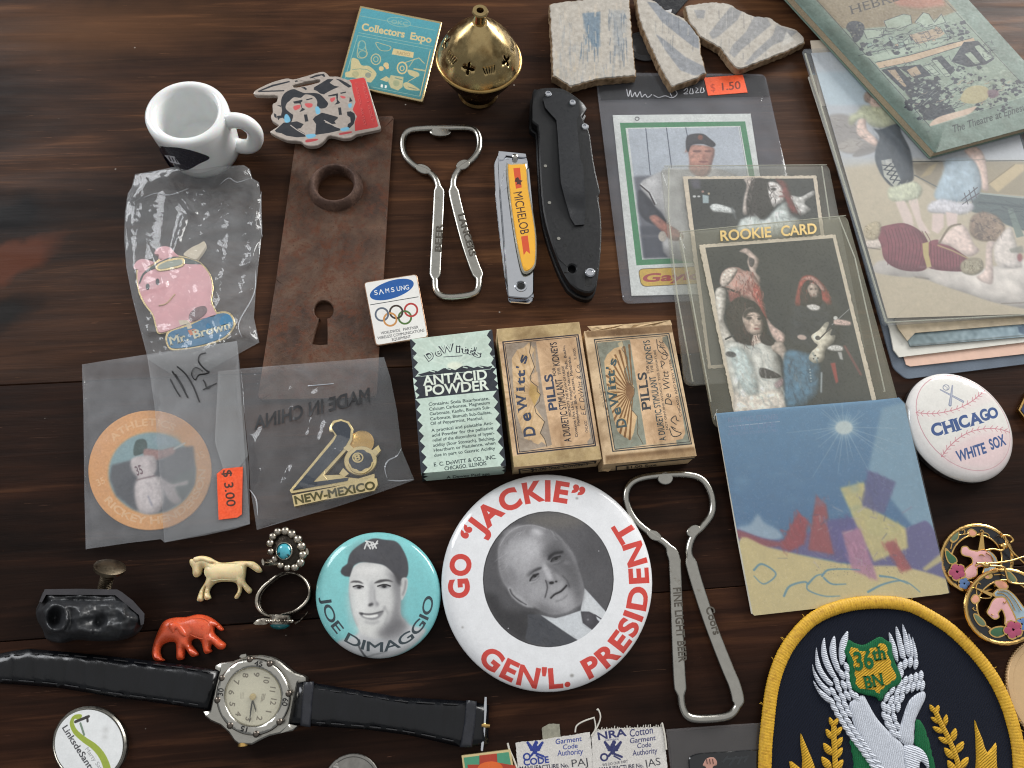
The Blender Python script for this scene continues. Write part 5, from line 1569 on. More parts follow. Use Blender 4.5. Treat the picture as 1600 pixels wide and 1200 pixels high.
p3.ell(790, 712, 15, 14, C(60, 58, 60), .9, 2).ell(775, 822, 5, 5, C(60, 56, 56)).ell(792, 838, 5, 5, C(60, 56, 56)).ell(765, 842, 5, 5, C(60, 56, 56)).line((800, 720, 870, 650), C(90, 84, 80), 9)
p3.ell(692, 708, 30, 16, C(205, 180, 170), 1, 3, 10).poly((850, 775, 890, 755, 945, 765, 945, 795, 870, 792), C(206, 204, 200), 1, 3, True).poly((915, 800, 940, 800, 950, 850, 930, 845), C(206, 204, 200), .9, 3)
p3.poly((870, 870, 900, 865, 920, 985, 905, 1000), C(170, 62, 60), .95, 4).line((960, 765, 1060, 940), C(150, 70, 72), 18, .7, 3).line((815, 930, 812, 1050), C(200, 210, 214), 12, .8, 3)
for y in range(910, 1000, 18):
    p3.ell(742 + (y - 910) * .1, y, 6, 5, C(196, 206, 210), .9, 1)
p3.strokes((225, 540, 300, 460, 440, 540, 470, 690, 360, 790, 250, 680), (C(22, 18, 20), C(70, 54, 52), C(46, 36, 38), C(96, 60, 54)), 200, 56, 7, 75, .8, 1, 35, 7)
p3.poly((322, 585, 345, 535, 390, 528, 424, 560, 442, 612, 438, 676, 400, 692, 362, 676, 338, 640), C(200, 178, 164), 1, 4, True)
p3.poly((325, 560, 350, 530, 400, 526, 425, 556, 400, 552, 360, 556, 335, 590), C(30, 25, 27), .9, 5, True).ell(350, 640, 16, 30, C(128, 104, 96), .5, 10).ell(425, 655, 14, 30, C(140, 116, 106), .4, 9)
p3.ell(362, 588, 19, 11, C(34, 28, 30), .85, 5).ell(425, 592, 12, 9, C(34, 28, 30), .85, 4).line((362, 596, 360, 616), C(60, 48, 48), 5, .6, 3).line((345, 572, 382, 570), C(50, 40, 40), 6, .7, 2).line((412, 576, 436, 580), C(50, 40, 40), 5, .7, 2).ell(405, 612, 7, 20, C(222, 204, 190), .6, 5).ell(408, 632, 13, 5, C(120, 92, 84), .7, 3).ell(410, 655, 19, 5, C(136, 74, 70), .85, 3)
p3.strokes((230, 430, 300, 290, 380, 300, 450, 450, 460, 560, 380, 470, 280, 450), (C(216, 160, 146), C(120, 56, 52), C(176, 96, 86), C(226, 196, 184), C(90, 48, 46)), 220, 44, 7, 70, .75, 1, 40, 8)
p3.strokes((660, 500, 690, 340, 760, 320, 870, 440, 880, 500, 800, 460), (C(196, 96, 84), C(90, 36, 36), C(150, 60, 54)), 110, 46, 6, 75, .8, 1, 30, 9)
p3.strokes((690, 500, 700, 390, 740, 350, 800, 400, 810, 500), (C(22, 18, 20), C(60, 48, 48)), 60, 46, 6, 80, .7, 1, 20, 10)
p3.poly((728, 400, 755, 372, 788, 392, 792, 440, 768, 458, 742, 440), C(182, 162, 150), .95, 4, True)
p3.ell(748, 406, 8, 5, C(50, 42, 42), .8, 3).ell(777, 406, 7, 5, C(50, 42, 42), .8, 3).ell(765, 424, 4, 9, C(206, 188, 176), .6, 3).ell(766, 443, 9, 3, C(120, 76, 72), .8, 2)
p3.strokes((230, 770, 420, 760, 540, 850, 570, 1120, 320, 1150, 250, 940), (C(150, 160, 160), C(226, 226, 220), C(120, 134, 138), C(200, 190, 180)), 140, 90, 10, 70, .45, 4, 40, 11)
p3.strokes((600, 820, 800, 830, 790, 1060, 690, 1140, 600, 1120), (C(50, 84, 110), C(104, 146, 172), C(40, 66, 88)), 90, 80, 8, 80, .5, 3, 25, 12)
p3.strokes((560, 830, 640, 900, 720, 1040, 690, 1060, 600, 900), (C(150, 124, 112), C(224, 208, 196)), 40, 40, 7, 55, .5, 3, 20, 13)
p3.photo(.03, 22)
add('picture_card', solid(c3, z3, 3.75), printed('stage_card_print_front', p3, .3, .2, .02), None, uv=p3, label='cream edged card of a singer and a guitarist under the gold lettering', cat='card', group='concert picture cards')

# ------------------------------------------------------------------ small square album sleeve, one end on the card holder
za = plane(1265, 640, 6.4, 0, .062)
ao = px('B4', 60, 147, 300, 125, 860, 80, 975, 68, 1003, 98, 1020, 180, 1225, 1045, 1190, 1052, 252, 1158, 238, 1145)
ap = Print('B4', za, (40, 50, 1240, 50, 1240, 1170, 40, 1170), 8, C(96, 142, 178))
ap.fade(300, 120, 420, 740, C(104, 150, 186), C(74, 120, 164))
ap.poly((890, 120, 1010, 90, 1240, 900, 1240, 1000, 1085, 765, 820, 430), C(140, 176, 198), .9, 8)
rnd = random.Random(5)
for i in range(26):
    a = 2 * math.pi * i / 26 + rnd.uniform(-.1, .1)
    r1 = rnd.uniform(110, 250) * (1.25 if math.sin(a) > 0 else .6)
    ap.line((700 + 40 * math.cos(a), 215 + 30 * math.sin(a), 700 + r1 * math.cos(a), 215 + r1 * math.sin(a)), C(190, 208, 218), 4, .55, 1, w2=2)
ap.ell(700, 218, 44, 34, C(226, 232, 224), .95, 5).ell(700, 218, 70, 58, C(190, 214, 222), .35, 14)
ap.poly((165, 720, 230, 700, 270, 650, 300, 690, 370, 730, 390, 770, 300, 790, 180, 780), C(176, 196, 212), .8, 8, True)
ap.poly((160, 725, 260, 760, 380, 780, 520, 740, 700, 720, 900, 760, 1060, 700, 1130, 700, 1240, 900, 1240, 1000, 900, 930, 700, 890, 450, 850, 300, 830, 180, 790), C(104, 96, 150), .95, 5, True)
ap.poly((165, 730, 300, 775, 420, 800, 300, 815, 175, 770), C(158, 72, 82), .9, 5, True)
ap.poly((175, 785, 320, 815, 520, 862, 760, 905, 1000, 915, 1230, 985, 1230, 1060, 240, 1165), C(222, 202, 142), 1, 5, True)
ap.poly((1090, 925, 1180, 850, 1200, 880, 1110, 935), C(216, 200, 136), .9, 4)
for q, c in (((380, 815, 470, 640, 520, 690, 500, 800, 430, 838), C(168, 66, 72)), ((520, 830, 560, 560, 610, 600, 640, 780, 690, 860), C(172, 78, 80)), ((610, 680, 800, 660, 850, 880, 660, 890), C(100, 90, 152)), ((680, 520, 800, 490, 870, 640, 1010, 720, 1020, 820, 850, 890, 760, 700), C(220, 204, 134)),
             ((690, 740, 780, 720, 840, 890, 870, 985, 740, 930), C(190, 132, 160)), ((820, 430, 960, 490, 900, 650, 790, 610), C(98, 98, 146)), ((900, 800, 950, 780, 1040, 925, 985, 940), C(176, 80, 80))):
    ap.poly(q, c, .92, 6)
    ap.strokes(q, (tuple(v * .88 for v in c), tuple(min(1, v * 1.12) for v in c)), 60, 70, 10, 70, .5, 3, 30, len(q))
for q in ((250, 930, 290, 900, 360, 950, 300, 1000, 250, 960), (400, 1060, 430, 1010, 510, 990, 520, 1030, 600, 1060, 680, 1060), (590, 960, 620, 930, 700, 925, 780, 930), (600, 970, 640, 1000, 710, 1000), (820, 1040, 900, 1000, 1000, 985, 1080, 1040), (880, 960, 950, 970, 1020, 1000), (520, 1000, 560, 960, 600, 950)):
    ap.line(q, C(96, 150, 176), 10, .9, 1, False, True, 4)
for _ in range(40):
    x, y = rnd.uniform(380, 1040), rnd.uniform(560, 900)
    ap.line((x, y, x + rnd.uniform(-50, 50), y + rnd.uniform(-30, 30)), rnd.choice((C(80, 86, 120), C(206, 190, 190), C(150, 130, 160))), rnd.uniform(3, 9), .35, 2)
for _ in range(50):
    x, y = rnd.uniform(120, 800), rnd.uniform(150, 700)
    ap.line((x, y, x + rnd.uniform(-90, 90), y + rnd.uniform(-20, 20)), rnd.choice((C(88, 134, 172), C(112, 158, 192))), rnd.uniform(10, 30), .25, 10)
ap.text('ROLLING STONES', 120, 195, 372, 175, 26, C(128, 150, 186)).line((125, 212, 378, 188), C(170, 190, 210), 4).text('STILL LIFE', 125, 235, 360, 215, 26, C(120, 146, 186)).text('AMERICAN CONCERT 1981', 120, 258, 372, 238, 14, C(128, 150, 186))
for i in range(60):
    x, y = rnd.uniform(560, 1000), rnd.uniform(895, 960)
    ap.ell(x, y, 3, 2, C(150, 130, 110), .6)
ap.photo(.012, 31)
av = thing('album_sleeve', 'small square picture sleeve with blue sky, sand and coloured blocks', 'album sleeve', P(1300, 790))
add('printed_card', solid_px(ao, lambda x, y, e: za(x, y), lambda x, y, e: za(x, y) - .9, 16), printed('album_print', ap, .22, .45, .10, .12, 0, .5), av, 30, uv=ap)
add('clear_wrap', solid_px([(x + (2 if x > 1250 else -1), y) for x, y in ao], lambda x, y, e: za(x, y) + .28 + .15 * math.sin(x * .07 + y * .03), lambda x, y, e: za(x, y) + .22 + .15 * math.sin(x * .07 + y * .03), 12), film('album_wrap', (.88, .92, .96), .005, .07, .3, .08, .1), av, 50)
add('spine_wear', tube([(*P(x, y, za(x, y) - .3), za(x, y) - .3) for x, y in px('B4', 62, 150, 110, 430, 170, 780, 240, 1148)], .35, 6), mat('worn_paper_edge', (.82, .80, .74), .8), av)

# ------------------------------------------------------------------ stack of old postcards
def card(name, label, cat, q, z1, z0, m, group='stacked postcards', uv=None):
    return add(name, solid(q, z1, z0), m, None, uv=uv, label=label, cat=cat, group=group)
add('card_sleeve', solid(rounded(W('P', .8, (1268, 112), (1560, 96), (1702, 556), (1416, 592), (1396, 575)), 2), .8, .08, rings=(.5,)), film('grey_sleeve', (.55, .60, .66), .35, .1, .1, .06, .2), None, label='lowest grey clear sleeve sticking out under the postcard pile', cat='card sleeve', group='stacked postcards')
card('postcard', 'peach backed postcard near the bottom of the pile', 'postcard', W('A8', 1.4, 60, -700, 1190, -760, 1730, 975, 690, 1090, 665, 1080), 1.4, 1.0, mat('peach_card', (.82, .68, .60), .6, 0, .05))
card('postcard', 'cream edged postcard between the peach and the blue-grey ones', 'postcard', W('A8', 2.2, 52, -720, 1190, -770, 1720, 900, 620, 1032, 585, 985, 560, 850), 2.2, 1.6, mat('cream_card', (.80, .79, .75), .5, 0, .06))
tl = Print('A8', 3.0, (600, 780, 1420, 780, 1420, 980, 600, 980), 7, C(118, 138, 144))
tl.fade(680, 900, 1350, 860, C(108, 124, 126), C(142, 164, 174)).poly((1225, 805, 1300, 795, 1360, 792, 1355, 812, 1230, 826), C(92, 56, 50), 1, 2).line((690, 960, 1400, 896), C(90, 100, 100), 10, .8, 3).poly((1360, 840, 1420, 830, 1420, 900, 1370, 880), C(70, 90, 110), .9, 4)
tl.grain(.03, 3, 5)
card('postcard', 'blue-grey scenic postcard just under the bathers postcard', 'postcard', W('A8', 3.0, 70, -740, 1195, -780, 1715, 860, 1400, 905, 690, 965, 640, 840), 3.0, 2.5, printed('scenic_postcard_print', tl, .5), uv=tl)
card('postcard', 'tan postcard whose corner shows beside the blue-grey one', 'postcard', W('A8', 3.6, 60, -730, 1180, -770, 1700, 800, 720, 880, 672, 930, 612, 850), 3.6, 3.2, mat('tan_card', (.66, .60, .50), .6, 0, .2, .2))
card('postcard', 'pale postcard peeping out beside the booklet at the pile head', 'postcard', W('E2', 4.1, 75, 290, 700, 260, 700, 700, 150, 760), 4.1, 3.7, mat('pale_card', (.80, .75, .68), .6, 0, .08))
z7 = 5.0
ps = thing('card_sleeve', 'clear sleeve around the bathers postcard on top of the pile', 'card sleeve', (*P(1450, 300), 4.2), 'stacked postcards')
add('sleeve_film', solid(rounded(W('P', 5.6, (1254, 76), (1562, 60), (1684, 487), (1382, 508)), 2), lambda p, e: 5.6 if e > .5 else 5.2, 4.3, spacing=9, rings=(.6, 1.3)), film('postcard_sleeve', (.74, .77, .80), .05, .05, .12, .05, .25), ps, 24)
add('sleeve_edge', tube([(*p, 5.3) for p in W('P', 5.3, (1258, 84), (1384, 503))], .5, 6), HEDGE, ps)
add('sleeve_edge', tube([(*p, 5.3) for p in W('P', 5.3, (1384, 504), (1600, 492), (1680, 487))], .35, 6), HEDGE, ps)
bo = (60, -230, 1035, -285, 1447, 1160, 470, 1190)
bp = Print('E3', z7, (50, -130, 1260, -130, 1260, 1210, 50, 1210), 6, C(196, 184, 162))
bp.fade(300, 100, 420, 1150, C(192, 198, 204), C(196, 182, 158))
bp.poly((60, -130, 1260, -130, 1260, 60, 700, 60, 160, 60, 120, 0), C(186, 204, 214), .9, 14).poly((150, 50, 800, 50, 1260, 200, 1260, 340, 600, 340, 230, 330), C(188, 192, 198), .9, 12)
bp.poly((230, 380, 600, 340, 1000, 380, 1260, 420, 1260, 1210, 470, 1210), C(200, 186, 160), .95, 16)
bp.poly((150, 110, 250, 100, 300, 150, 330, 230, 410, 260, 400, 290, 280, 310, 200, 280, 180, 200), C(150, 142, 136), .85, 8, True).poly((205, 260, 280, 230, 340, 250, 290, 300, 215, 290), C(176, 168, 160), .9, 6, True).poly((280, 320, 330, 280, 400, 275, 400, 300, 320, 325), C(140, 134, 130), .8, 5, True)
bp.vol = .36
# wooden jetty / boat behind
bp.poly((600, 360, 780, 350, 760, 480, 720, 500, 620, 430), C(150, 138, 116), .9, 6).poly((900, 345, 1260, 350, 1260, 540, 960, 520, 900, 430), C(156, 142, 114), .9, 6).line((600, 352, 1260, 345), C(96, 96, 88), 9).line((615, 425, 740, 490), C(110, 110, 104), 10)
bp.poly((1010, 470, 1150, 365, 1200, 365, 1200, 400, 1060, 515), C(202, 180, 138), .95, 4).poly((690, 380, 740, 355, 700, 420, 640, 440), C(186, 166, 126), .9, 5)
bp.poly((920, 560, 960, 520, 1260, 555, 1260, 740, 1130, 700, 1000, 640, 920, 620), C(82, 98, 100), .95, 5).line((960, 520, 1260, 550), C(160, 168, 160), 12).poly((1110, 600, 1140, 600, 1200, 750, 1160, 760), C(120, 136, 128), .95, 3).line((960, 570, 1240, 600), C(60, 74, 78), 14, .8, 3)
# standing bather, dark suit
bp.poly((345, -10, 400, -40, 470, -20, 480, 20, 460, 60, 420, 60, 380, 40, 350, 30), C(160, 134, 116), .95, 6, True)
bp.poly((375, 10, 440, 20, 470, 60, 450, 110, 400, 100, 380, 60), C(222, 190, 174), 1, 6, True)
bp.poly((300, 90, 340, 50, 420, 60, 500, 60, 560, 100, 545, 150, 470, 170, 390, 165, 330, 120, 270, 160, 265, 110), C(196, 198, 162), .95, 8, True)
bp.poly((310, 130, 350, 125, 360, 180, 420, 240, 410, 270, 350, 240, 305, 200), C(228, 200, 186), 1, 4, True)
bp.poly((395, 175, 430, 180, 520, 150, 545, 200, 590, 290, 605, 380, 605, 450, 560, 470, 500, 490, 440, 430, 405, 350, 405, 290, 425, 220), C(72, 80, 88), 1, 4, True)
bp.poly((435, 345, 490, 340, 540, 450, 510, 490, 450, 430), C(196, 196, 184), .95, 3)
for k in range(4):
    bp.line((442 + 14 * k, 370 + 26 * k, 510 + 8 * k, 380 + 24 * k), C(60, 66, 74), 8).line((500 + 8 * k, 350 + 26 * k, 450 + 16 * k, 395 + 24 * k), C(60, 66, 74), 8)
bp.poly((440, 345, 490, 335, 495, 360, 450, 362), C(206, 206, 200), 1, 3)
bp.poly((480, 490, 560, 470, 620, 460, 655, 500, 630, 550, 560, 570, 490, 560, 470, 530), C(200, 204, 178), .95, 7, True)
bp.poly((510, 565, 560, 560, 600, 640, 610, 700, 560, 690), C(226, 206, 196), 1, 4).poly((580, 560, 630, 550, 650, 660, 700, 740, 640, 720), C(226, 206, 196), 1, 4)
# second bather, pale blue
bp.poly((880, 290, 940, 270, 990, 330, 1010, 480, 1000, 510, 970, 490, 960, 400, 910, 330), C(228, 198, 184), 1, 5, True)
bp.poly((780, 340, 860, 330, 930, 345, 965, 420, 970, 500, 930, 560, 850, 570, 780, 580, 720, 540, 740, 470, 770, 400), C(170, 188, 200), 1, 6, True)
bp.line((840, 400, 880, 470, 830, 520), C(150, 168, 182), 16, .6, 8, False, True)
bp.poly((690, 580, 760, 550, 850, 570, 920, 570, 930, 610, 860, 635, 760, 630, 690, 620), C(208, 206, 212), .95, 7, True)
for q in ((865, 560, 950, 490), (870, 580, 960, 520), (880, 520, 900, 580), (905, 505, 925, 570), (930, 490, 945, 545)):
    bp.line(q, C(92, 92, 100), 7)
bp.poly((710, 630, 770, 630, 770, 700, 740, 740, 705, 720), C(228, 206, 198), 1, 4).poly((780, 620, 845, 630, 840, 690, 790, 700), C(228, 206, 198), 1, 4)
# reclining bather, striped
bp.poly((400, 900, 460, 880, 600, 930, 760, 920, 900, 940, 1050, 910, 1260, 880, 1260, 1120, 1080, 1115, 900, 1060, 720, 1000, 650, 970, 560, 970, 400, 945), C(216, 208, 200), 1, 5, True)
bp.poly((345, 780, 440, 765, 440, 810, 360, 815), C(214, 200, 188), 1, 4, True).line((350, 810, 430, 822), C(110, 100, 92), 5, .8, 2)
wine = C(134, 72, 80)
bp.poly((420, 710, 480, 690, 560, 682, 640, 720, 690, 790, 700, 860, 670, 930, 580, 938, 500, 915, 450, 870, 435, 800, 415, 750), wine, 1, 3, True)
bp.poly((685, 790, 740, 770, 800, 800, 900, 870, 880, 920, 860, 940, 700, 925, 680, 870), wine, 1, 3, True)
for k in range(13):
    bp.line((455 + 18 * k, 705 + 3 * abs(k - 5), 475 + 19 * k, 800, 470 + 17 * k, 925 - 3 * abs(k - 7)), C(104, 54, 62), 5, .7, 1, False, True)
for k in range(10):
    bp.line((700 + 17 * k, 795 + 7 * k, 705 + 17 * k, 925), C(104, 54, 62), 5, .7, 1)
bp.poly((655, 790, 690, 780, 690, 850, 705, 915, 680, 920, 660, 850), C(198, 178, 120), 1, 3)
bp.poly((350, 700, 400, 672, 435, 690, 420, 760, 370, 770, 340, 740), C(184, 170, 140), .95, 5, True)
bp.poly((740, 780, 800, 720, 860, 685, 900, 720, 930, 790, 960, 830, 900, 860, 820, 810), C(228, 206, 196), 1, 5, True).line((745, 790, 800, 705, 860, 686), C(130, 116, 96), 12, .9, 2, False, True).line((740, 800, 820, 830, 900, 870), C(190, 170, 120), 10, .9, 2)
bp.poly((860, 900, 900, 870, 970, 875, 980, 930, 930, 960, 870, 945), C(160, 150, 126), 1, 4, True)
bp.poly((920, 650, 980, 620, 1050, 640, 1095, 700, 1090, 770, 1020, 780, 950, 770, 910, 730), C(142, 120, 102), 1, 6, True).poly((1040, 640, 1095, 700, 1090, 760, 1060, 770, 1050, 700), C(168, 144, 120), .8, 8, True).ell(960, 720, 30, 30, C(104, 90, 80), .6, 10)
bp.poly((1000, 790, 1050, 785, 1030, 830, 1035, 990, 1000, 1005, 945, 970, 990, 930), C(230, 208, 198), 1, 4, True)
bp.poly((1040, 800, 1120, 700, 1150, 760, 1180, 880, 1180, 920, 1060, 910), C(220, 210, 204), .9, 6, True).poly((1120, 820, 1190, 800, 1200, 840, 1130, 840), C(140, 140, 130), .8, 5).ell(1178, 865, 14, 22, C(150, 80, 84), .8, 4)
bp.line((620, 970, 690, 980), C(110, 104, 100), 9, .8, 4).line((1080, 1112, 1260, 1105), C(120, 110, 100), 6, .7, 3)
bp.strokes((920, 660, 980, 625, 1050, 645, 1090, 700, 1080, 770, 950, 765), (C(96, 80, 70), C(176, 150, 126), C(70, 60, 56), C(196, 172, 148)), 150, 34, 7, 30, .6, 2, 70, 14)
bp.strokes((350, -10, 400, -40, 470, -20, 470, 50, 380, 40), (C(120, 96, 84), C(184, 156, 134)), 60, 24, 6, 40, .6, 2, 60, 15)
bp.strokes((405, 190, 520, 160, 600, 400, 560, 460, 450, 420), (C(52, 58, 66), C(104, 112, 120), C(84, 92, 100)), 80, 90, 9, 75, .45, 4, 20, 16)
bp.strokes((270, 100, 420, 60, 550, 110, 470, 165, 330, 120), (C(214, 216, 184), C(160, 162, 128), C(184, 188, 150)), 80, 40, 8, 60, .5, 3, 50, 17)
bp.strokes((480, 490, 640, 465, 640, 550, 500, 560), (C(222, 226, 204), C(170, 174, 150)), 50, 50, 7, 85, .5, 3, 20, 18)
bp.strokes((780, 345, 930, 350, 965, 500, 850, 565, 740, 540), (C(150, 170, 184), C(190, 206, 216), C(130, 150, 166)), 60, 80, 10, 80, .4, 5, 30, 19)
bp.strokes((700, 580, 920, 570, 920, 620, 700, 620), (C(226, 224, 230), C(180, 176, 184)), 50, 44, 7, 85, .5, 3, 25, 20)
bp.strokes((420, 905, 760, 930, 1240, 900, 1240, 1100, 720, 995), (C(230, 224, 218), C(186, 176, 168)), 50, 120, 10, 10, .35, 6, 25, 21)
bp.strokes((480, 1000, 900, 1080, 1240, 1130, 1240, 1200, 480, 1200), (C(182, 168, 142), C(210, 198, 172)), 70, 90, 8, 5, .3, 5, 15, 22)
bp.strokes((930, 530, 1240, 560, 1240, 720, 1000, 640), (C(56, 70, 74), C(110, 128, 128)), 60, 110, 8, 8, .5, 2, 8, 23)
bp.strokes((160, 110, 330, 150, 400, 280, 220, 280), (C(120, 112, 108), C(182, 174, 166)), 60, 50, 8, 10, .5, 3, 40, 24)
bp.strokes((355, 700, 430, 685, 420, 760, 350, 745), (C(140, 124, 96), C(206, 194, 164)), 40, 24, 5, 60, .7, 1, 60, 25).strokes((865, 900, 970, 880, 970, 935, 880, 945), (C(116, 106, 84), C(196, 186, 160)), 60, 26, 5, 60, .7, 1, 70, 26)
bp.line((700, 350, 1000, 340), C(96, 96, 88), 6, .5, 2).line((1010, 470, 1150, 366), C(110, 96, 70), 6, .7, 2)
bp.photo(.012, 44)
card('postcard', 'hand tinted postcard of three bathers on a beach, top of the pile', 'postcard', W('E3', z7, *bo), z7, 4.75, printed('bathers_postcard_print', bp, .45), uv=bp)

# ------------------------------------------------------------------ green booklet lying across the pile
zb_ = 11.0
bk = thing('booklet', 'worn green booklet with a ruined theatre picture, lying across the postcards', 'booklet', (*P(1480, 60), 6))
bq = [P(x, y, zb_) for x, y in px('E2', -330, -330, 880, -310, 1160, 0, 1610, 480, 1960, 855) + px('E2', 1960, 778, 965, 1088)]
bq = W('E2', zb_, -420, -420, 830, -420, 1960, 820, 965, 1088)
bkp = Print('E2', zb_, (-30, -60, 1620, -60, 1620, 1110, -30, 1110), 7, C(112, 130, 120))
bkp.grain(.012, 51, 6)
bkp.poly((60, -60, 1000, -60, 1600, 610, 1600, 690, 930, 905), C(128, 143, 129))
bkp.poly((60, -60, 1000, -60, 1120, 80, 900, 160, 400, 210, 300, 200), C(128, 114, 90), .95, 8).poly((600, -60, 1000, -60, 1040, 40, 850, 60, 700, 40), C(170, 110, 92), .8, 18)
D_ = C(50, 56, 66)
bkp.line((120, 0, 930, 905), C(58, 64, 70), 6).line((1005, -30, 1600, 612), C(58, 64, 70), 6)
bkp.text('HEBREWS', 362, 105, 900, -55, 62, C(62, 58, 54), .0, 0, 1, .02, .06).text('TO THE', 300, 5, 700, -100, 30, C(62, 58, 54), 0, 0, 1, .02, .05)
rb = random.Random(12)
def blot(x0, y0, x1, y1, n, c, s0, s1, a=.9):
    for _ in range(n):
        x, y = rb.uniform(x0, x1), rb.uniform(y0, y1)
        r = rb.uniform(s0, s1)
        bkp.poly([(x + r * rb.uniform(.5, 1.3) * math.cos(t), y + r * rb.uniform(.3, .9) * math.sin(t)) for t in np.linspace(0, 6, 7)], c, a)
bkp.poly((330, 200, 350, 160, 400, 150, 450, 170, 460, 220, 430, 280, 390, 300, 360, 240), D_, .95, 2, True); blot(340, 160, 450, 290, 16, C(150, 150, 120), 4, 10, .5)
pale, tanb = C(146, 160, 144), C(158, 140, 118)
for q in ((450, 215, 600, 205, 590, 260, 480, 280), (600, 150, 740, 100, 790, 110, 800, 170, 700, 210, 620, 200), (820, 160, 880, 90, 920, 100, 960, 160, 1010, 100, 1040, 160, 900, 200)):
    bkp.poly(q, pale, 1).line(q, D_, 6, .9, 0, True)
for _ in range(70):
    x, y = rb.uniform(420, 1150), rb.uniform(130, 330)
    if y > 300 - (x - 420) * .22:
        w_, h_ = rb.uniform(14, 50), rb.uniform(12, 34)
        q = (x, y, x + w_, y - w_ * .25, x + w_ + 6, y + h_ - w_ * .25, x + 6, y + h_)
        bkp.poly(q, rb.choice((pale, pale, D_, tanb, C(120, 140, 130))), .95).line(q, D_, 4, .8, 0, True)
bkp.poly((780, 250, 1000, 195, 1035, 240, 1000, 265, 840, 320), tanb, 1).line((780, 250, 840, 320), D_, 5).line((880, 230, 920, 300), D_, 4)
bkp.poly((430, 380, 500, 400, 760, 330, 1080, 270, 1100, 300, 700, 400, 540, 440), pale, .95).poly((540, 450, 760, 400, 1240, 270, 1250, 295, 800, 440, 570, 490), C(180, 156, 130), .95)
bkp.line((420, 395, 700, 330, 1100, 255), D_, 5).line((540, 445, 760, 400, 1230, 270), D_, 6).line((570, 490, 800, 440, 1250, 300), D_, 5)
blot(430, 290, 800, 390, 18, D_, 12, 30, .85); blot(1050, 150, 1210, 290, 16, D_, 8, 20, .8)
for q in ((580, 500, 690, 470, 800, 590, 740, 650), (940, 420, 1010, 395, 1110, 500, 1060, 550), (1170, 300, 1270, 290, 1390, 420, 1330, 460, 1200, 480, 1080, 440), (700, 480, 860, 460, 940, 540, 820, 560)):
    bkp.poly(q, D_, .95, 1)
for q in ((620, 500, 680, 495, 780, 640, 740, 620), (940, 430, 980, 425, 1080, 540, 1040, 550), (1170, 380, 1220, 370, 1290, 450, 1250, 460), (1240, 330, 1280, 320, 1380, 410, 1330, 440), (760, 500, 830, 470, 870, 530, 800, 550), (880, 470, 930, 460, 1000, 530, 960, 540)):
    bkp.poly(q, rb.choice((pale, tanb, pale)), 1).line(q, D_, 5, .9, 0, True)
bkp.poly((750, 640, 860, 570, 980, 590, 1010, 700, 1100, 790, 960, 850, 900, 850, 820, 740), D_, .9, 6, True); blot(750, 560, 1010, 780, 60, D_, 14, 34, .95); blot(830, 700, 1100, 850, 40, D_, 10, 30, .95); blot(1000, 620, 1400, 700, 40, D_, 6, 24, .9); blot(1080, 480, 1330, 600, 34, D_, 6, 24, .85); blot(1380, 560, 1600, 680, 50, D_, 6, 24, .9); blot(1220, 700, 1500, 790, 40, D_, 6, 22, .9)
blot(780, 580, 1500, 760, 90, pale, 5, 20, .8); blot(1100, 480, 1500, 640, 50, pale, 6, 22, .8)
for reg, n_, an in (((560, 200, 1160, 160, 1200, 270, 480, 400), 130, -14), ((600, 500, 1380, 300, 1390, 430, 760, 640), 120, -16), ((600, 500, 1380, 300, 1390, 430, 760, 640), 70, 50), ((560, 200, 1160, 160, 1200, 270, 480, 400), 60, 60), ((800, 600, 1580, 560, 1400, 720, 860, 860), 160, -20)):
    bkp.strokes(reg, (D_, D_, C(84, 92, 94)), n_, 64, 9, an, .9, 0, 12, n_)
bkp.strokes((800, 600, 1580, 560, 1400, 720, 860, 860), (pale, tanb), 90, 50, 9, -25, .8, 0, 25, 77)
bkp.poly((1150, 720, 1180, 640, 1260, 610, 1340, 630, 1340, 700, 1250, 740), C(164, 156, 120), 1, 3, True).poly((1340, 650, 1400, 640, 1420, 680, 1360, 700), C(110, 84, 100), .8, 6, True).poly((930, 900, 980, 840, 1150, 790, 1260, 760, 1200, 820, 1080, 860), C(188, 166, 148), 1, 3, True)
bkp.line((930, 905, 1600, 690), C(140, 160, 146), 5)
bkp.text('The Theatre at Ephesus', 1092, 948, 1640, 778, 52, C(56, 66, 66), .012, .22)
for q in ((820, 838, 8), (120, 165, 6), (915, 940, 7), (990, 1040, 6)):
    bkp.ell(q[0], q[1], q[2] + 4, q[2], C(90, 104, 100), .8, 2)
bkp.line((0, 35, 965, 1085), C(120, 150, 142), 30, .5, 10).grain(.012, 53, 2)
add('cover', solid(rounded(bq, .8), lambda p, e: zb_ - (.4 if e < .4 else 0), zb_ - .6, spacing=12, rings=(.5,)), printed('booklet_cover_print', bkp, .62, 0, .15, .8, 0, .3, .35, (.46, .50, .45), .3), bk, uv=bkp)
for k in range(5):
    add('page_block', solid([tuple(p) for p in offset_in(W('E2', zb_, -420, -420, 830, -420, 1960, 820, 965, 1088), .5 + .12 * (k % 2))], zb_ - .65 - .7 * k, zb_ - 1.3 - .7 * k), mat('aged_pages', (.66, .60, .50), .8, 0, .15, 1.2), bk)
add('back_cover', solid(W('E2', zb_, -420, -420, 830, -420, 1960, 820, 965, 1088), 6.55, 6.0), mat('booklet_green', (.46, .54, .49), .65, 0, .1), bk)
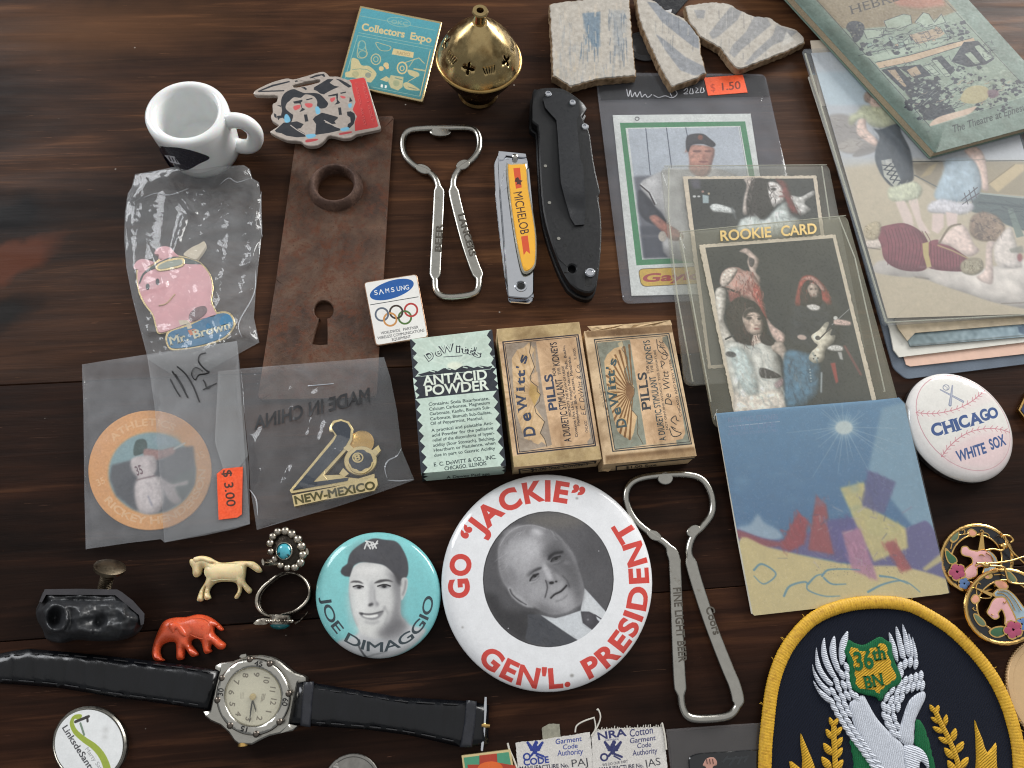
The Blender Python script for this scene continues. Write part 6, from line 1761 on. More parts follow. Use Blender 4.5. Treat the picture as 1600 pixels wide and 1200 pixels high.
# ------------------------------------------------------------------ three old medicine boxes
def on_wall(px_, py_, a, b, off=.06):
    """point of the upright wall through table points a, b that shows at a photo pixel"""
    w = ray(px_, py_)
    dx, dy = b[0] - a[0], b[1] - a[1]
    n = Vector((dy, -dx)).normalized()
    t = (n.x * a[0] + n.y * a[1] + (off if n.y < 0 else -off)) / (n.x * w.x + n.y * w.y)
    return (w.x * t, w.y * t, HCAM + w.z * t)
def wall_print(parent, name, groups, crop, a, b, m, off=.08):
    x0, y0, k = CROPS[crop]
    V, Fc = [], []
    for g in groups:
        g = [l for l in g if len(l) > 2]
        if not g:
            continue
        ar = [abs(sum(l[i - 1][0] * l[i][1] - l[i][0] * l[i - 1][1] for i in range(len(l)))) for l in g]
        o = ar.index(max(ar))
        v2, tri, _ = fill(g[o], [l for i, l in enumerate(g) if i != o and inside([l[0]], g[o])[0]])
        n = len(V)
        V += [on_wall(x0 + k * p[0], y0 + k * p[1], a, b, off) for p in v2]
        Fc += [tuple(i + n for i in f) for f in tri]
    add(name, (V, Fc), m, parent, None)
mint, inkd = C(196, 216, 202), C(36, 42, 52)
H1 = 14.0
bx1 = thing('medicine_box', 'mint green and black antacid powder carton', 'box', P(718, 630), 'old medicine boxes')
q1 = (4, 98, 632, 24, 737, 1065, 88, 1122)
m1 = Print('C8', H1, (0, 20, 740, 20, 740, 1190, 0, 1190), 12, inkd)
def zig(x0, y0, x1, y1, n, side, amp):
    out = []
    for i in range(n):
        for f, s in ((0, 0), (.5, 1)):
            t = (i + f) / n
            out.append((x0 + (x1 - x0) * t + (amp * side if s else 0), y0 + (y1 - y0) * t))
    return out + [(x1, y1)]
m1.poly(zig(10, 95, 42, 385, 4, 1, 34)[::-1] + [(15, 92), (630, 22)] + zig(612, 32, 655, 315, 4, -1, 26), mint)
m1.poly(zig(42, 555, 115, 1200, 8, 1, 36)[::-1] + zig(668, 490, 745, 1190, 8, -1, 36), mint)
m1.poly(zig(24, 388, 50, 552, 3, 1, 30)[::-1] + [(20, 390)], mint).poly(zig(660, 322, 690, 490, 3, -1, 28) + [(700, 490), (672, 320)], mint)
for x in range(9):
    a = math.radians(200 + x * 17.5)
    m1.line((340 + 70 * math.cos(a), 310 + 60 * math.sin(a), 340 + 330 * math.cos(a), 310 + 250 * math.sin(a)), C(214, 230, 216), 12, .6, 3)
m1.ell(345, 300, 60, 30, C(226, 232, 210), .9, 8)
m1.poly((62, 368, 130, 350, 180, 335, 215, 345, 260, 320, 300, 318, 350, 335, 400, 305, 440, 300, 490, 318, 540, 300, 600, 308, 636, 298, 620, 325, 420, 355, 200, 372, 90, 382), inkd)
for x, y in ((175, 347), (298, 328), (425, 316), (545, 312)):
    m1.line((x - 14, y - 5, x + 16, y + 2), mint, 8)
m1.line((60, 372, 92, 382, 420, 350, 620, 326, 640, 298), mint, 4)
for ch, x0, y0, x1, y1, h in (('D', 142, 268, 192, 232, 66), ('e', 204, 230, 246, 218, 66), ('W', 240, 206, 338, 186, 62), ('i', 356, 196, 385, 197, 62), ('t', 398, 200, 436, 208, 62), ('t', 440, 206, 476, 216, 62), ("'", 486, 215, 500, 218, 62), ('s', 490, 224, 540, 238, 62)):
    m1.text(ch, x0, y0, x1, y1, h, inkd, .075).text(ch, x0, y0, x1, y1, h, C(206, 224, 210), .012)
m1.line((262, 234, 402, 225), inkd, 6, .8)
wp = C(222, 232, 216)
m1.text('ANTACID', 108, 452, 598, 402, 78, wp, .028).text('POWDER', 118, 530, 605, 482, 78, wp, .028)
tx = C(44, 60, 60)
for s, x0, y0, x1, y1 in (('Contains: Soda Bicarbonate,', 145, 608, 612, 562), ('Calcium Carbonate, Magnesium', 150, 646, 616, 594), ('Carbonate, Kaolin, Bismuth Sub-', 154, 682, 620, 630), ('Carbonate, Bismuth Sub-Gallate,', 158, 720, 628, 668), ('Oil of Peppermint, Menthol.', 160, 756, 566, 712),
                          ('A practical and palatable Ant-', 168, 808, 638, 750), ('acid Powder for the palliative', 172, 846, 642, 788), ('relief of the discomforts of hyper-', 176, 884, 650, 826), ('acidity (Sour Stomach), Belching,', 180, 922, 656, 866), ('Heartburn or Flatulence, when', 184, 960, 660, 902), ('due in part to Gastric Acidity', 188, 998, 656, 942)):
    m1.text(s, x0, y0, x1, y1, 24, tx, .012)
m1.text('E. C. DeWITT & CO., INC.', 185, 1072, 665, 1012, 30, tx, .016).text('CHICAGO, ILLINOIS', 268, 1102, 590, 1060, 30, tx, .016)
m1.grain(.01, 61, 3)
o1 = W('C8', H1, *q1)
add('carton', solid(o1, H1 - .35, .05), mat('mint_carton', mint, .6, 0, .05), bx1)
add('printed_front', solid(offset_in(o1, -.08).tolist(), lambda p, e: H1 - (.25 if e < .25 else 0), H1 - .5, spacing=8, rings=(.35,)), printed('antacid_print', m1, .55, 0, .06, .6, 0, .3, .3, (.70, .74, .68), .22), bx1, uv=m1)
wall_print(bx1, 'end_lettering', line_loops('A Dewey Package', (285, 1166), (615, 1138), 20, .01), 'C8', o1[3], o1[2], mat('dark_print', (.13, .16, .17), .6))
def zigwall(x0, y0, y1, n, s):
    return [(x0, y0), *[(x0 + (s * 34 if i % 2 else 0), y0 + (y1 - y0) * i / n) for i in range(n + 1)], (x0, y1)]
wall_print(bx1, 'end_zigzag', [[[(92, 1122), (130, 1130), (104, 1140), (140, 1150), (106, 1165), (128, 1182), (98, 1190)]], [[(737, 1066), (710, 1080), (732, 1092), (705, 1105), (738, 1118)]]], 'C8', o1[3], o1[2], mat('dark_print', (.13, .16, .17), .6))

def pill_box(label, crop, q, border, Hh, grey_, ink_, paint, cardcol, at_, endtext):
    b = thing('medicine_box', label, 'box', P(*at_), 'old medicine boxes')
    o = W(crop, Hh, *q)
    xs, ys = q[0::2], q[1::2]
    cv = Print(crop, Hh, (min(xs) - 10, min(ys) - 10, max(xs) + 10, min(ys) - 10, max(xs) + 10, max(ys) + 10, min(xs) - 10, max(ys) + 10), 12, cardcol)
    paint(cv)
    cv.grain(.012, 71, 6).grain(.01, 72, 1)
    add('carton', solid(o, Hh - .35, .05), mat('buff_carton', (.76, .65, .50), .7, 0, .10, .3, .15, .8, dirt=(.55, .42, .28), dirt_at=(.6, .75)), b)
    add('printed_front', solid(offset_in(o, -.08).tolist(), lambda p, e: Hh - (.3 if e < .25 else 0), Hh - .5, spacing=7, rings=(.4,)), printed(label[:24].replace(' ', '_') + '_print', cv, .62, 0, .10, .8, 0, .25, .4, (.66, .54, .40), .6), b, uv=cv)
    dkp = mat('brown_black_print', (.17, .15, .15), .6)
    for g in endtext:
        wall_print(b, g[0], g[1], crop, o[3], o[2], dkp)
    return b, o
def frame(cv, b, c, w1=9, w2=5, inset=13):
    cv.line(b, c, w1, 1, 0, True)
    cx, cy = sum(b[0::2]) / 4, sum(b[1::2]) / 4
    q = [(x + (cx - x) / abs(cx - x) * inset, y + (cy - y) / abs(cy - y) * inset) for x, y in zip(b[0::2], b[1::2])]
    cv.line(q, c, w2, 1, 0, True)
def dewitts(cv, L, c, edge):
    for ch, x0, y0, x1, y1, h in L:
        cv.text(ch, x0 + 3, y0 - 4, x1 + 3, y1 - 4, h, edge, .045, 0, 1, 0, .06)
        cv.text(ch, x0, y0, x1, y1, h, c, .03, 0, 1, 0, .06)
navy_, buff = C(56, 66, 90), C(222, 184, 142)
def paint_a(cv):
    tan = C(190, 164, 116)
    cv.poly((28, 105, 600, 55, 612, 140, 42, 192), tan, 1, 3).poly((130, 990, 735, 915, 760, 1020, 150, 1070), tan, 1, 3)
    cv.poly((88, 212, 305, 192, 412, 912, 190, 962), C(166, 150, 132))
    for k in range(34):
        cv.line((92 + k * 6.4, 205, 195 + k * 6.4, 960), C(140, 128, 116), 2, .6)
    cv.poly((580, 170, 590, 165, 706, 905, 660, 915), C(168, 154, 136))
    sun = (132, 310, 170, 250, 215, 235, 250, 200, 290, 250, 270, 290, 290, 370, 255, 440, 310, 500, 330, 560, 290, 640, 360, 750, 330, 820, 380, 920, 340, 890, 300, 920, 270, 880, 220, 870, 165, 700, 140, 500)
    cv.poly(sun, C(214, 180, 136), 1, 1)
    for k in range(15):
        a = math.radians(100 + k * 12)
        cv.line((300, 560, 300 + 300 * math.cos(a), 560 + 330 * math.sin(a)), C(192, 154, 106), 12, .55, 1)
    cv.poly((88, 212, 132, 208, 170, 250, 132, 310, 140, 500, 165, 700, 220, 870, 270, 890, 340, 920, 190, 962), C(166, 150, 132))
    cv.poly((262, 480, 300, 505, 330, 560, 290, 640, 250, 560), C(196, 160, 96), 1, 2)
    cv.poly((270, 420, 310, 400, 320, 500, 300, 505, 270, 470), buff, .8, 3)
    cv.line((265, 198, 255, 270, 290, 370, 258, 440, 265, 470, 308, 505, 308, 540, 330, 560, 322, 610, 290, 645, 300, 690, 360, 752, 330, 830, 360, 870, 376, 924), C(86, 74, 60), 5)
    cv.poly((300, 195, 360, 186, 410, 185, 500, 185, 560, 195, 575, 240, 600, 420, 640, 640, 680, 860, 660, 885, 620, 895, 560, 890, 520, 905, 412, 915, 350, 560), buff, 1, 1)
    frame(cv, (70, 196, 592, 146, 714, 916, 172, 974), C(46, 44, 52))
    dewitts(cv, (('D', 296, 850, 286, 778, 84), ('e', 270, 742, 258, 684, 80), ('W', 238, 668, 222, 560, 66), ('i', 220, 540, 218, 506, 62), ('t', 222, 490, 220, 446, 62), ('t', 222, 440, 222, 396, 62), ("'", 210, 385, 212, 368, 50), ('s', 226, 352, 242, 292, 62)), navy_, C(206, 168, 110))
    cv.text('PILLS', 447, 672, 412, 418, 60, navy_, .03)
    k = C(44, 44, 54)
    cv.text('A DIURETIC STIMULANT', 546, 888, 480, 450, 50, k, .012).text('FOR', 440, 432, 434, 374, 22, k, .01).text('THE', 474, 424, 467, 374, 22, k, .01).text('KIDNEYS', 466, 362, 442, 196, 48, k, .014)
    cv.text('PROMOTE THE FLOW OF URINE', 546, 714, 494, 362, 17, k, .012).text('Contains Uva Ursi, Potash Nitrate, Pichi, Buchu,', 592, 858, 500, 220, 19, k, .012).text('Methylene Blue, Cascara, Mandrake.', 606, 778, 537, 294, 19, k, .012)
    cv.text('E.C. DeWitt & Co.', 648, 706, 604, 348, 34, k, -.006, .25).text('CHICAGO', 664, 824, 654, 742, 20, k, .004).text('ILLINOIS', 582, 318, 573, 240, 18, k, .004)
pa, oa = pill_box('clean buff pill carton with a grey mountain panel, next to the mint carton', 'D8', (28, 106, 600, 56, 756, 1008, 150, 1064), None, 12.5, 0, 0, paint_a, C(218, 182, 140), (855, 630),
                  [('end_lettering', line_loops('$1.00 Size Contains', (262, 1098), (665, 1052), 22, .012)), ('end_border', [[[(178, 1080), (190, 1079), (196, 1122), (184, 1124)], ], [[(178, 1080), (720, 1022), (721, 1029), (179, 1087)]], [[(706, 1024), (720, 1022), (716, 1040), (703, 1042)]], [[(200, 1090), (700, 1036), (701, 1040), (201, 1095)]]])])
def paint_b(cv):
    dkb, green = C(138, 106, 70), C(142, 146, 130)
    cv.poly((60, 122, 660, 76, 680, 128, 80, 165), dkb, 1, 4).poly((205, 985, 822, 925, 838, 985, 210, 1045), dkb, 1, 6).poly((215, 1015, 830, 950, 838, 990, 210, 1050), C(196, 164, 120), .6, 8)
    cv.poly((148, 202, 375, 182, 490, 908, 272, 948), green)
    cv.poly((600, 165, 640, 150, 795, 900, 700, 910), green)
    cv.poly((375, 182, 440, 178, 560, 178, 610, 200, 640, 240, 690, 450, 740, 700, 760, 830, 740, 870, 690, 880, 640, 890, 590, 885, 540, 905, 490, 910, 430, 540), buff, 1, 1)
    fan = (195, 330, 215, 285, 265, 240, 320, 225, 350, 290, 360, 350, 335, 400, 350, 450, 400, 500, 408, 550, 380, 620, 385, 670, 425, 710, 400, 830, 380, 880, 330, 850, 290, 820, 270, 760, 240, 640, 210, 480)
    cv.poly(fan, C(216, 180, 132), 1, 1)
    for k in range(17):
        a = math.radians(98 + k * 10.2)
        cv.line((400 + 60 * math.cos(a), 545 + 50 * math.sin(a), 400 + 200 * math.cos(a), 545 + 330 * math.sin(a)), C(132, 92, 52), 7, .95, 0, w2=15)
    cv.poly((148, 202, 300, 190, 320, 225, 265, 240, 215, 285, 195, 330, 210, 480, 240, 640, 270, 760, 272, 948), green).poly((272, 948, 270, 760, 290, 820, 330, 855, 380, 885, 400, 905, 460, 910), green)
    cv.poly((350, 470, 385, 488, 408, 540, 400, 575, 375, 610, 345, 560), C(142, 104, 68), 1, 2)
    cv.line((320, 190, 330, 230, 318, 245, 355, 300, 360, 350, 335, 400, 350, 460, 405, 520, 405, 560, 380, 615, 385, 665, 425, 712, 430, 790, 425, 830, 465, 905), C(104, 92, 72), 5)
    cv.poly((290, 205, 320, 190, 330, 225, 300, 235), C(206, 186, 144), .8, 2)
    frame(cv, (128, 180, 646, 137, 803, 904, 256, 956), C(62, 62, 60), 8, 5, 14)
    tl_ = C(64, 84, 88)
    dewitts(cv, (('D', 352, 790, 342, 722, 72), ('e', 316, 700, 306, 648, 66), ('W', 296, 640, 276, 536, 64), ('i', 278, 530, 274, 496, 60), ('t', 272, 490, 270, 446, 60), ('t', 268, 440, 266, 396, 60), ("'", 256, 392, 258, 372, 50), ('s', 272, 366, 284, 316, 56)), tl_, C(200, 160, 104))
    k = C(54, 54, 52)
    cv.text('PILLS', 520, 668, 486, 404, 62, C(58, 62, 66), .02, 0, 1, 0, .06).text('A DIURETIC STIMULANT', 626, 880, 552, 432, 46, C(62, 76, 80), .014).text('FOR', 512, 415, 505, 358, 20, k, .01).text('THE', 540, 410, 533, 358, 20, k, .01).text('KIDNEYS', 536, 348, 510, 182, 46, C(62, 76, 80), .014)
    cv.text('NOT GENUINE WITHOUT THIS SIGNATURE', 642, 808, 552, 250, 15, k, .006).text('CHICAGO AND NEW YORK', 735, 714, 660, 312, 18, k, .006)
    cv.line((650, 800, 670, 850, 710, 850, 730, 830, 690, 815, 660, 785, 690, 800), k, 6, 1, 0, False, True).line((695, 770, 660, 740, 690, 710, 700, 740, 715, 745), k, 6, 1, 0, False, True)
    cv.text('De Witt', 668, 640, 640, 400, 46, k, -.002, .25).line((590, 370, 615, 345, 590, 330, 600, 380), k, 5, 1, 0, False, True).text('Co. Inc', 640, 320, 604, 185, 40, k, -.004, .2).line((560, 180, 575, 260, 640, 290, 600, 240, 565, 215), k, 5, 1, 0, False, True)
    cv.text('REG. U.S. PAT. OFF.', 200, 650, 168, 480, 11, C(110, 96, 76), 0)
pb_, ob = pill_box('worn pill carton with brown sun rays and scuffed ends', 'E1', (58, 122, 662, 74, 838, 985, 196, 1045), None, 13.0, 0, 0, paint_b, C(214, 184, 144), (1000, 625),
                   [('end_lettering', line_loops('$1.00 Size', (345, 1078), (560, 1058), 16, .01)), ('end_border', [[[(275, 1058), (824, 1002), (824, 1008), (275, 1065)]], [[(275, 1060), (285, 1060), (285, 1090), (275, 1090)]]])])
buffm = mat('torn_carton', (.70, .60, .46), .85, 0, .2, .5, .3, 1.2)
add('torn_flap', solid_px(px('E1', 78, 88, 350, 72, 655, 45, 668, 78, 560, 92, 370, 108, 110, 122), lambda x, y, e: 12.2 + .5 * math.sin(x * .3), lambda x, y, e: 11.2 + .5 * math.sin(x * .3), 5), buffm, pb_)
add('torn_flap', solid_px(px('E1', 62, 128, 85, 112, 100, 150, 120, 300, 165, 620, 215, 1010, 196, 1040), lambda x, y, e: 12.7, lambda x, y, e: 11.9), buffm, pb_)
add('torn_flap', solid_px(px('E1', 172, 1070, 190, 1040, 240, 1045, 250, 1075, 225, 1098, 185, 1092), lambda x, y, e: 3.5 + .3 * math.sin(y), lambda x, y, e: 2.5), buffm, pb_)
# ------------------------------------------------------------------ round badges
def badge(label, crop, cx, cy, rx, ry, rot, cv, z, height, m_print, at_z=None, rimcol=(.80, .80, .80), edge=6.0, pin=True):
    b = thing('pin_badge', label, 'badge', (*centre(W(crop, z, *ellipse(cx, cy, rx, ry, 24, rot))), .05), 'round pin badges')
    o = W(crop, z, *ellipse(cx, cy, rx, ry, 96, rot))
    c = centre(o)
    Rm = max(math.dist(c, p) for p in o)
    f = lambda p, e: z + height * .35 * (1 - (math.dist(p, c) / Rm) ** 2) - height * .65 * (1 - math.sqrt(max(0, 1 - (1 - min(e / edge, 1)) ** 2)))
    add('face', solid(o, f, z - height, spacing=2.6, rings=(.15, .5, 1.1, 2.0, 3.2), under=False), m_print, b, 60, uv=cv)
    add('rim_shell', solid(offset_in(o, .05).tolist(), z - height * .62, z - height - 1.2, [offset_in(o, 1.2).tolist()], bevel=.4), mat('badge_rim_steel', (.60, .60, .60), .35, 1), b)
    add('back_plate', solid(offset_in(o, 1.0).tolist(), z - height - .4, z - height - .8), mat('badge_back', (.5, .5, .5), .4, 1), b)
    zz = z - height - 1.2
    if pin:
        add('pin_wire', tube([(c[0] - Rm * .7, c[1] - Rm * .3, zz), (c[0], c[1] - Rm * .1, max(.5, zz - 1)), (c[0] + Rm * .6, c[1] + Rm * .2, zz)], .4, 6), STEEL, b)
    return b
jz = 6.5
jk = Print('B7', jz, (610, 10, 1590, 10, 1590, 1020, 610, 1020), 9, C(226, 227, 229))
red_ = C(208, 58, 48)
jk.use('D1')
dk, G_ = C(50, 48, 52), lambda v: C(*(max(0, (v if v > 120 else 120 - (120 - v) * 1.25) + d) for d in (0, -1, 2)))
jk.ell(582, 627, 510, 530, G_(60)).ell(582, 627, 502, 522, G_(84))
jk.ell(760, 300, 300, 180, G_(96), .7, 80).ell(640, 170, 240, 60, C(112, 106, 98), .6, 30).ell(950, 420, 110, 260, G_(78), .7, 60).ell(930, 620, 120, 140, G_(92), .6, 60)
jk.poly((82, 740, 180, 760, 240, 860, 470, 880, 520, 920, 500, 1000, 430, 1110, 300, 1060, 180, 960, 110, 840), G_(56), .95, 20, True)
jk.poly((420, 900, 520, 900, 620, 960, 720, 1040, 815, 1105, 760, 1132, 600, 1152, 460, 1130, 400, 1090, 420, 1000), C(62, 64, 70), 1, 5)
jk.poly((520, 905, 640, 930, 760, 895, 835, 870, 862, 695, 1038, 888, 1000, 975, 930, 1025, 880, 1060, 815, 1105, 700, 1030, 590, 955), C(196, 200, 204), 1, 2)
jk.poly((862, 700, 900, 760, 960, 830, 1035, 890, 1000, 940, 930, 900, 870, 870, 835, 865), C(202, 205, 208), 1, 3).line((838, 872, 848, 980, 905, 1015), C(160, 164, 168), 5, .8, 2)
jk.poly((834, 878, 900, 880, 950, 905, 962, 940, 985, 962, 925, 1024, 850, 968), C(60, 58, 64), 1, 2).line((945, 905, 1000, 940), C(60, 58, 64), 9, .9, 1).ell(890, 942, 8, 8, C(220, 220, 222), .9, 2).poly((850, 900, 900, 890, 930, 930, 900, 990, 860, 950), C(86, 84, 90), .6, 10, True)
head = (196, 365, 235, 290, 330, 222, 450, 205, 560, 232, 650, 275, 730, 360, 790, 465, 822, 560, 848, 640, 860, 720, 845, 800, 800, 862, 720, 905, 620, 922, 550, 902, 490, 860, 430, 846, 360, 815, 300, 760, 266, 700, 232, 650, 200, 560, 190, 450)
jk.poly(head, G_(140), 1, 4, True)
jk.poly((196, 365, 235, 290, 330, 222, 450, 205, 560, 232, 640, 275, 560, 300, 420, 290, 300, 320, 240, 400, 240, 520, 290, 640, 270, 700, 225, 640, 195, 540), G_(122), 1, 14, True)
jk.ell(400, 400, 140, 90, G_(176), .9, 46, -20).ell(370, 510, 110, 70, G_(168), .9, 44).ell(470, 400, 90, 70, G_(180), .7, 40).ell(497, 262, 52, 26, G_(206), .8, 16, 20).ell(300, 240, 80, 18, G_(150), .6, 10, -25)
jk.poly((530, 300, 640, 330, 730, 400, 790, 500, 830, 600, 855, 720, 800, 700, 730, 640, 650, 560, 600, 480, 560, 400), G_(108), .85, 34, True)
jk.poly((650, 290, 740, 380, 795, 470, 800, 500, 750, 440, 700, 360), G_(158), .7, 12, True)
jk.ell(590, 420, 60, 40, G_(92), .8, 26, -30)
jk.poly((580, 440, 640, 400, 700, 410, 690, 430, 640, 430, 590, 470), G_(72), .7, 8, True).poly((415, 590, 450, 555, 520, 530, 525, 545, 470, 570, 425, 610), G_(96), .75, 7, True)
jk.ell(475, 605, 44, 20, G_(104), .9, 8, -32).poly((436, 640, 450, 612, 490, 585, 502, 592, 480, 615, 450, 640), G_(60), .95, 4, True).ell(472, 600, 15, 12, G_(40), .9, 4).ell(468, 632, 36, 12, G_(160), .7, 8, -28)
jk.ell(640, 470, 46, 22, G_(120), .9, 8, -25).poly((600, 490, 620, 462, 672, 448, 678, 458, 650, 474, 615, 492), G_(56), .95, 4, True).ell(640, 468, 14, 12, G_(38), .9, 4).ell(656, 490, 34, 10, G_(146), .8, 8, -20).ell(725, 500, 30, 14, G_(160), .7, 9)
jk.poly((535, 520, 570, 500, 620, 570, 650, 600, 640, 640, 600, 645, 570, 620, 550, 570), G_(166), .9, 14, True).ell(630, 598, 28, 26, G_(184), .8, 14).poly((560, 520, 600, 500, 680, 580, 660, 600), G_(84), .55, 12, True)
jk.ell(606, 656, 22, 11, G_(52), .95, 5, -15).ell(580, 650, 16, 10, G_(110), .8, 6)
jk.line((562, 640, 572, 700, 555, 770), G_(88), 12, .8, 5, False, True).ell(640, 700, 52, 30, G_(164), .8, 16, -25).ell(690, 668, 28, 26, G_(160), .7, 12)
jk.line((600, 772, 630, 745, 680, 720, 722, 678), G_(62), 12, .95, 4, False, True).line((620, 778, 690, 750, 735, 700), G_(168), 14, .6, 8, False, True).ell(742, 670, 30, 36, G_(96), .6, 18)
jk.ell(690, 810, 100, 60, G_(172), .75, 40).ell(500, 720, 70, 80, G_(166), .7, 40).ell(600, 880, 110, 26, G_(110), .7, 20).ell(540, 850, 70, 26, G_(96), .6, 22, 30).ell(820, 780, 26, 70, G_(110), .7, 18)
jk.poly((266, 700, 290, 690, 330, 740, 380, 770, 420, 820, 430, 846, 370, 822, 300, 765), G_(158), .95, 6, True).line((285, 705, 310, 755, 370, 805), G_(96), 10, .8, 5, False, True).ell(300, 590, 24, 80, G_(112), .6, 18, -15)
jk.ell(975, 407, 4, 4, G_(210), .9, 1).ell(270, 1010, 5, 5, G_(200), .8, 1)
jk.poly((640, 270, 720, 330, 800, 470, 845, 640, 855, 740, 800, 790, 740, 640, 640, 500, 590, 400), G_(74), .42, 26, True)
jk.strokes((196, 360, 240, 285, 340, 222, 450, 208, 520, 230, 400, 275, 290, 320, 240, 400, 250, 560, 215, 600, 195, 480), (G_(168), G_(92), G_(130), G_(190)), 110, 70, 5, -35, .5, 2, 30, 6)
jk.strokes((560, 235, 640, 270, 730, 360, 790, 465, 790, 500, 720, 400, 640, 310), (G_(150), G_(70), G_(110)), 60, 60, 5, 50, .55, 2, 15, 7)
jk.line((205, 365, 260, 280, 350, 220, 460, 206, 560, 235), G_(176), 6, .5, 3, False, True)
jk.poly((430, 600, 470, 556, 525, 534, 522, 548, 470, 572), G_(58), .75, 4, True).poly((575, 470, 610, 425, 690, 408, 690, 424, 630, 438, 590, 478), G_(46), .8, 4, True)
jk.line((438, 640, 460, 606, 505, 586), G_(34), 8, .9, 2, False, True).ell(476, 603, 11, 10, G_(26), .95, 2).line((448, 640, 480, 632, 508, 604), G_(96), 5, .7, 2, False, True).line((446, 664, 486, 652, 516, 620), G_(112), 6, .5, 4, False, True)
jk.line((602, 490, 622, 462, 676, 448), G_(30), 8, .9, 2, False, True).ell(642, 467, 11, 10, G_(24), .95, 2).line((612, 494, 650, 486, 680, 462), G_(80), 5, .7, 2, False, True).line((620, 514, 664, 506, 700, 480), G_(70), 7, .5, 4, False, True)
jk.poly((540, 524, 556, 510, 590, 560, 606, 620, 590, 632, 560, 590), G_(186), .6, 6, True).poly((600, 560, 640, 590, 656, 640, 630, 652, 612, 610), G_(96), .5, 8, True).ell(606, 656, 18, 8, G_(30), .95, 3).ell(642, 646, 10, 7, G_(44), .9, 3)
jk.line((560, 636, 574, 690, 556, 768), G_(64), 7, .75, 3, False, True).line((690, 600, 728, 640, 745, 690), G_(56), 9, .5, 5, False, True).line((602, 774, 632, 746, 682, 720, 724, 676), G_(34), 8, .95, 2, False, True).line((640, 800, 690, 784, 730, 750), G_(92), 8, .5, 5, False, True).line((470, 850, 560, 900, 640, 914, 740, 890, 820, 840), G_(52), 12, .55, 6, False, True)
jk.line((282, 706, 300, 745, 350, 790, 410, 826), G_(60), 7, .7, 3, False, True).strokes((430, 920, 620, 965, 800, 1100, 600, 1145, 430, 1080), (G_(48), G_(84)), 70, 60, 5, 40, .4, 2, 25, 8)
jk.photo(.02, 81)
jk._put(jk._mask([jk.map([(-300, -300), (1500, -300), (1500, 1600), (-300, 1600)]), jk.map(ellipse(582, 627, 510, 530, 90))]), C(226, 227, 229), 1, 0)
jk.use('B7')
jk.arc('GO', 1100, 516, 352, 366, 190.5, 161, 96, red_, .045).arc('“JACKIE”', 1100, 516, 352, 366, 153.5, 66, 98, red_, .045, 1, .95)
jk.arc("GEN'L.", 1100, 516, 452, 470, 225.5, 284, 94, red_, .04, 1, .84).arc('PRESIDENT', 1100, 516, 452, 470, 293, 398.5, 94, red_, .04, 1, .84)
for x, y, r in ((1232, 140, 6), (722, 715, 5), (1210, 930, 9)):
    jk.ell(x, y, r, r * .8, C(120, 116, 110), .7, 2)
jk.grain(.006, 81, 1)
badge('large white campaign badge with red lettering round a portrait of a man in a tie', 'B7', 1101, 516, 474, 489, 0, jk, jz, 3.6, printed('campaign_badge_print', jk, .10, .3, 0, 1, 0, .4), edge=5)

oz = 5.6
jo = Print('D2', oz, (40, 30, 1160, 30, 1160, 1160, 40, 1160), 11, C(118, 194, 194))
jo.fade(200, 300, 1000, 900, C(126, 200, 200), C(112, 186, 190))
jo.poly((240, 1010, 330, 970, 430, 930, 470, 880, 640, 960, 790, 800, 880, 855, 990, 880, 1010, 905, 940, 1000, 800, 1100, 620, 1150, 450, 1130, 320, 1080), C(186, 188, 190), 1, 10, True)
face = (362, 470, 365, 420, 390, 370, 450, 325, 560, 320, 700, 360, 790, 450, 810, 560, 800, 650, 800, 760, 830, 830, 790, 900, 690, 960, 560, 970, 470, 930, 420, 850, 390, 760, 368, 650, 358, 560)
jo.poly(face, C(198, 198, 196), 1, 4, True)
jo.poly((690, 380, 800, 460, 810, 580, 800, 760, 850, 850, 800, 930, 700, 950, 640, 900, 710, 800, 740, 650, 720, 500), G_(116), .9, 26, True)
jo.ell(460, 640, 80, 180, C(220, 220, 217), .9, 40).ell(520, 880, 110, 60, C(214, 214, 210), .9, 34).ell(520, 390, 130, 50, C(218, 217, 214), .9, 30).ell(650, 620, 60, 90, C(208, 208, 206), .8, 34).ell(700, 700, 24, 40, C(206, 206, 204), .6, 16)
jo.poly((600, 900, 700, 860, 760, 800, 830, 850, 800, 930, 700, 980, 620, 960), G_(104), .75, 26, True)
jo.ell(375, 720, 18, 160, C(176, 190, 190), .5, 20)
jo.poly((345, 400, 350, 300, 380, 230, 460, 165, 560, 118, 660, 128, 760, 145, 820, 220, 858, 320, 860, 420, 830, 470, 790, 480, 740, 420, 660, 350, 560, 328, 460, 322, 400, 350, 370, 380), C(66, 66, 71), 1, 3, True).poly((350, 330, 400, 345, 382, 395, 366, 446, 322, 440, 294, 420, 286, 398, 300, 366), C(58, 58, 62), 1, 3)
jo.ell(500, 220, 120, 70, C(84, 84, 89), .5, 40)
for q in ((490, 205, 510, 150, 540, 205), (500, 140, 545, 150, 560, 205, 600, 140), (520, 180, 600, 160), (560, 150, 590, 200)):
    jo.line(q, C(208, 208, 206), 12, .95)
jo.poly((800, 480, 830, 450, 858, 470, 852, 550, 825, 620, 802, 635), C(186, 186, 184), 1, 4, True).line((840, 480, 835, 540, 815, 600), G_(110), 12, .7, 6, False, True)
jo.poly((740, 400, 790, 440, 800, 520, 770, 500, 750, 450), G_(72), .9, 10, True)
jo.poly((368, 495, 400, 478, 450, 482, 482, 505, 440, 496, 395, 494), C(66, 64, 66), .95, 4, True).poly((572, 500, 620, 472, 690, 468, 735, 490, 680, 484, 610, 498), C(60, 58, 60), .95, 4, True)
jo.ell(440, 535, 42, 15, G_(120), .8, 7).ell(446, 535, 20, 11, G_(56), .95, 4).line((395, 528, 440, 520, 480, 530), G_(70), 7, .9, 2, False, True)
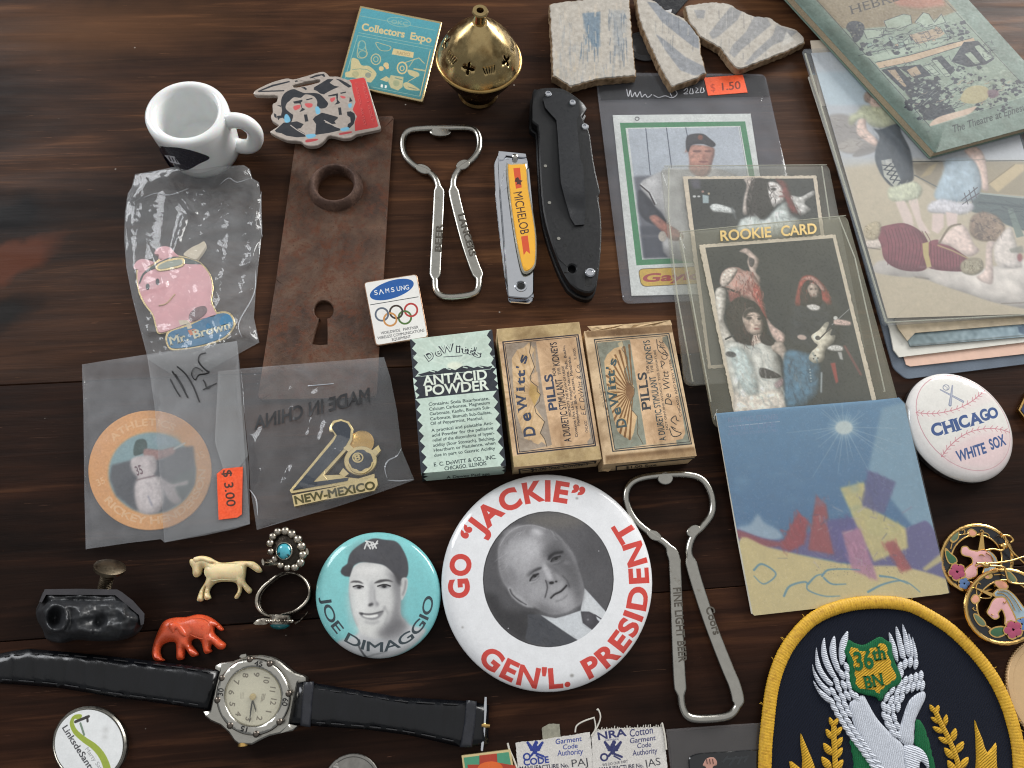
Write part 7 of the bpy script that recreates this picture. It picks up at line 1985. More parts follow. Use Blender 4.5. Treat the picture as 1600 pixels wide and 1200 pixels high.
jo.ell(660, 528, 50, 17, G_(120), .8, 7).ell(658, 528, 22, 12, G_(52), .95, 4).line((605, 525, 660, 512, 710, 524), G_(64), 7, .9, 2, False, True)
jo.poly((540, 500, 575, 520, 570, 640, 600, 680, 560, 700, 530, 660), G_(150), .6, 16, True).ell(545, 682, 24, 13, G_(66), .9, 6, -20).ell(500, 660, 18, 34, C(222, 222, 220), .7, 10).ell(600, 680, 16, 20, G_(140), .7, 8)
jo.poly((450, 750, 490, 762, 560, 762, 650, 738, 620, 790, 560, 812, 500, 800, 465, 780), G_(120), .9, 5, True).poly((475, 766, 530, 772, 600, 764, 600, 784, 550, 795, 495, 788), C(226, 226, 222), 1, 4, True).line((448, 752, 500, 762, 560, 760, 648, 738), G_(70), 8, .9, 3, False, True).line((500, 830, 560, 840, 610, 825), G_(150), 16, .7, 9, False, True)
jo.line((645, 740, 665, 700), G_(130), 12, .6, 7).ell(466, 760, 14, 10, G_(70), .8, 4)
jo.line((445, 985, 440, 1030, 470, 1090, 500, 1130), C(70, 72, 76), 14, .9, 2, False, True).line((500, 1130, 560, 1110, 680, 1080), C(120, 122, 124), 10, .7, 3, False, True).poly((470, 930, 560, 985, 690, 970, 800, 880, 850, 870, 700, 1040, 560, 1080, 480, 1040), G_(150), .5, 24, True)
nk = C(38, 54, 62)
jo.arc('JOE DIMAGGIO', 600, 600, 476, 480, 184, 359, 84, nk, .014)
jo.line((368, 500, 362, 560, 370, 650, 392, 770, 430, 860), G_(150), 9, .5, 5, False, True).line((395, 530, 440, 519, 482, 531), G_(40), 8, .9, 2, False, True).line((603, 526, 660, 511, 712, 525), G_(36), 8, .9, 2, False, True).ell(447, 535, 10, 9, G_(30), .95, 2).ell(659, 527, 11, 10, G_(28), .95, 2).line((575, 560, 580, 640, 602, 676), G_(120), 9, .5, 5, False, True).line((655, 700, 690, 760, 660, 850), G_(120), 10, .45, 7, False, True).strokes((360, 240, 560, 130, 760, 160, 850, 330, 830, 440, 640, 330, 400, 340), (G_(46), G_(84), G_(64)), 90, 50, 6, 70, .4, 3, 50, 9)
jo.photo(.015, 82)
badge('turquoise badge with a smiling player in a dark cap and black lettering', 'D2', 600, 598, 536, 541, 0, jo, oz, 3.2, printed('player_badge_print', jo, .10, .3, 0, 1, 0, .4), edge=4)

sz = 6.5
sx = Print('C7', sz, (80, 120, 1160, 120, 1160, 1150, 80, 1150), 11, C(226, 222, 218))
rt_ = math.radians(46.5)
sx.ell(628, 605, 515, 372, C(200, 150, 156), 1, 0, 46.5).ell(628, 605, 508, 365, C(222, 219, 212), 1, 0, 46.5)
sx.poly((430, 930, 560, 800, 700, 720, 860, 690, 1060, 700, 1080, 800, 1040, 950, 920, 1040, 760, 1050, 600, 1020), C(226, 188, 190), .65, 44, True).poly((200, 500, 300, 520, 600, 470, 820, 310, 900, 400, 700, 480, 400, 560, 230, 560), C(224, 206, 204), .5, 30, True)
st_ = C(198, 132, 140)
def stitches(a, n, up):
    q = smooth(pairs(a), 10, False)
    sx.line(q, st_, 8)
    for i in range(n):
        p, r = q[int(i * (len(q) - 2) / n)], q[int(i * (len(q) - 2) / n) + 1]
        d = Vector((r[0] - p[0], r[1] - p[1])).normalized()
        for s in (1, -1):
            e = Vector(p) - d * 26 * up + Vector((-d.y, d.x)) * 26 * s
            sx.line((*p, e.x, e.y), st_, 6)
stitches((185, 510, 300, 525, 420, 515, 560, 480, 680, 420, 760, 360, 835, 300), 14, -1)
stitches((420, 925, 480, 840, 580, 750, 700, 690, 840, 665, 960, 670, 1065, 695), 14, -1)
sx.line((408, 300, 610, 412), C(120, 128, 150), 14, 1, 0, w2=26).line((520, 260, 490, 445), C(120, 128, 150), 12, 1, 0, w2=30).line((408, 300, 610, 412), C(168, 172, 188), 5, 1, 0, w2=14).line((520, 260, 492, 440), C(168, 172, 188), 5, 1, 0, w2=18).ring(460, 278, 28, 26, 7, C(120, 128, 150)).line((445, 262, 470, 278, 468, 300), C(120, 128, 150), 5)
bl_ = C(48, 78, 134)
for ch, x0, y0, x1, y1, h in (('C', 330, 735, 430, 712, 120), ('H', 440, 715, 545, 682, 120), ('I', 548, 688, 592, 670, 120), ('C', 588, 668, 680, 635, 118), ('A', 690, 638, 790, 608, 115), ('G', 790, 600, 872, 568, 112), ('O', 862, 578, 958, 545, 105)):
    sx.text(ch, x0, y0, x1, y1, h, bl_, .045, 0, 1, 0, .06)
sx.text('WHITE', 575, 972, 838, 888, 105, bl_, .035).text('SOX', 880, 862, 1025, 808, 105, bl_, .035)
sx.grain(.006, 83, 2)
badge('white baseball badge with blue team lettering and red stitches, beside the blue album', 'C7', 620, 637, 575, 432, rt_, sx, sz, 4.0, printed('baseball_badge_print', sx, .10, .7, 0, 1, 0, .5), edge=5)

# golf ball marker
lz = 2.4
lk = Print('B6', lz, (260, 400, 670, 400, 670, 820, 260, 820), 14, C(222, 224, 224))
gn, cg = C(150, 168, 52), C(62, 62, 66)
lk.line((400, 470, 385, 470, 375, 500, 395, 545, 440, 585, 490, 620, 530, 665, 555, 720, 560, 760), gn, 12, 1, 0, False, True, 30).line((375, 490, 390, 465, 420, 462, 410, 480), gn, 12, 1, 0, False, True)
lk.line((395, 492, 462, 465), C(50, 46, 46), 12).line((455, 465, 458, 490), C(50, 46, 46), 9).line((420, 500, 440, 560), C(110, 130, 110), 8)
lk.text('LinksdeSantaFe', 322, 522, 500, 800, 34, cg, .02).text('Marty Sanchez', 442, 634, 560, 800, 22, C(140, 140, 142))
lk.ell(552, 535, 18, 14, C(176, 176, 174), .6, 8).ell(548, 572, 14, 10, C(176, 176, 174), .6, 6).grain(.006, 84, 2)
mk = thing('ball_marker', 'white golf ball marker with a green swoosh, below the watch strap', 'marker', P(138, 1163))
mo = W('B6', lz, *ellipse(462, 612, 194, 200, 72))
add('metal_disc', solid(mo, lz, .05, [offset_in(mo, 1.1).tolist()], bevel=.5), mat('grey_metal_rim', (.55, .54, .51), .35, 1), mk)
add('printed_face', solid(offset_in(mo, 1.1).tolist(), lambda p, e: lz + .25 * min(1, e / 3), .3, spacing=3), printed('marker_print', lk, .15, .5, 0), mk, uv=lk)

# coin, enamel pins and other things cut by the lower and outer edges
cn = thing('silver_coin', 'worn silver coin at the table edge below the watch strap', 'coin', P(549, 1228))
cc = P(549, 1228, 1.5)
add('coin_disc', lathe([(0, .05), (9.9, .05), (10.1, .3), (10.1, 1.3), (9.9, 1.55), (9.2, 1.55), (8.9, 1.3), (0, 1.3)], *cc, 48), mat('worn_silver', (.55, .54, .52), .4, 1, .15, .4, .2, .9), cn, 30)
add('coin_relief', letters(line_loops('S', (520, 1203), (530, 1201), 10, .03), 1.3, 1.5, lambda p: P(p[0], p[1], 1.5)), mat('worn_silver_light', (.72, .71, .69), .35, 1), cn)
gp = thing('enamel_pin', 'square green and red enamel pin beside the cloth labels', 'pin', P(765, 1210), 'enamel pins')
add('backing', solid(W('C2', 2.2, 122, 298, 348, 270, 385, 480, 150, 520), 2.2, .1, bevel=.2), mat('bright_gold_edge', (.88, .80, .60), .3, .75, .05), gp)
add('green_enamel', solid(W('C2', 2.3, 132, 308, 340, 282, 375, 470, 158, 508), 2.3, 1.9), mat('green_enamel', (.27, .54, .42), .2), gp)
add('red_enamel', solid(W('C2', 2.4, 205, 298, 285, 289, 288, 330, 372, 345, 370, 460, 160, 495, 150, 340, 205, 340), 2.38, 1.9), mat('red_enamel', (.62, .21, .13), .2), gp)
add('orange_enamel', solid(smooth(W('C2', 2.5, 195, 360, 215, 335, 260, 325, 300, 335, 315, 365, 300, 400, 210, 400), 3), 2.46, 2.0), mat('orange_red_enamel', (.80, .37, .14), .2), gp)
hx = thing('enamel_pin', 'gold edged six sided navy pin cut by the picture edge', 'pin', P(1622, 637), 'enamel pins')
hq = [(1592, 640), (1606, 610), (1640, 606), (1662, 632), (1648, 664), (1610, 664)]
add('backing', solid(W('P', 2.2, *hq), 2.2, .1, bevel=.25), GOLD, hx)
add('navy_enamel', solid(offset_in(W('P', 2.3, *hq), 1.1).tolist(), 2.3, 1.9), mat('navy_enamel', (.12, .18, .33), .2), hx)
tk = thing('game_token', 'tan token with a toothed edge, half under the yellow rimmed patch', 'token', P(1655, 1085))
tc_ = P(1656, 1084, 1.2)
rt2 = math.dist(tc_, P(1573, 1072, 1.2))
teeth = [(tc_[0] + (rt2 - (.45 if i % 2 else 0)) * math.cos(2 * math.pi * i / 220), tc_[1] + (rt2 - (.45 if i % 2 else 0)) * math.sin(2 * math.pi * i / 220)) for i in range(220)]
tm = mat('tan_gold', (.80, .67, .50), .42, .3, .05)
add('token_disc', solid(teeth, .95, .05, rings=()), tm, tk)
add('token_rim', solid(ellipse(*tc_, rt2 - .6, rt2 - .6, 80), 1.2, .9, [ellipse(*tc_, rt2 - 2.6, rt2 - 2.6, 80)], bevel=.15), tm, tk)
# ------------------------------------------------------------------ little animals
def pillow(name, crop, pts, z, t, r, m, parent, n=4, sp=.8, base=.1):
    q = smooth(W(crop, z, *pts), n)
    return add(name, solid(q, z, lambda p, e: base + max(0, t * .5 * (1 - min(e / r, 1)) ** 2), spacing=sp, dome=t, dome_r=r, rings=(.12, .35)), m, parent, 70)
ivory = mat('ivory_plastic', (.88, .80, .62), .35, 0, .05, .5, .1, 1.5, sss=.3, dirt=(.74, .62, .42), dirt_at=(.6, .75), ds=.4)
ho = thing('toy_horse', 'tiny cream plastic trotting horse', 'toy horse', P(345, 930))
pillow('horse_body', 'B5', (878, 262, 886, 250, 900, 252, 912, 240, 945, 233, 985, 240, 1015, 256, 1050, 270, 1100, 268, 1150, 262, 1190, 262, 1230, 266, 1262, 292, 1272, 318, 1248, 324, 1215, 302, 1190, 292, 1184, 330, 1180, 368, 1200, 398, 1218, 420, 1205, 440, 1184, 424, 1165, 402, 1160, 430, 1140, 466, 1124, 460, 1144, 420, 1130, 382, 1080, 374, 1024, 380, 992, 408, 984, 436, 992, 464, 964, 474, 958, 446, 966, 404, 954, 430, 950, 476, 926, 482, 919, 470, 936, 422, 960, 384, 970, 352, 966, 315, 950, 300, 938, 332, 915, 350, 897, 338, 893, 302, 881, 280), 4.4, 3.6, 3.0, ivory, ho)
pillow('belly', 'B5', (965, 330, 985, 285, 1050, 278, 1130, 276, 1172, 290, 1176, 335, 1140, 368, 1060, 366, 1000, 372), 4.75, 1.5, 4.5, ivory, ho, base=3)
pillow('mane', 'B5', (905, 248, 950, 238, 1000, 252, 1030, 270, 990, 275, 950, 262, 920, 275), 5.0, 1.2, 1.5, ivory, ho, base=3.2)
el = thing('toy_elephant', 'tiny orange-red elephant with a lowered trunk', 'toy elephant', P(290, 1000))
coral = mat('coral_red', (.80, .33, .19), .28, 0, .10, .5, .12, 1.6, sss=.2, dirt=(.62, .20, .12), dirt_at=(.55, .72), ds=.5)
pillow('elephant_body', 'B5', (680, 800, 671, 762, 684, 702, 708, 640, 738, 592, 790, 572, 860, 568, 920, 554, 970, 561, 1012, 584, 1042, 610, 1062, 636, 1050, 644, 1030, 632, 1014, 622, 1012, 655, 1042, 690, 1072, 716, 1062, 742, 1035, 744, 1000, 716, 990, 740, 997, 756, 970, 770, 954, 756, 944, 712, 924, 688, 892, 692, 886, 720, 922, 766, 914, 782, 884, 782, 852, 742, 846, 790, 830, 804, 807, 796, 804, 742, 798, 708, 760, 706, 726, 722, 712, 756, 720, 790, 738, 806, 708, 810), 4.6, 3.8, 3.2, coral, el)
pillow('ear', 'B5', (770, 610, 800, 596, 840, 612, 868, 650, 866, 676, 840, 672, 815, 640, 800, 660, 778, 640), 5.3, 1.2, 1.5, coral, el, base=3.4)
pillow('flank', 'B5', (850, 600, 920, 575, 985, 590, 1000, 640, 970, 690, 900, 672, 868, 640), 4.9, 1.4, 4, coral, el, base=3.4)

# ------------------------------------------------------------------ black carved drawer pull with its screw
kb = thing('carved_knob', 'black carved drawer pull with a screw sticking out', 'drawer pull', P(140, 955))
blk = mat('black_resin', (.135, .14, .15), .44, 0, .3, .25, .5, .6, spec=.6)
k_out = smooth(px('E7', 160, 610, 225, 470, 420, 462, 700, 458, 900, 462, 1075, 470, 1230, 590, 1380, 740, 1375, 880, 1290, 990, 1100, 1055, 850, 1065, 600, 1050, 420, 1085, 250, 1045, 200, 930, 135, 810, 122, 700), 4)
kn_ = noise2(41, 8, .03, .11)
def knob_z(x, y, e):
    u, v = (x - 40) / .13333, (y - 860) / .13333
    z = 13 * math.sqrt(max(0, 1 - (1 - min(e / 26, 1)) ** 2)) + 4.2 * kn_(x * 1.6, y * 1.6) + 1.2 * kn_(y * 4.1, x * 3.3) * min(1, e / 10)
    z -= 6 * math.exp(-(((u - 350) / 62) ** 2 + ((v - 795) / 90) ** 2)) ** .8
    z += 2.2 * math.exp(-((((u - 350) / 130) ** 2 + ((v - 790) / 150) ** 2) - 1) ** 2 * 3) + 3.0 * math.exp(-(((u - 640) / 130) ** 2 + ((v - 740) / 150) ** 2))
    z -= 5 * math.exp(-(((u - 310) / 110) ** 2 + ((v - 1000) / 50) ** 2)) + 3 * math.exp(-(((u - 860) / 90) ** 2 + ((v - 850) / 90) ** 2)) + 3.2 * math.exp(-(((u - 650) / 420) ** 2 + ((v - 585) / 36) ** 2))
    z += 2.5 * math.exp(-(((u - 700) / 260) ** 2 + ((v - 950) / 70) ** 2)) + 2.0 * math.exp(-(((u - 1150) / 60) ** 2 + ((v - 720) / 130) ** 2))
    return max(1.2, z + 1.5)
add('carved_head', solid_px(k_out, knob_z, 0.1, 1.7), blk, kb, 70)
bpz = 13.5
add('back_plate', solid_px(px('E7', 225, 455, 640, 450, 1075, 458, 1130, 490, 1260, 590, 1392, 740, 1385, 860, 1350, 880, 1330, 760, 1200, 650, 1050, 525, 640, 520, 240, 520, 190, 610, 160, 600), bpz, 2.0, None), mat('black_resin_edge', (.18, .17, .185), .5, 0, .15, .4, .15, 1.0), kb)
a_ = Vector((*P(162, 922, 8), 8.0))
b_ = Vector((*P(171, 889, 12.5), 12.5))
th_ = []
for i in range(49):
    th_.append((a_ + (b_ - a_) * (i / 48), 2.0 + (.28 if i % 4 < 2 else -.05)))
SCREWM = mat('old_screw', (.40, .36, .30), .4, 1, .25, .6, .1, 2, dirt=(.20, .15, .11), dirt_at=(.5, .65))
add('screw_shaft', tube([p for p, _ in th_], [r for _, r in th_], 16), SCREWM, kb, 30)
dd = (b_ - a_).normalized()
add('screw_head', tube([b_ - dd * .5, b_ - dd * .2, b_ + dd * .9, b_ + dd * 1.6, b_ + dd * 1.9], [4.2, 5.2, 5.3, 3.8, .3], 28), SCREWM, kb, 30)

# ------------------------------------------------------------------ two silver rings
turq = mat('turquoise', (.26, .62, .68), .18, 0, .12, .6, coat=.4, dirt=(.05, .10, .11), dirt_at=(.565, .60), ds=.55)
fr = thing('flower_ring', 'silver ring face with a circle of beads round a turquoise stone', 'ring', P(452, 868), 'silver rings')
fz = 9.0
add('ring_plate', solid(smooth(W('E8', fz, *ellipse(412, 290, 145, 160, 20, -.3)), 2), fz - .2, fz - 1.4, spacing=2, dome=.8), mat('black_silver', (.22, .20, .18), .4, 1, .3, 1.0, .8, 2.0), fr)
bead = None
for x, y, r in ((322, 124, 31), (393, 118, 34), (456, 145, 36), (512, 195, 36), (545, 262, 36), (557, 342, 34), (535, 415, 34), (484, 458, 31), (412, 462, 27), (350, 438, 27), (296, 380, 28), (258, 312, 28), (252, 232, 30), (276, 170, 31)):
    w = W('E8', fz, x, y)[0]
    add('bead', ball((*w, fz - .2), r * .16667 * .29, 12, 8, (1, 1, .85)), SILVER, fr, 60)
add('bezel', solid(W('E8', fz + 1.6, *ellipse(382, 305, 78, 84, 30)), fz + 1.6, fz - .5, [W('E8', fz + 1.6, *ellipse(380, 305, 68, 74, 30))], bevel=.15), SILVER, fr)
add('turquoise_stone', solid(W('E8', fz + 2.1, *ellipse(380, 305, 69, 75, 32)), fz + 2.3, fz, spacing=.7, dome=1.3, dome_r=2.8), turq, fr, 60)
sc_ = P(450, 868, 4)
add('shank', tube([(sc_[0] + 8.3 * math.cos(t) * .95, sc_[1] - 1 + 2.0 * math.cos(t), 8.0 + 7.4 * math.sin(t) - .6 + .9) for t in np.linspace(math.pi * 1.0, math.pi * 2.0, 20)], [(1.3, .5)] * 20, 8), SILVER, fr, 50)
r2 = thing('band_ring', 'silver ring lying on its side with an oval turquoise stone', 'ring', P(440, 935), 'silver rings')
outer = (105, 800, 115, 720, 165, 640, 240, 575, 330, 515, 420, 498, 500, 510, 560, 545, 605, 600, 630, 680, 615, 760, 570, 820, 500, 870, 420, 900, 330, 915, 240, 920, 180, 905, 130, 860)
inner = (138, 790, 150, 715, 195, 650, 260, 590, 340, 532, 420, 515, 490, 528, 545, 562, 585, 612, 605, 680, 592, 745, 550, 800, 485, 850, 410, 880, 330, 895, 250, 900, 200, 885, 155, 845)
zo = 5.0
add('band', solid(smooth(W('E8', zo, *outer), 3), zo, 3.4, [smooth(W('E8', zo, *inner), 3)], bevel=.3), SILVER, r2, 50)
add('band', solid(smooth([(x, y) for x, y in W('E8', zo, *outer)], 3), 2.2, .1, [smooth(W('E8', zo, *inner), 3)], bevel=.3), SILVER, r2, 50)
add('band_web', solid(offset_in(smooth(W('E8', zo, *outer), 3), .15).tolist(), 3.4, 2.2, [offset_in(smooth(W('E8', zo, *inner), 3), -.15).tolist()]), mat('black_silver', (.22, .20, .18), .4, 1), r2)
cst = Vector((*P(438, 972, 3.2), 3.4))
add('setting', [( [ (cst.x + r * math.cos(t), cst.y - d, cst.z + r * .75 * math.sin(t)) for r, d in ((3.9, -2.2), (4.3, .2), (3.8, .9)) for t in np.linspace(0, 2 * math.pi, 25)[:-1]], [(i * 24 + k, i * 24 + (k + 1) % 24, (i + 1) * 24 + (k + 1) % 24, (i + 1) * 24 + k) for i in range(2) for k in range(24)])][0], SILVER, r2)
add('oval_stone', ball((cst.x, cst.y - .6, cst.z), 3.7, 20, 12, (1, .55, .75)), mat('deep_turquoise', (.08, .36, .38), .15, 0, .15, .6, coat=.5), r2, 60)
for k in range(7):
    t = math.radians(20 + 140 * k / 6)
    add('rope_bead', ball((cst.x + 4.6 * math.cos(t), cst.y + .2, cst.z + 3.5 * math.sin(t)), .75, 8, 6, (1.2, 1, .8)), SILVER, r2, 60)
add('leaf', solid(smooth(W('E8', 3, 100, 990, 140, 950, 200, 935, 250, 945, 235, 985, 180, 1000), 3), lambda p, e: 3.6 + min(.5, e * .6), 2.8, spacing=.8), SILVER, r2)
add('wire', tube([(*p, 2.4) for p in smooth(W('E8', 2.4, 485, 985, 530, 960, 580, 910, 605, 875), 4, False)], .4, 6), SILVER, r2)

# ------------------------------------------------------------------ wristwatch
wa = thing('wristwatch', 'silver wristwatch with a cream dial on an opened black leather strap', 'watch', P(395, 1090))
leather = mat('black_leather', (.04, .045, .06), .24, 0, .3, .25, .28, .35, spec=.38, stretch=.25, rvar=.1)
def strap_z(x, y, e):
    if x < 400:
        z = 7.6 - 5.2 * max(0, min(1, (335 - x) / 330)) ** .8
    else:
        z = 7.6 - 4.4 * max(0, min(1, (x - 465) / 260)) ** .8
    return z - 1.7 * (1 - min(e / 15, 1)) ** 2.2 + .10 * math.sin(x * .31) * math.sin(x * .083)
s1 = px('B6', -200, 170, -60, 150, 60, 125, 150, 112, 400, 133, 700, 165, 950, 195, 1143, 226, 1120, 320, 1090, 432, 900, 405, 600, 365, 300, 315, 0, 292, -200, 280)
s2 = px('C3', 150, 110, 280, 120, 560, 165, 850, 213, 1290, 238, 1442, 265, 1440, 530, 1390, 538, 1330, 545, 1245, 548, 900, 470, 600, 430, 300, 412, 92, 392, 120, 240)
add('strap_long', solid_px(s1, strap_z, lambda x, y, e: max(.1, strap_z(x, y, 9) - 3.0), 6, rings=(1.5, 4.0, 7.5)), leather, wa, 89)
add('strap_short', solid_px(s2, strap_z, lambda x, y, e: max(.1, strap_z(x, y, 9) - 3.2), 6, rings=(1.5, 4.0, 7.5)), leather, wa, 89)
thread_m = mat('black_thread', (.10, .10, .11), .7)
for ln_ in (px('B6', 20, 150, 200, 140, 420, 152, 700, 182, 950, 212, 1125, 240), px('B6', 10, 272, 300, 296, 600, 345, 900, 385, 1080, 412), px('C3', 290, 160, 560, 195, 850, 240, 1270, 265), px('C3', 280, 385, 600, 410, 900, 448, 1230, 515)):
    q = smooth(ln_, 8, False)
    for i in range(0, len(q) - 3, 3):
        (xa, ya), (xb, yb) = q[i], q[i + 2]
        add('stitch', tube([(*P(xa, ya, strap_z(xa, ya, 6) + .02), strap_z(xa, ya, 6) + .02), (*P((xa + xb) / 2, (ya + yb) / 2, strap_z(xa, ya, 6) + .12), strap_z(xa, ya, 6) + .12), (*P(xb, yb, strap_z(xb, yb, 6) + .02), strap_z(xb, yb, 6) + .02)], .22, 5), thread_m, wa)
for x, y in ((28, 190), (143, 198), (246, 213), (350, 221), (466, 233), (584, 256)):
    (a, b), = px('B6', x, y)
    zz = strap_z(a, b, 9)
    add('strap_hole', lathe([(0, 0), (1.0, 0), (1.0, .12), (0, .12)], *P(a, b, zz), 14, zz + .0), DARKHOLE, wa)
for q, dz in ((px('C3', 192, 112, 262, 108, 250, 260, 238, 418, 168, 405, 178, 260), 1.0), (px('C3', 1290, 232, 1362, 242, 1352, 400, 1330, 552, 1246, 552, 1275, 400), 1.0)):
    add('strap_keeper', solid_px(q, lambda x, y, e: strap_z(x, y, 9) + dz * min(1, .4 + e / 6), .3, 4), mat('keeper_leather', (.12, .125, .15), .35, 0, .2, .3, .3, .8), wa, 60)
zb2 = strap_z(755, 1130, 9) - 1.2
add('spring_bar', tube([(*p, zb2) for p in W('C3', zb2, 1422, 212, 1418, 300, 1405, 480, 1396, 575)], [.5, .75, .75, .5], 8), CHROME, wa)
add('buckle_tongue', tube([(*p, zb2 + .9) for p in W('C3', zb2 + .9, 1395, 403, 1422, 405, 1450, 407)], [.5, .8, .6], 8), GOLD, wa)
case_m = mat('brushed_case', (.66, .65, .62), .30, 1, .05, .6, .05, 3, stretch=4)
zcs = 6.4
case = (185, 215, 250, 180, 380, 165, 440, 140, 540, 105, 680, 94, 800, 117, 900, 170, 980, 240, 1050, 290, 1140, 320, 1178, 345, 1180, 385, 1092, 402, 1060, 560, 1002, 858, 1085, 878, 1040, 930, 900, 960, 780, 987, 680, 1032, 590, 1082, 440, 1078, 390, 1042, 330, 952, 240, 870, 130, 822, 70, 772, 52, 722, 130, 714, 190, 420, 232, 275, 180, 245)
add('case', solid(W('E4', zcs, *case), zcs, .4, bevel=.5), case_m, wa)
bzz = 8.6
bo_, bi_ = W('E4', bzz, *ellipse(600, 556, 410, 430, 84)), W('E4', bzz, *ellipse(600, 556, 304, 316, 84))
add('bezel', solid(bo_, lambda p, e: bzz + .5 * min(1, e / 1.5), zcs - .2, [bi_], bevel=.5, spacing=1.6), mat('polished_bezel', (.70, .69, .66), .22, 1, .05), wa, 50)
for ang in (5, 62, 95, 150, 185, 230, 275, 318):
    a = math.radians(ang)
    w = W('E4', bzz + .4, 600 + 392 * math.cos(a), 556 - 412 * math.sin(a))[0]
    add('bezel_grip', ball((*w, bzz - .1), 1.25, 10, 7, (1, 1, .7)), mat('grip_steel', (.40, .37, .34), .3, 1), wa, 60)
blki = mat('black_numeral', (.06, .06, .06), .4)
for s, ang, h in (('45', 80, 62), ('30', 172, 62), ('60', 351, 62), ('15', 255, 62)):
    a = math.radians(ang)
    r = 330
    o = Vector((600 + r * math.cos(a), 556 - r * 1.03 * math.sin(a)))
    up = Vector((math.cos(a), -math.sin(a)))
    d = Vector((-up.y, up.x))
    p0, p1 = o - d * 46, o + d * 46
    add('bezel_numeral', letters(line_loops(s, p0, p1, h, .012), bzz + .45, bzz + .62, at('E4', bzz + .6)), blki, wa)
zd = 7.6
wd = Print('E4', zd, (280, 220, 920, 220, 920, 890, 280, 890), 22, C(214, 208, 184))
wd.ell(600, 556, 290, 300, C(220, 214, 190), .8, 60)
up = Vector((.985, .17))
d = Vector((-up.y, up.x))
for k, s in enumerate(('12', '1', '2', '3', '4', '5', '6', '7', '8', '9', '10', '11')):
    a = math.radians(-11 - 30 * k)
    o = Vector((598 + 236 * math.cos(a), 556 - 250 * math.sin(a)))
    w_ = 34 if len(s) == 1 else 56
    p0 = o - d * w_ / 1.3 - up * 32
    wd.text(s, *p0, *(p0 + d * w_ * 1.54), 64, C(120, 110, 92), .024)
for x in (0, 1, 2):
    wd.line((705 + x * 16, 525, 690 + x * 16, 615 - 14 * x), C(150, 142, 122), 9, .8).line((468 + x * 15, 510, 462 + x * 15, 575), C(170, 162, 142), 6, .7)
wd.grain(.008, 90, 2)
add('dial', solid(bi_, zd, zd - .4), printed('dial_print', wd, .4, 0, 0), wa, uv=wd)
hz = zd + .5
dark_hand = mat('dark_hand', (.16, .15, .13), .25, .8)
add('hour_hand', solid(W('E4', hz, 590, 600, 606, 596, 634, 690, 632, 728, 620, 690), hz, hz - .15), dark_hand, wa)
add('minute_hand', solid(W('E4', hz + .2, 588, 600, 602, 600, 588, 700, 566, 838, 560, 836, 570, 700), hz + .3, hz + .15), dark_hand, wa)
add('hand_boss', lathe([(0, 0), (1.1, 0), (1.0, .5), (0, .7)], *W('E4', hz, 598, 556)[0], 16, hz - .3), mat('cream_boss', (.80, .72, .52), .3, .5), wa)
add('crystal', solid(offset_in(bi_, -.02).tolist(), lambda p, e: bzz + .15 + .35 * min(1, e / 5), bzz - .1, spacing=2.5), film('watch_glass', (.85, .85, .82), .03, .03, 0, .2, .25), wa, 60)
add('crown', tube([(*p, 4.4) for p in W('E4', 4.4, 500, 1020, 499, 1040, 497, 1098, 497, 1104)], [1.6, 1.95, 1.95, 1.5], 18), GOLD, wa, 30)
add('pusher', solid(W('E4', 5, 455, 115, 470, 92, 525, 82, 530, 108, 480, 130), 5.4, 3.6, bevel=.2), case_m, wa)
# ------------------------------------------------------------------ embroidered patch
def thread_mat(name, col, ang=0.0, scale=2.6, rough=.55):
    if name in _mats:
        return _mats[name]
    t = NT(name)
    tc = t.new('ShaderNodeTexCoord')
    mp = t.new('ShaderNodeMapping')
    mp.inputs['Rotation'].default_value = (0, 0, ang)
    mp.inputs['Scale'].default_value = (1000, 1000, 1000)
    t.link(tc.outputs['Object'], mp.inputs['Vector'])
    wv = t.new('ShaderNodeTexWave', Scale=scale * .085, Distortion=1.6, Detail=2.0)
    wv.inputs['Detail Scale'].default_value = 2.0
    t.link(mp.outputs['Vector'], wv.inputs['Vector'])
    c = lin(col)
    t.link(t.mix(t.ramp(t.noise(mp.outputs['Vector'], .8, 5), [(.3, .0), (.7, .35)]), t.mix(wv.outputs['Fac'], tuple(x * .66 for x in c), c), tuple(x * .75 for x in c)), t.b.inputs['Base Color'])
    t.b.inputs['Roughness'].default_value = rough
    t.b.inputs['Specular IOR Level'].default_value = .15
    t.b.inputs['Sheen Weight'].default_value = .03
    t.bump(wv.outputs['Fac'], .9, .3)
    _mats[name] = t.m
    return t.m
pt = thing('embroidered_patch', 'large round navy patch with a yellow rim, white eagle and lettered shield', 'patch', (*P(1390, 1130), 1.3))
zp_ = 2.6
outl = (93, 1000, 105, 850, 135, 620, 190, 450, 270, 320, 390, 205, 560, 135, 750, 112, 930, 128, 1060, 185, 1200, 275, 1330, 400, 1440, 540, 1520, 690, 1575, 850, 1605, 1000, 1610, 1200, 1560, 1450, 1400, 1700, 1150, 1850, 850, 1900, 550, 1850, 300, 1700, 150, 1450, 95, 1200)
pq = smooth(W('C1', zp_, *outl), 6)
add('twill_ground', solid(offset_in(pq, 1.0).tolist(), zp_ - .4, 1.4, spacing=6), thread_mat('navy_twill', (.085, .105, .16), .7, 4.5, .9), pt)
mid = offset_in(pq, 2.4)
N_ = 900
seg_ = np.linalg.norm(np.roll(mid, -1, 0) - mid, axis=1)
cum = np.concatenate([[0], np.cumsum(seg_)])
mm = np.concatenate([mid, mid[:1]])
tt = np.linspace(0, cum[-1], N_, endpoint=False)
bx_, by_ = np.interp(tt, cum, mm[:, 0]), np.interp(tt, cum, mm[:, 1])
rb_ = random.Random(3)
path = [(bx_[i], by_[i], zp_ - .1) for i in range(N_)]
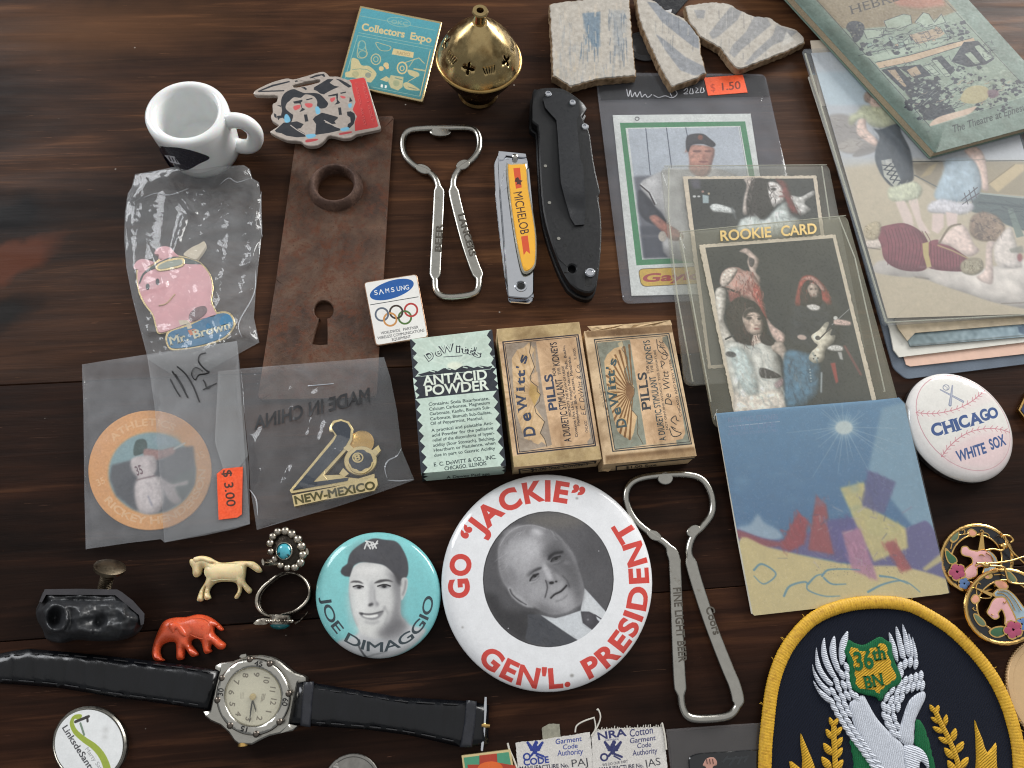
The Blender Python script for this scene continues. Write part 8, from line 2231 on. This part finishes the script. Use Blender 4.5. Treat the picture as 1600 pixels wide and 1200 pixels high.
rad = [(2.45 + .10 * math.sin(i * 2.1) + rb_.uniform(-.07, .07), 1.25 + (.13 if i % 3 == 0 else 0) + rb_.uniform(-.04, .04)) for i in range(N_)]
add('stitched_border', tube(path, rad, 12, True), mat('yellow_thread', (.80, .62, .14), .6, 0, .16, 1.6, .5, 5.0, dirt=(.66, .47, .08), dirt_at=(.5, .7), ds=.6), pt, 70)
fz_ = random.Random(6)
for i in range(46):
    k = fz_.randrange(N_)
    p = Vector(path[k])
    nrm = Vector((p.x - P(1390, 1150, 2)[0], p.y - P(1390, 1150, 2)[1], 0)).normalized()
    q0 = p + nrm * 2.3
    q1 = q0 + nrm * fz_.uniform(.4, 1.2) + Vector((fz_.uniform(-.8, .8), fz_.uniform(-.8, .8), fz_.uniform(-.6, .4)))
    add('loose_thread', tube([q0, (q0 + q1) / 2 + Vector((0, 0, .3)), q1], .11, 4), mat('yellow_fuzz', (.72, .56, .15), .8), pt)
WT = thread_mat('white_thread', (.86, .88, .92), .4, 5.0)
WT2 = thread_mat('white_thread_cross', (.86, .88, .92), 1.9, 5.0)
GN = thread_mat('green_thread', (.10, .42, .25), .3, 5.0)
YG = thread_mat('gold_thread', (.86, .67, .20), 1.0, 5.0)
def stitch(name, pts, m, z=3.0, t=.7, sm=3, r=1.1, base=2.1):
    q = W('C1', z, *pts)
    if sm:
        q = smooth(q, sm)
    return add(name, solid(q, z, base, spacing=1.3, dome=t, dome_r=r, rings=(.1, .35)), m, pt, 70)
stitch('green_ground', (605, 920, 660, 970, 720, 1040, 760, 1110, 740, 1160, 640, 1160, 625, 1040), GN, 2.5)
stitch('green_ground', (985, 805, 1030, 840, 1062, 920, 1090, 1030, 1105, 1120, 1090, 1180, 1040, 1180, 1045, 1030, 975, 950), GN, 2.5)
stitch('eagle_body', (612, 735, 640, 700, 690, 678, 715, 715, 750, 780, 790, 835, 850, 895, 915, 960, 925, 1040, 930, 1150, 830, 1160, 770, 1080, 715, 1000, 662, 900, 630, 820), WT, 3.0, .6, 3, 1.6)
stitch('eagle_wing', (1030, 655, 1045, 690, 1015, 760, 985, 830, 975, 960, 920, 955, 880, 905, 900, 860, 925, 780, 960, 700), WT, 3.0, .6, 3, 1.6)
stitch('eagle_head', (918, 972, 980, 965, 1030, 990, 1060, 1040, 1066, 1100, 1040, 1070, 1015, 1060, 1000, 1160, 940, 1160), WT2, 3.1, .6, 3, 1.6)
for f in ((603, 312, 606, 345, 600, 405, 592, 460, 576, 505, 560, 495, 553, 430, 562, 370, 582, 335), (528, 340, 536, 385, 540, 455, 560, 530, 545, 548, 516, 490, 500, 425, 510, 370), (471, 350, 478, 402, 494, 470, 524, 540, 540, 572, 518, 580, 478, 520, 455, 452, 456, 390),
          (425, 405, 434, 452, 456, 522, 492, 578, 522, 612, 502, 625, 450, 570, 420, 500), (404, 500, 418, 542, 455, 600, 502, 648, 502, 682, 442, 622, 410, 560), (410, 595, 442, 640, 500, 688, 500, 724, 450, 682, 416, 622),
          (840, 320, 872, 380, 888, 440, 888, 492, 862, 452, 845, 390), (880, 285, 905, 340, 926, 420, 932, 470, 906, 462, 890, 400, 878, 330), (916, 272, 941, 330, 957, 400, 957, 462, 932, 432, 921, 350), (951, 325, 970, 380, 977, 450, 962, 472, 951, 400), (972, 345, 990, 400, 1001, 460, 986, 482, 973, 420)):
    stitch('long_feather', f, WT2, 3.1, .8, 3, .8)
def small(x, y, ang, L, w):
    a = math.radians(ang)
    c, s = math.cos(a), math.sin(a)
    stitch('covert_feather', [v for u, h in ((-L, 0), (-L * .4, -w), (L * .4, -w * .9), (L, 0), (L * .4, w * .9), (-L * .4, w)) for v in (x + u * c - h * s, y + u * s + h * c)], WT2, 3.15, .6, 2, .7)
for row in (((540, 600, 70), (570, 560, 65), (598, 520, 70), (600, 570, 75)), ((520, 660, 62), (552, 640, 62), (582, 622, 65), (610, 620, 70)), ((512, 715, 55), (545, 700, 55), (575, 690, 58), (602, 680, 60), (630, 672, 62), (655, 690, 70)), ((530, 755, 50), (560, 745, 52), (590, 735, 55)), ((552, 795, 45), (582, 785, 50), (608, 778, 55)), ((575, 832, 45), (605, 825, 48)), ((598, 868, 42), (628, 862, 45)), ((620, 902, 40), (650, 895, 42)), ((645, 935, 35), (675, 928, 40)), ((668, 965, 32), (698, 958, 36)), ((692, 995, 30), (720, 990, 34)), ((712, 1025, 28), (745, 1022, 32)), ((735, 1055, 25), (768, 1055, 30)), ((755, 1085, 25), (788, 1088, 28)),
            ((900, 520, 100), (930, 500, 98), (960, 490, 95), (990, 500, 95), (905, 560, 105)), ((900, 620, 110), (930, 600, 105), (960, 590, 100), (990, 580, 98), (1020, 570, 95)), ((855, 650, 112), (885, 660, 112), (915, 650, 110), (945, 640, 105), (975, 630, 103), (1005, 620, 100), (1028, 625, 98)), ((825, 690, 112), (850, 710, 112), (880, 705, 112), (910, 695, 110)), ((810, 745, 75), (835, 760, 78), (860, 755, 85), (890, 745, 95)), ((815, 800, 65), (840, 815, 65), (868, 805, 72)), ((835, 850, 58), (862, 862, 58), (885, 850, 65)), ((862, 895, 52), (888, 905, 52))):
    for x, y, a in row:
        small(x, y, a, 34, 13)
sh = (605, 362, 640, 380, 690, 392, 735, 372, 785, 345, 820, 365, 850, 385, 852, 430, 870, 490, 895, 545, 908, 585, 890, 618, 830, 652, 790, 712, 765, 690, 700, 675, 645, 655, 615, 620, 610, 540, 600, 470, 576, 430, 590, 395)
stitch('shield_border', sh, GN, 3.2, .4, 3, .6)
q = offset_in(smooth(W('C1', 3.3, *sh), 3), 1.15).tolist()
add('shield_field', solid(q, 3.3, 2.4, spacing=1.5, dome=.25, dome_r=.5), YG, pt, 60)
for s, x0, y0, x1, y1, h in (('36', 640, 538, 752, 520, 108), ('th', 745, 482, 820, 470, 78), ('BN', 698, 640, 808, 618, 72)):
    add('shield_lettering', letters(line_loops(s, (x0, y0), (x1, y1), h, .02, 0, True, 0, .05), 3.1, 3.55, at('C1', 3.5)), GN, pt)
def laurel(stem, leaves):
    add('laurel_stem', tube([(*p, 2.7) for p in smooth(W('C1', 2.7, *stem), 5, False)], [(1.0, .5)] * (5 * (len(stem) // 2 - 1) + 1), 8), YG, pt, 60)
    for x, y, a, L, w in leaves:
        a = math.radians(a)
        c, s = math.cos(a), math.sin(a)
        stitch('laurel_leaf', [v for u, h in ((-L, 0), (-L * .3, -w), (L * .4, -w * .8), (L, 0), (L * .4, w * .8), (-L * .3, w)) for v in (x + u * c - h * s, y + u * s + h * c)], YG, 3.0, .7, 2, .8)
laurel((520, 850, 520, 920, 525, 1000, 530, 1130), ((510, 830, -110, 30, 13), (535, 832, -60, 30, 13), (498, 900, -120, 36, 16), (548, 885, -50, 38, 16), (490, 985, -125, 44, 20), (550, 950, -55, 42, 18), (482, 1065, -125, 46, 22), (550, 1010, -55, 42, 18), (552, 1080, -55, 44, 20)))
laurel((1095, 765, 1130, 840, 1170, 920, 1215, 1030, 1235, 1130), ((1085, 755, -120, 28, 13), (1112, 760, -70, 28, 13), (1106, 820, -150, 34, 15), (1160, 822, -80, 36, 14), (1118, 875, -150, 36, 16), (1207, 905, -75, 42, 18), (1155, 935, -155, 40, 18), (1240, 975, -55, 42, 20), (1182, 1010, -130, 44, 20), (1265, 1065, -55, 44, 20), (1195, 1085, -120, 44, 20)))
for f in ((335, 895, 352, 930, 378, 990, 410, 1070, 425, 1150, 350, 1150, 345, 1040, 335, 960), (270, 1055, 310, 1075, 345, 1110, 340, 1160, 300, 1160), (1325, 818, 1345, 870, 1370, 930, 1398, 1005, 1446, 948, 1450, 1020, 1445, 1150, 1340, 1150, 1335, 1040, 1332, 930)):
    stitch('gold_flame', f, YG, 3.0, .6, 2, 1.2)

# ------------------------------------------------------------------ cloth labels with threads
def cloth(label, q, paint, z, seed):
    cv = Print('C2', z, q, 14, C(204, 200, 194))
    paint(cv)
    cv.grain(.018, seed, 1)
    t = thing('cloth_label', label, 'label', (*centre(W('C2', z, *q)), .1), 'cloth garment labels')
    o = jag(W('C2', z, *q), .12, .5, seed)
    wv = noise2(seed, 5, .1, .3)
    add('woven_cloth', solid(o, lambda p, e: z + .3 * wv(*p), z - .5, spacing=2.5), printed('cloth_label_%d' % seed, cv, .85, 0, .5, 3.5, 0, .1), t, uv=cv)
    return t
def eagle(cv, x, y, s, c):
    for k in (-1, 1):
        for i in range(4):
            cv.line((x + k * 6 * s, y + 10 * s, x + k * (38 - 6 * i) * s, y + (-26 + 12 * i) * s), c, 11 * s)
    cv.ell(x, y + 4 * s, 14 * s, 30 * s, c).ell(x + 6 * s, y - 26 * s, 10 * s, 10 * s, c).ring(x - 42 * s, y + 46 * s, 16 * s, 16 * s, 9 * s, c).line((x + 8 * s, y + 30 * s, x + 44 * s, y + 44 * s), c, 9 * s).line((x + 6 * s, y + 40 * s, x + 36 * s, y + 56 * s), c, 6 * s).line((x - 20 * s, y + 40 * s, x - 4 * s, y + 20 * s), c, 9 * s)
def lab1(cv):
    b = C(46, 62, 138)
    eagle(cv, 462, 262, .9, b)
    cv.text('CODE', 410, 345, 528, 330, 32, b, .035).text('Garment', 556, 246, 678, 230, 24, b, .01, .12).text('Code', 590, 270, 660, 262, 22, b, .01, .12).text('Authority', 566, 300, 684, 290, 26, b, .01, .12)
    cv.text('MANUFACTURE No.', 390, 368, 620, 352, 20, C(40, 40, 60), .02).text('PAJ', 630, 352, 712, 342, 34, C(60, 60, 66))
def lab2(cv):
    b = C(52, 56, 100)
    cv.text('NRA', 752, 226, 884, 206, 36, b, .03).text('MEMBER', 785, 232, 850, 226, 8, b)
    eagle(cv, 822, 262, .95, b)
    cv.text('WE DO OUR PART', 775, 348, 893, 330, 13, C(60, 60, 70), .01).text('Cotton', 900, 212, 1010, 194, 34, b, .01, .12).text('Garment', 900, 242, 1020, 226, 24, b, .01, .12).text('Code', 934, 264, 1000, 256, 22, b, .01, .12).text('Authority', 914, 300, 1028, 286, 26, b, .01, .12)
    cv.text('MANUFACTURE No.', 760, 372, 965, 352, 20, C(40, 40, 60), .02).text('JAS', 974, 352, 1046, 340, 34, C(60, 60, 66))
l1 = cloth('cloth label with bright blue print next to the green and red pin', (372, 238, 480, 228, 600, 208, 715, 190, 728, 300, 740, 480, 395, 500, 384, 360), lab1, .9, 91)
l2 = cloth('cloth label with dark navy print and a frayed top, next to the clear black sleeve', (724, 212, 745, 178, 850, 172, 960, 168, 1050, 165, 1065, 260, 1088, 480, 738, 490, 730, 340), lab2, 1.0, 95)
thr = mat('cotton_thread', (.78, .76, .72), .85)
for par, c, w in ((l2, (722, 208, 750, 165, 765, 120, 755, 85, 748, 88), .28), (l2, (725, 205, 742, 170, 735, 120), .25), (l1, (648, 190, 655, 160, 690, 138, 738, 122), .28), (l1, (335, 240, 345, 275, 365, 320, 378, 356), .35), (l2, (1050, 146, 1062, 200, 1070, 270), .35)):
    add('loose_thread', tube([(*p, 1.2) for p in smooth(W('C2', 1.2, *c), 6, False)], w, 6), thr, par, 60)
fr_ = random.Random(2)
for i in range(26):
    x = 745 + i * 12
    y = 178 - i * .55
    add('frayed_end', tube([(*p, 1.1) for p in W('C2', 1.1, x, y + 4, x + fr_.uniform(-5, 5), y - fr_.uniform(2, 14))], .16, 4), thr, l2)
add('backing_scrap', solid(jag(W('C2', .7, 494, 170, 530, 150, 575, 152, 582, 222, 500, 226), .1, .6, 3), .5, .1), mat('grey_gauze', (.55, .54, .48), .9, 0, .2, .8, .5, 3), l1)

# ------------------------------------------------------------------ clear sleeve with a dark badge card
ds = thing('clear_sleeve', 'clear glossy sleeve with a black backing card beside the cloth labels', 'sleeve', P(1120, 1170))
add('sleeve_film', solid(W('C2', 1.1, 1070, 178, 1300, 160, 1535, 146, 1560, 500, 1110, 520), 1.1, .1, spacing=8), film('dark_sleeve_film', (.62, .60, .60), .10, .12, .3, .1, .25), ds)
add('backing_card', solid(W('C2', .7, 1082, 188, 1528, 156, 1550, 490, 1112, 510), .62, .3), mat('black_card', (.13, .115, .11), .5), ds)
bd = thing('black_badge', 'glossy black badge with a pink raised fist inside the clear sleeve', 'badge', (*P(1130, 1195), .6))
add('badge_plate', solid(rounded(W('C2', 1.6, 1172, 305, 1215, 288, 1530, 268, 1545, 480, 1190, 490), 3), 1.6, .7, bevel=.3), mat('gloss_black', (.07, .075, .085), .15, coat=.4), bd)
fist = mat('fist_pink', (.70, .52, .46), .5)
add('fist', solid(smooth(W('C2', 1.8, 1245, 330, 1258, 312, 1285, 306, 1302, 320, 1304, 342, 1285, 352, 1290, 400, 1250, 400, 1255, 355, 1240, 345), 3), 1.8, 1.5, bevel=.1), fist, bd)
for k in range(3):
    add('finger_line', tube([(*p, 1.85) for p in W('C2', 1.85, 1256 + 14 * k, 314, 1260 + 14 * k, 336)], .12, 5), mat('dark_line', (.2, .13, .12), .6), bd)
for x0, y0, x1, y1 in ((1330, 330, 1355, 300), (1360, 345, 1395, 300), (1400, 340, 1420, 300), (1430, 330, 1450, 295), (1340, 315, 1450, 305)):
    add('faint_stroke', tube([(*p, 1.62) for p in W('C2', 1.62, x0, y0, x1, y1)], .4, 5, flat=.08), mat('faint_grey', (.17, .18, .19), .4), bd)

# ------------------------------------------------------------------ pair of unicorn earrings
PINK, ROSE = mat('pink_cloisonne', (.82, .62, .62), .22), mat('rose_cloisonne', (.62, .27, .38), .22)
LEAFG, LBLUE, PEACH = mat('leaf_cloisonne', (.20, .36, .24), .22), mat('blue_cloisonne', (.34, .46, .64), .22), mat('peach_cloisonne', (.82, .58, .48), .22)
OLIVE, MANE = mat('olive_cloisonne', (.38, .44, .34), .22), mat('mane_cloisonne', (.58, .66, .70), .22)
def earring(label, cx, cy, rx, ry, z, head, horn, mane, flower, blue, leaves, buds, vines, at_):
    e = thing('hoop_earring', label, 'earring', (*P(*at_), .1), 'unicorn earrings')
    ring = lambda f, zz, n=64: W('C4', zz, *ellipse(cx, cy, rx * f, ry * f, n))
    add('black_ring', solid(ring(.95, z), z, z - 1.2, [ring(.70, z)]), BLACK, e)
    o = ring(.965, z)
    add('rope_rim', tube([(*o[i % 64], z - .3) for i in range(64)], [(.75 + (.12 if i % 2 else 0), .75) for i in range(64)], 8, True), GOLD, e, 30)
    add('inner_rim', tube([(*p, z - .2) for p in ring(.69, z)], .42, 8, True), GOLD, e, 50)
    def piece(name, pts, m, zz=z + .35, g=True, sm=3):
        q = W('C4', zz, *pts)
        q = smooth(q, sm) if sm else q
        if g:
            add(name + '_outline', solid(offset_in(q, -.28).tolist(), zz - .12, z - .9), GOLD, e)
        add(name, solid(q, zz, z - .4, dome=.15, dome_r=.5, spacing=1), m, e, 60)
    piece('unicorn_mane', mane, MANE, z + .4)
    piece('unicorn_head', head, PINK, z + .6)
    piece('unicorn_horn', horn, GOLD, z + .8, False, 0)
    for x, y, r in flower:
        for k in range(5):
            a = 2 * math.pi * k / 5 + .5
            piece('petal', [v for p in ellipse(x + r * .55 * math.cos(a), y + r * .55 * math.sin(a), r * .5, r * .5, 8) for v in p], ROSE, z + .75, True, 1)
    for x, y, r in blue:
        for k in range(5):
            a = 2 * math.pi * k / 5
            piece('petal', [v for p in ellipse(x + r * .55 * math.cos(a), y + r * .55 * math.sin(a), r * .5, r * .5, 8) for v in p], LBLUE, z + .65, True, 1)
    for q, m in leaves:
        piece('leaf', q, m)
    for q in buds:
        piece('bud', q, PEACH)
    for v in vines:
        add('gold_vine', tube([(*p, z + .05) for p in smooth(W('C4', z, *v), 5, False)], .3, 6), GOLD, e, 60)
    return e
e1 = earring('black and gold unicorn earring lying behind, touching the blue album', 432, 467, 286, 274, 2.2,
    (312, 410, 320, 375, 355, 370, 380, 395, 440, 405, 480, 395, 540, 430, 550, 490, 520, 520, 440, 530, 430, 600, 360, 620, 330, 590, 350, 540, 400, 500, 390, 455, 340, 440, 320, 430), (445, 395, 470, 255, 482, 255, 496, 400), (500, 400, 550, 420, 590, 480, 560, 560, 480, 600, 500, 500),
    ((280, 568, 66),), ((335, 658, 46),), (((190, 385, 225, 420, 270, 460, 272, 495, 220, 500, 195, 450), LEAFG), ((230, 300, 255, 265, 290, 255, 285, 305, 250, 335, 230, 325), OLIVE)), ((360, 262, 385, 235, 415, 245, 432, 270, 400, 292),),
    ((235, 345, 225, 390), (290, 280, 330, 275, 370, 265), (440, 268, 500, 265, 525, 285, 515, 300), (310, 245, 330, 240, 335, 260, 322, 272), (455, 250, 470, 240, 485, 260)), (1526, 874))
e2 = earring('black and gold unicorn earring lying in front, above the yellow rimmed patch', 652, 838, 314, 298, 4.6,
    (515, 880, 530, 850, 560, 790, 600, 765, 650, 770, 680, 820, 720, 900, 740, 970, 660, 990, 655, 920, 630, 860, 600, 890, 605, 920, 570, 935, 530, 905), (412, 692, 420, 688, 560, 735, 552, 765), (560, 745, 600, 705, 660, 705, 720, 745, 780, 820, 830, 900, 820, 970, 750, 990, 735, 920, 690, 830, 650, 765, 590, 760),
    ((718, 1020, 72),), ((785, 975, 50),), (((530, 1035, 570, 1005, 620, 995, 655, 1005, 655, 1050, 610, 1075, 560, 1070), LEAFG), ((410, 900, 440, 905, 490, 950, 500, 985, 460, 985, 425, 945), OLIVE), ((660, 560, 700, 575, 745, 630, 720, 655, 680, 625), OLIVE)), ((390, 780, 410, 750, 440, 750, 455, 785, 425, 815, 400, 805), (495, 598, 520, 582, 550, 590, 545, 612, 510, 618), (570, 650, 610, 635, 660, 650, 675, 690, 620, 700)),
    ((430, 820, 425, 870, 400, 860, 405, 845), (500, 985, 540, 1010), (560, 592, 620, 590, 645, 600), (455, 770, 500, 775, 540, 770), (430, 740, 425, 680, 440, 655, 460, 665)), (1570, 948))
for par, z, pts in ((e1, 4.2, (620, 300, 640, 280, 690, 290, 715, 320, 690, 340)), (e1, 4.4, (500, 400, 560, 390, 630, 400, 660, 340, 650, 290)), (e1, 4.6, (660, 330, 700, 400, 800, 500, 900, 580)), (e2, 6.4, (420, 520, 450, 505, 490, 510, 540, 520, 640, 530, 660, 580, 680, 640, 740, 660, 850, 660)), (e2, 6.4, (430, 500, 560, 500, 700, 480, 800, 450, 900, 440))):
    add('ear_wire', tube([(*p, z) for p in smooth(W('C4', z, *pts), 5, False)], .42, 8), GOLD, par, 60)
for par, z, x, y in ((e1, 3.6, 640, 365), (e2, 6.0, 500, 515)):
    w = W('C4', z, x, y)[0]
    add('hinge_bead', ball((*w, z), 1.3, 12, 8, (1.3, 1, 1)), GOLD, par, 60)

for q in ((590, 735, 640, 740, 690, 790, 730, 870), (600, 715, 670, 725, 730, 790, 780, 870), (640, 800, 650, 812, 662, 800), (545, 900, 560, 905)):
    add('gold_wire', tube([(*p, 5.35) for p in smooth(W('C4', 5.35, *q), 5, False)], .2, 6), GOLD, e2, 60)
for q in ((505, 420, 550, 450, 570, 500), (450, 440, 470, 432, 490, 445)):
    add('gold_wire', tube([(*p, 2.95) for p in smooth(W('C4', 2.95, *q), 5, False)], .2, 6), GOLD, e1, 60)
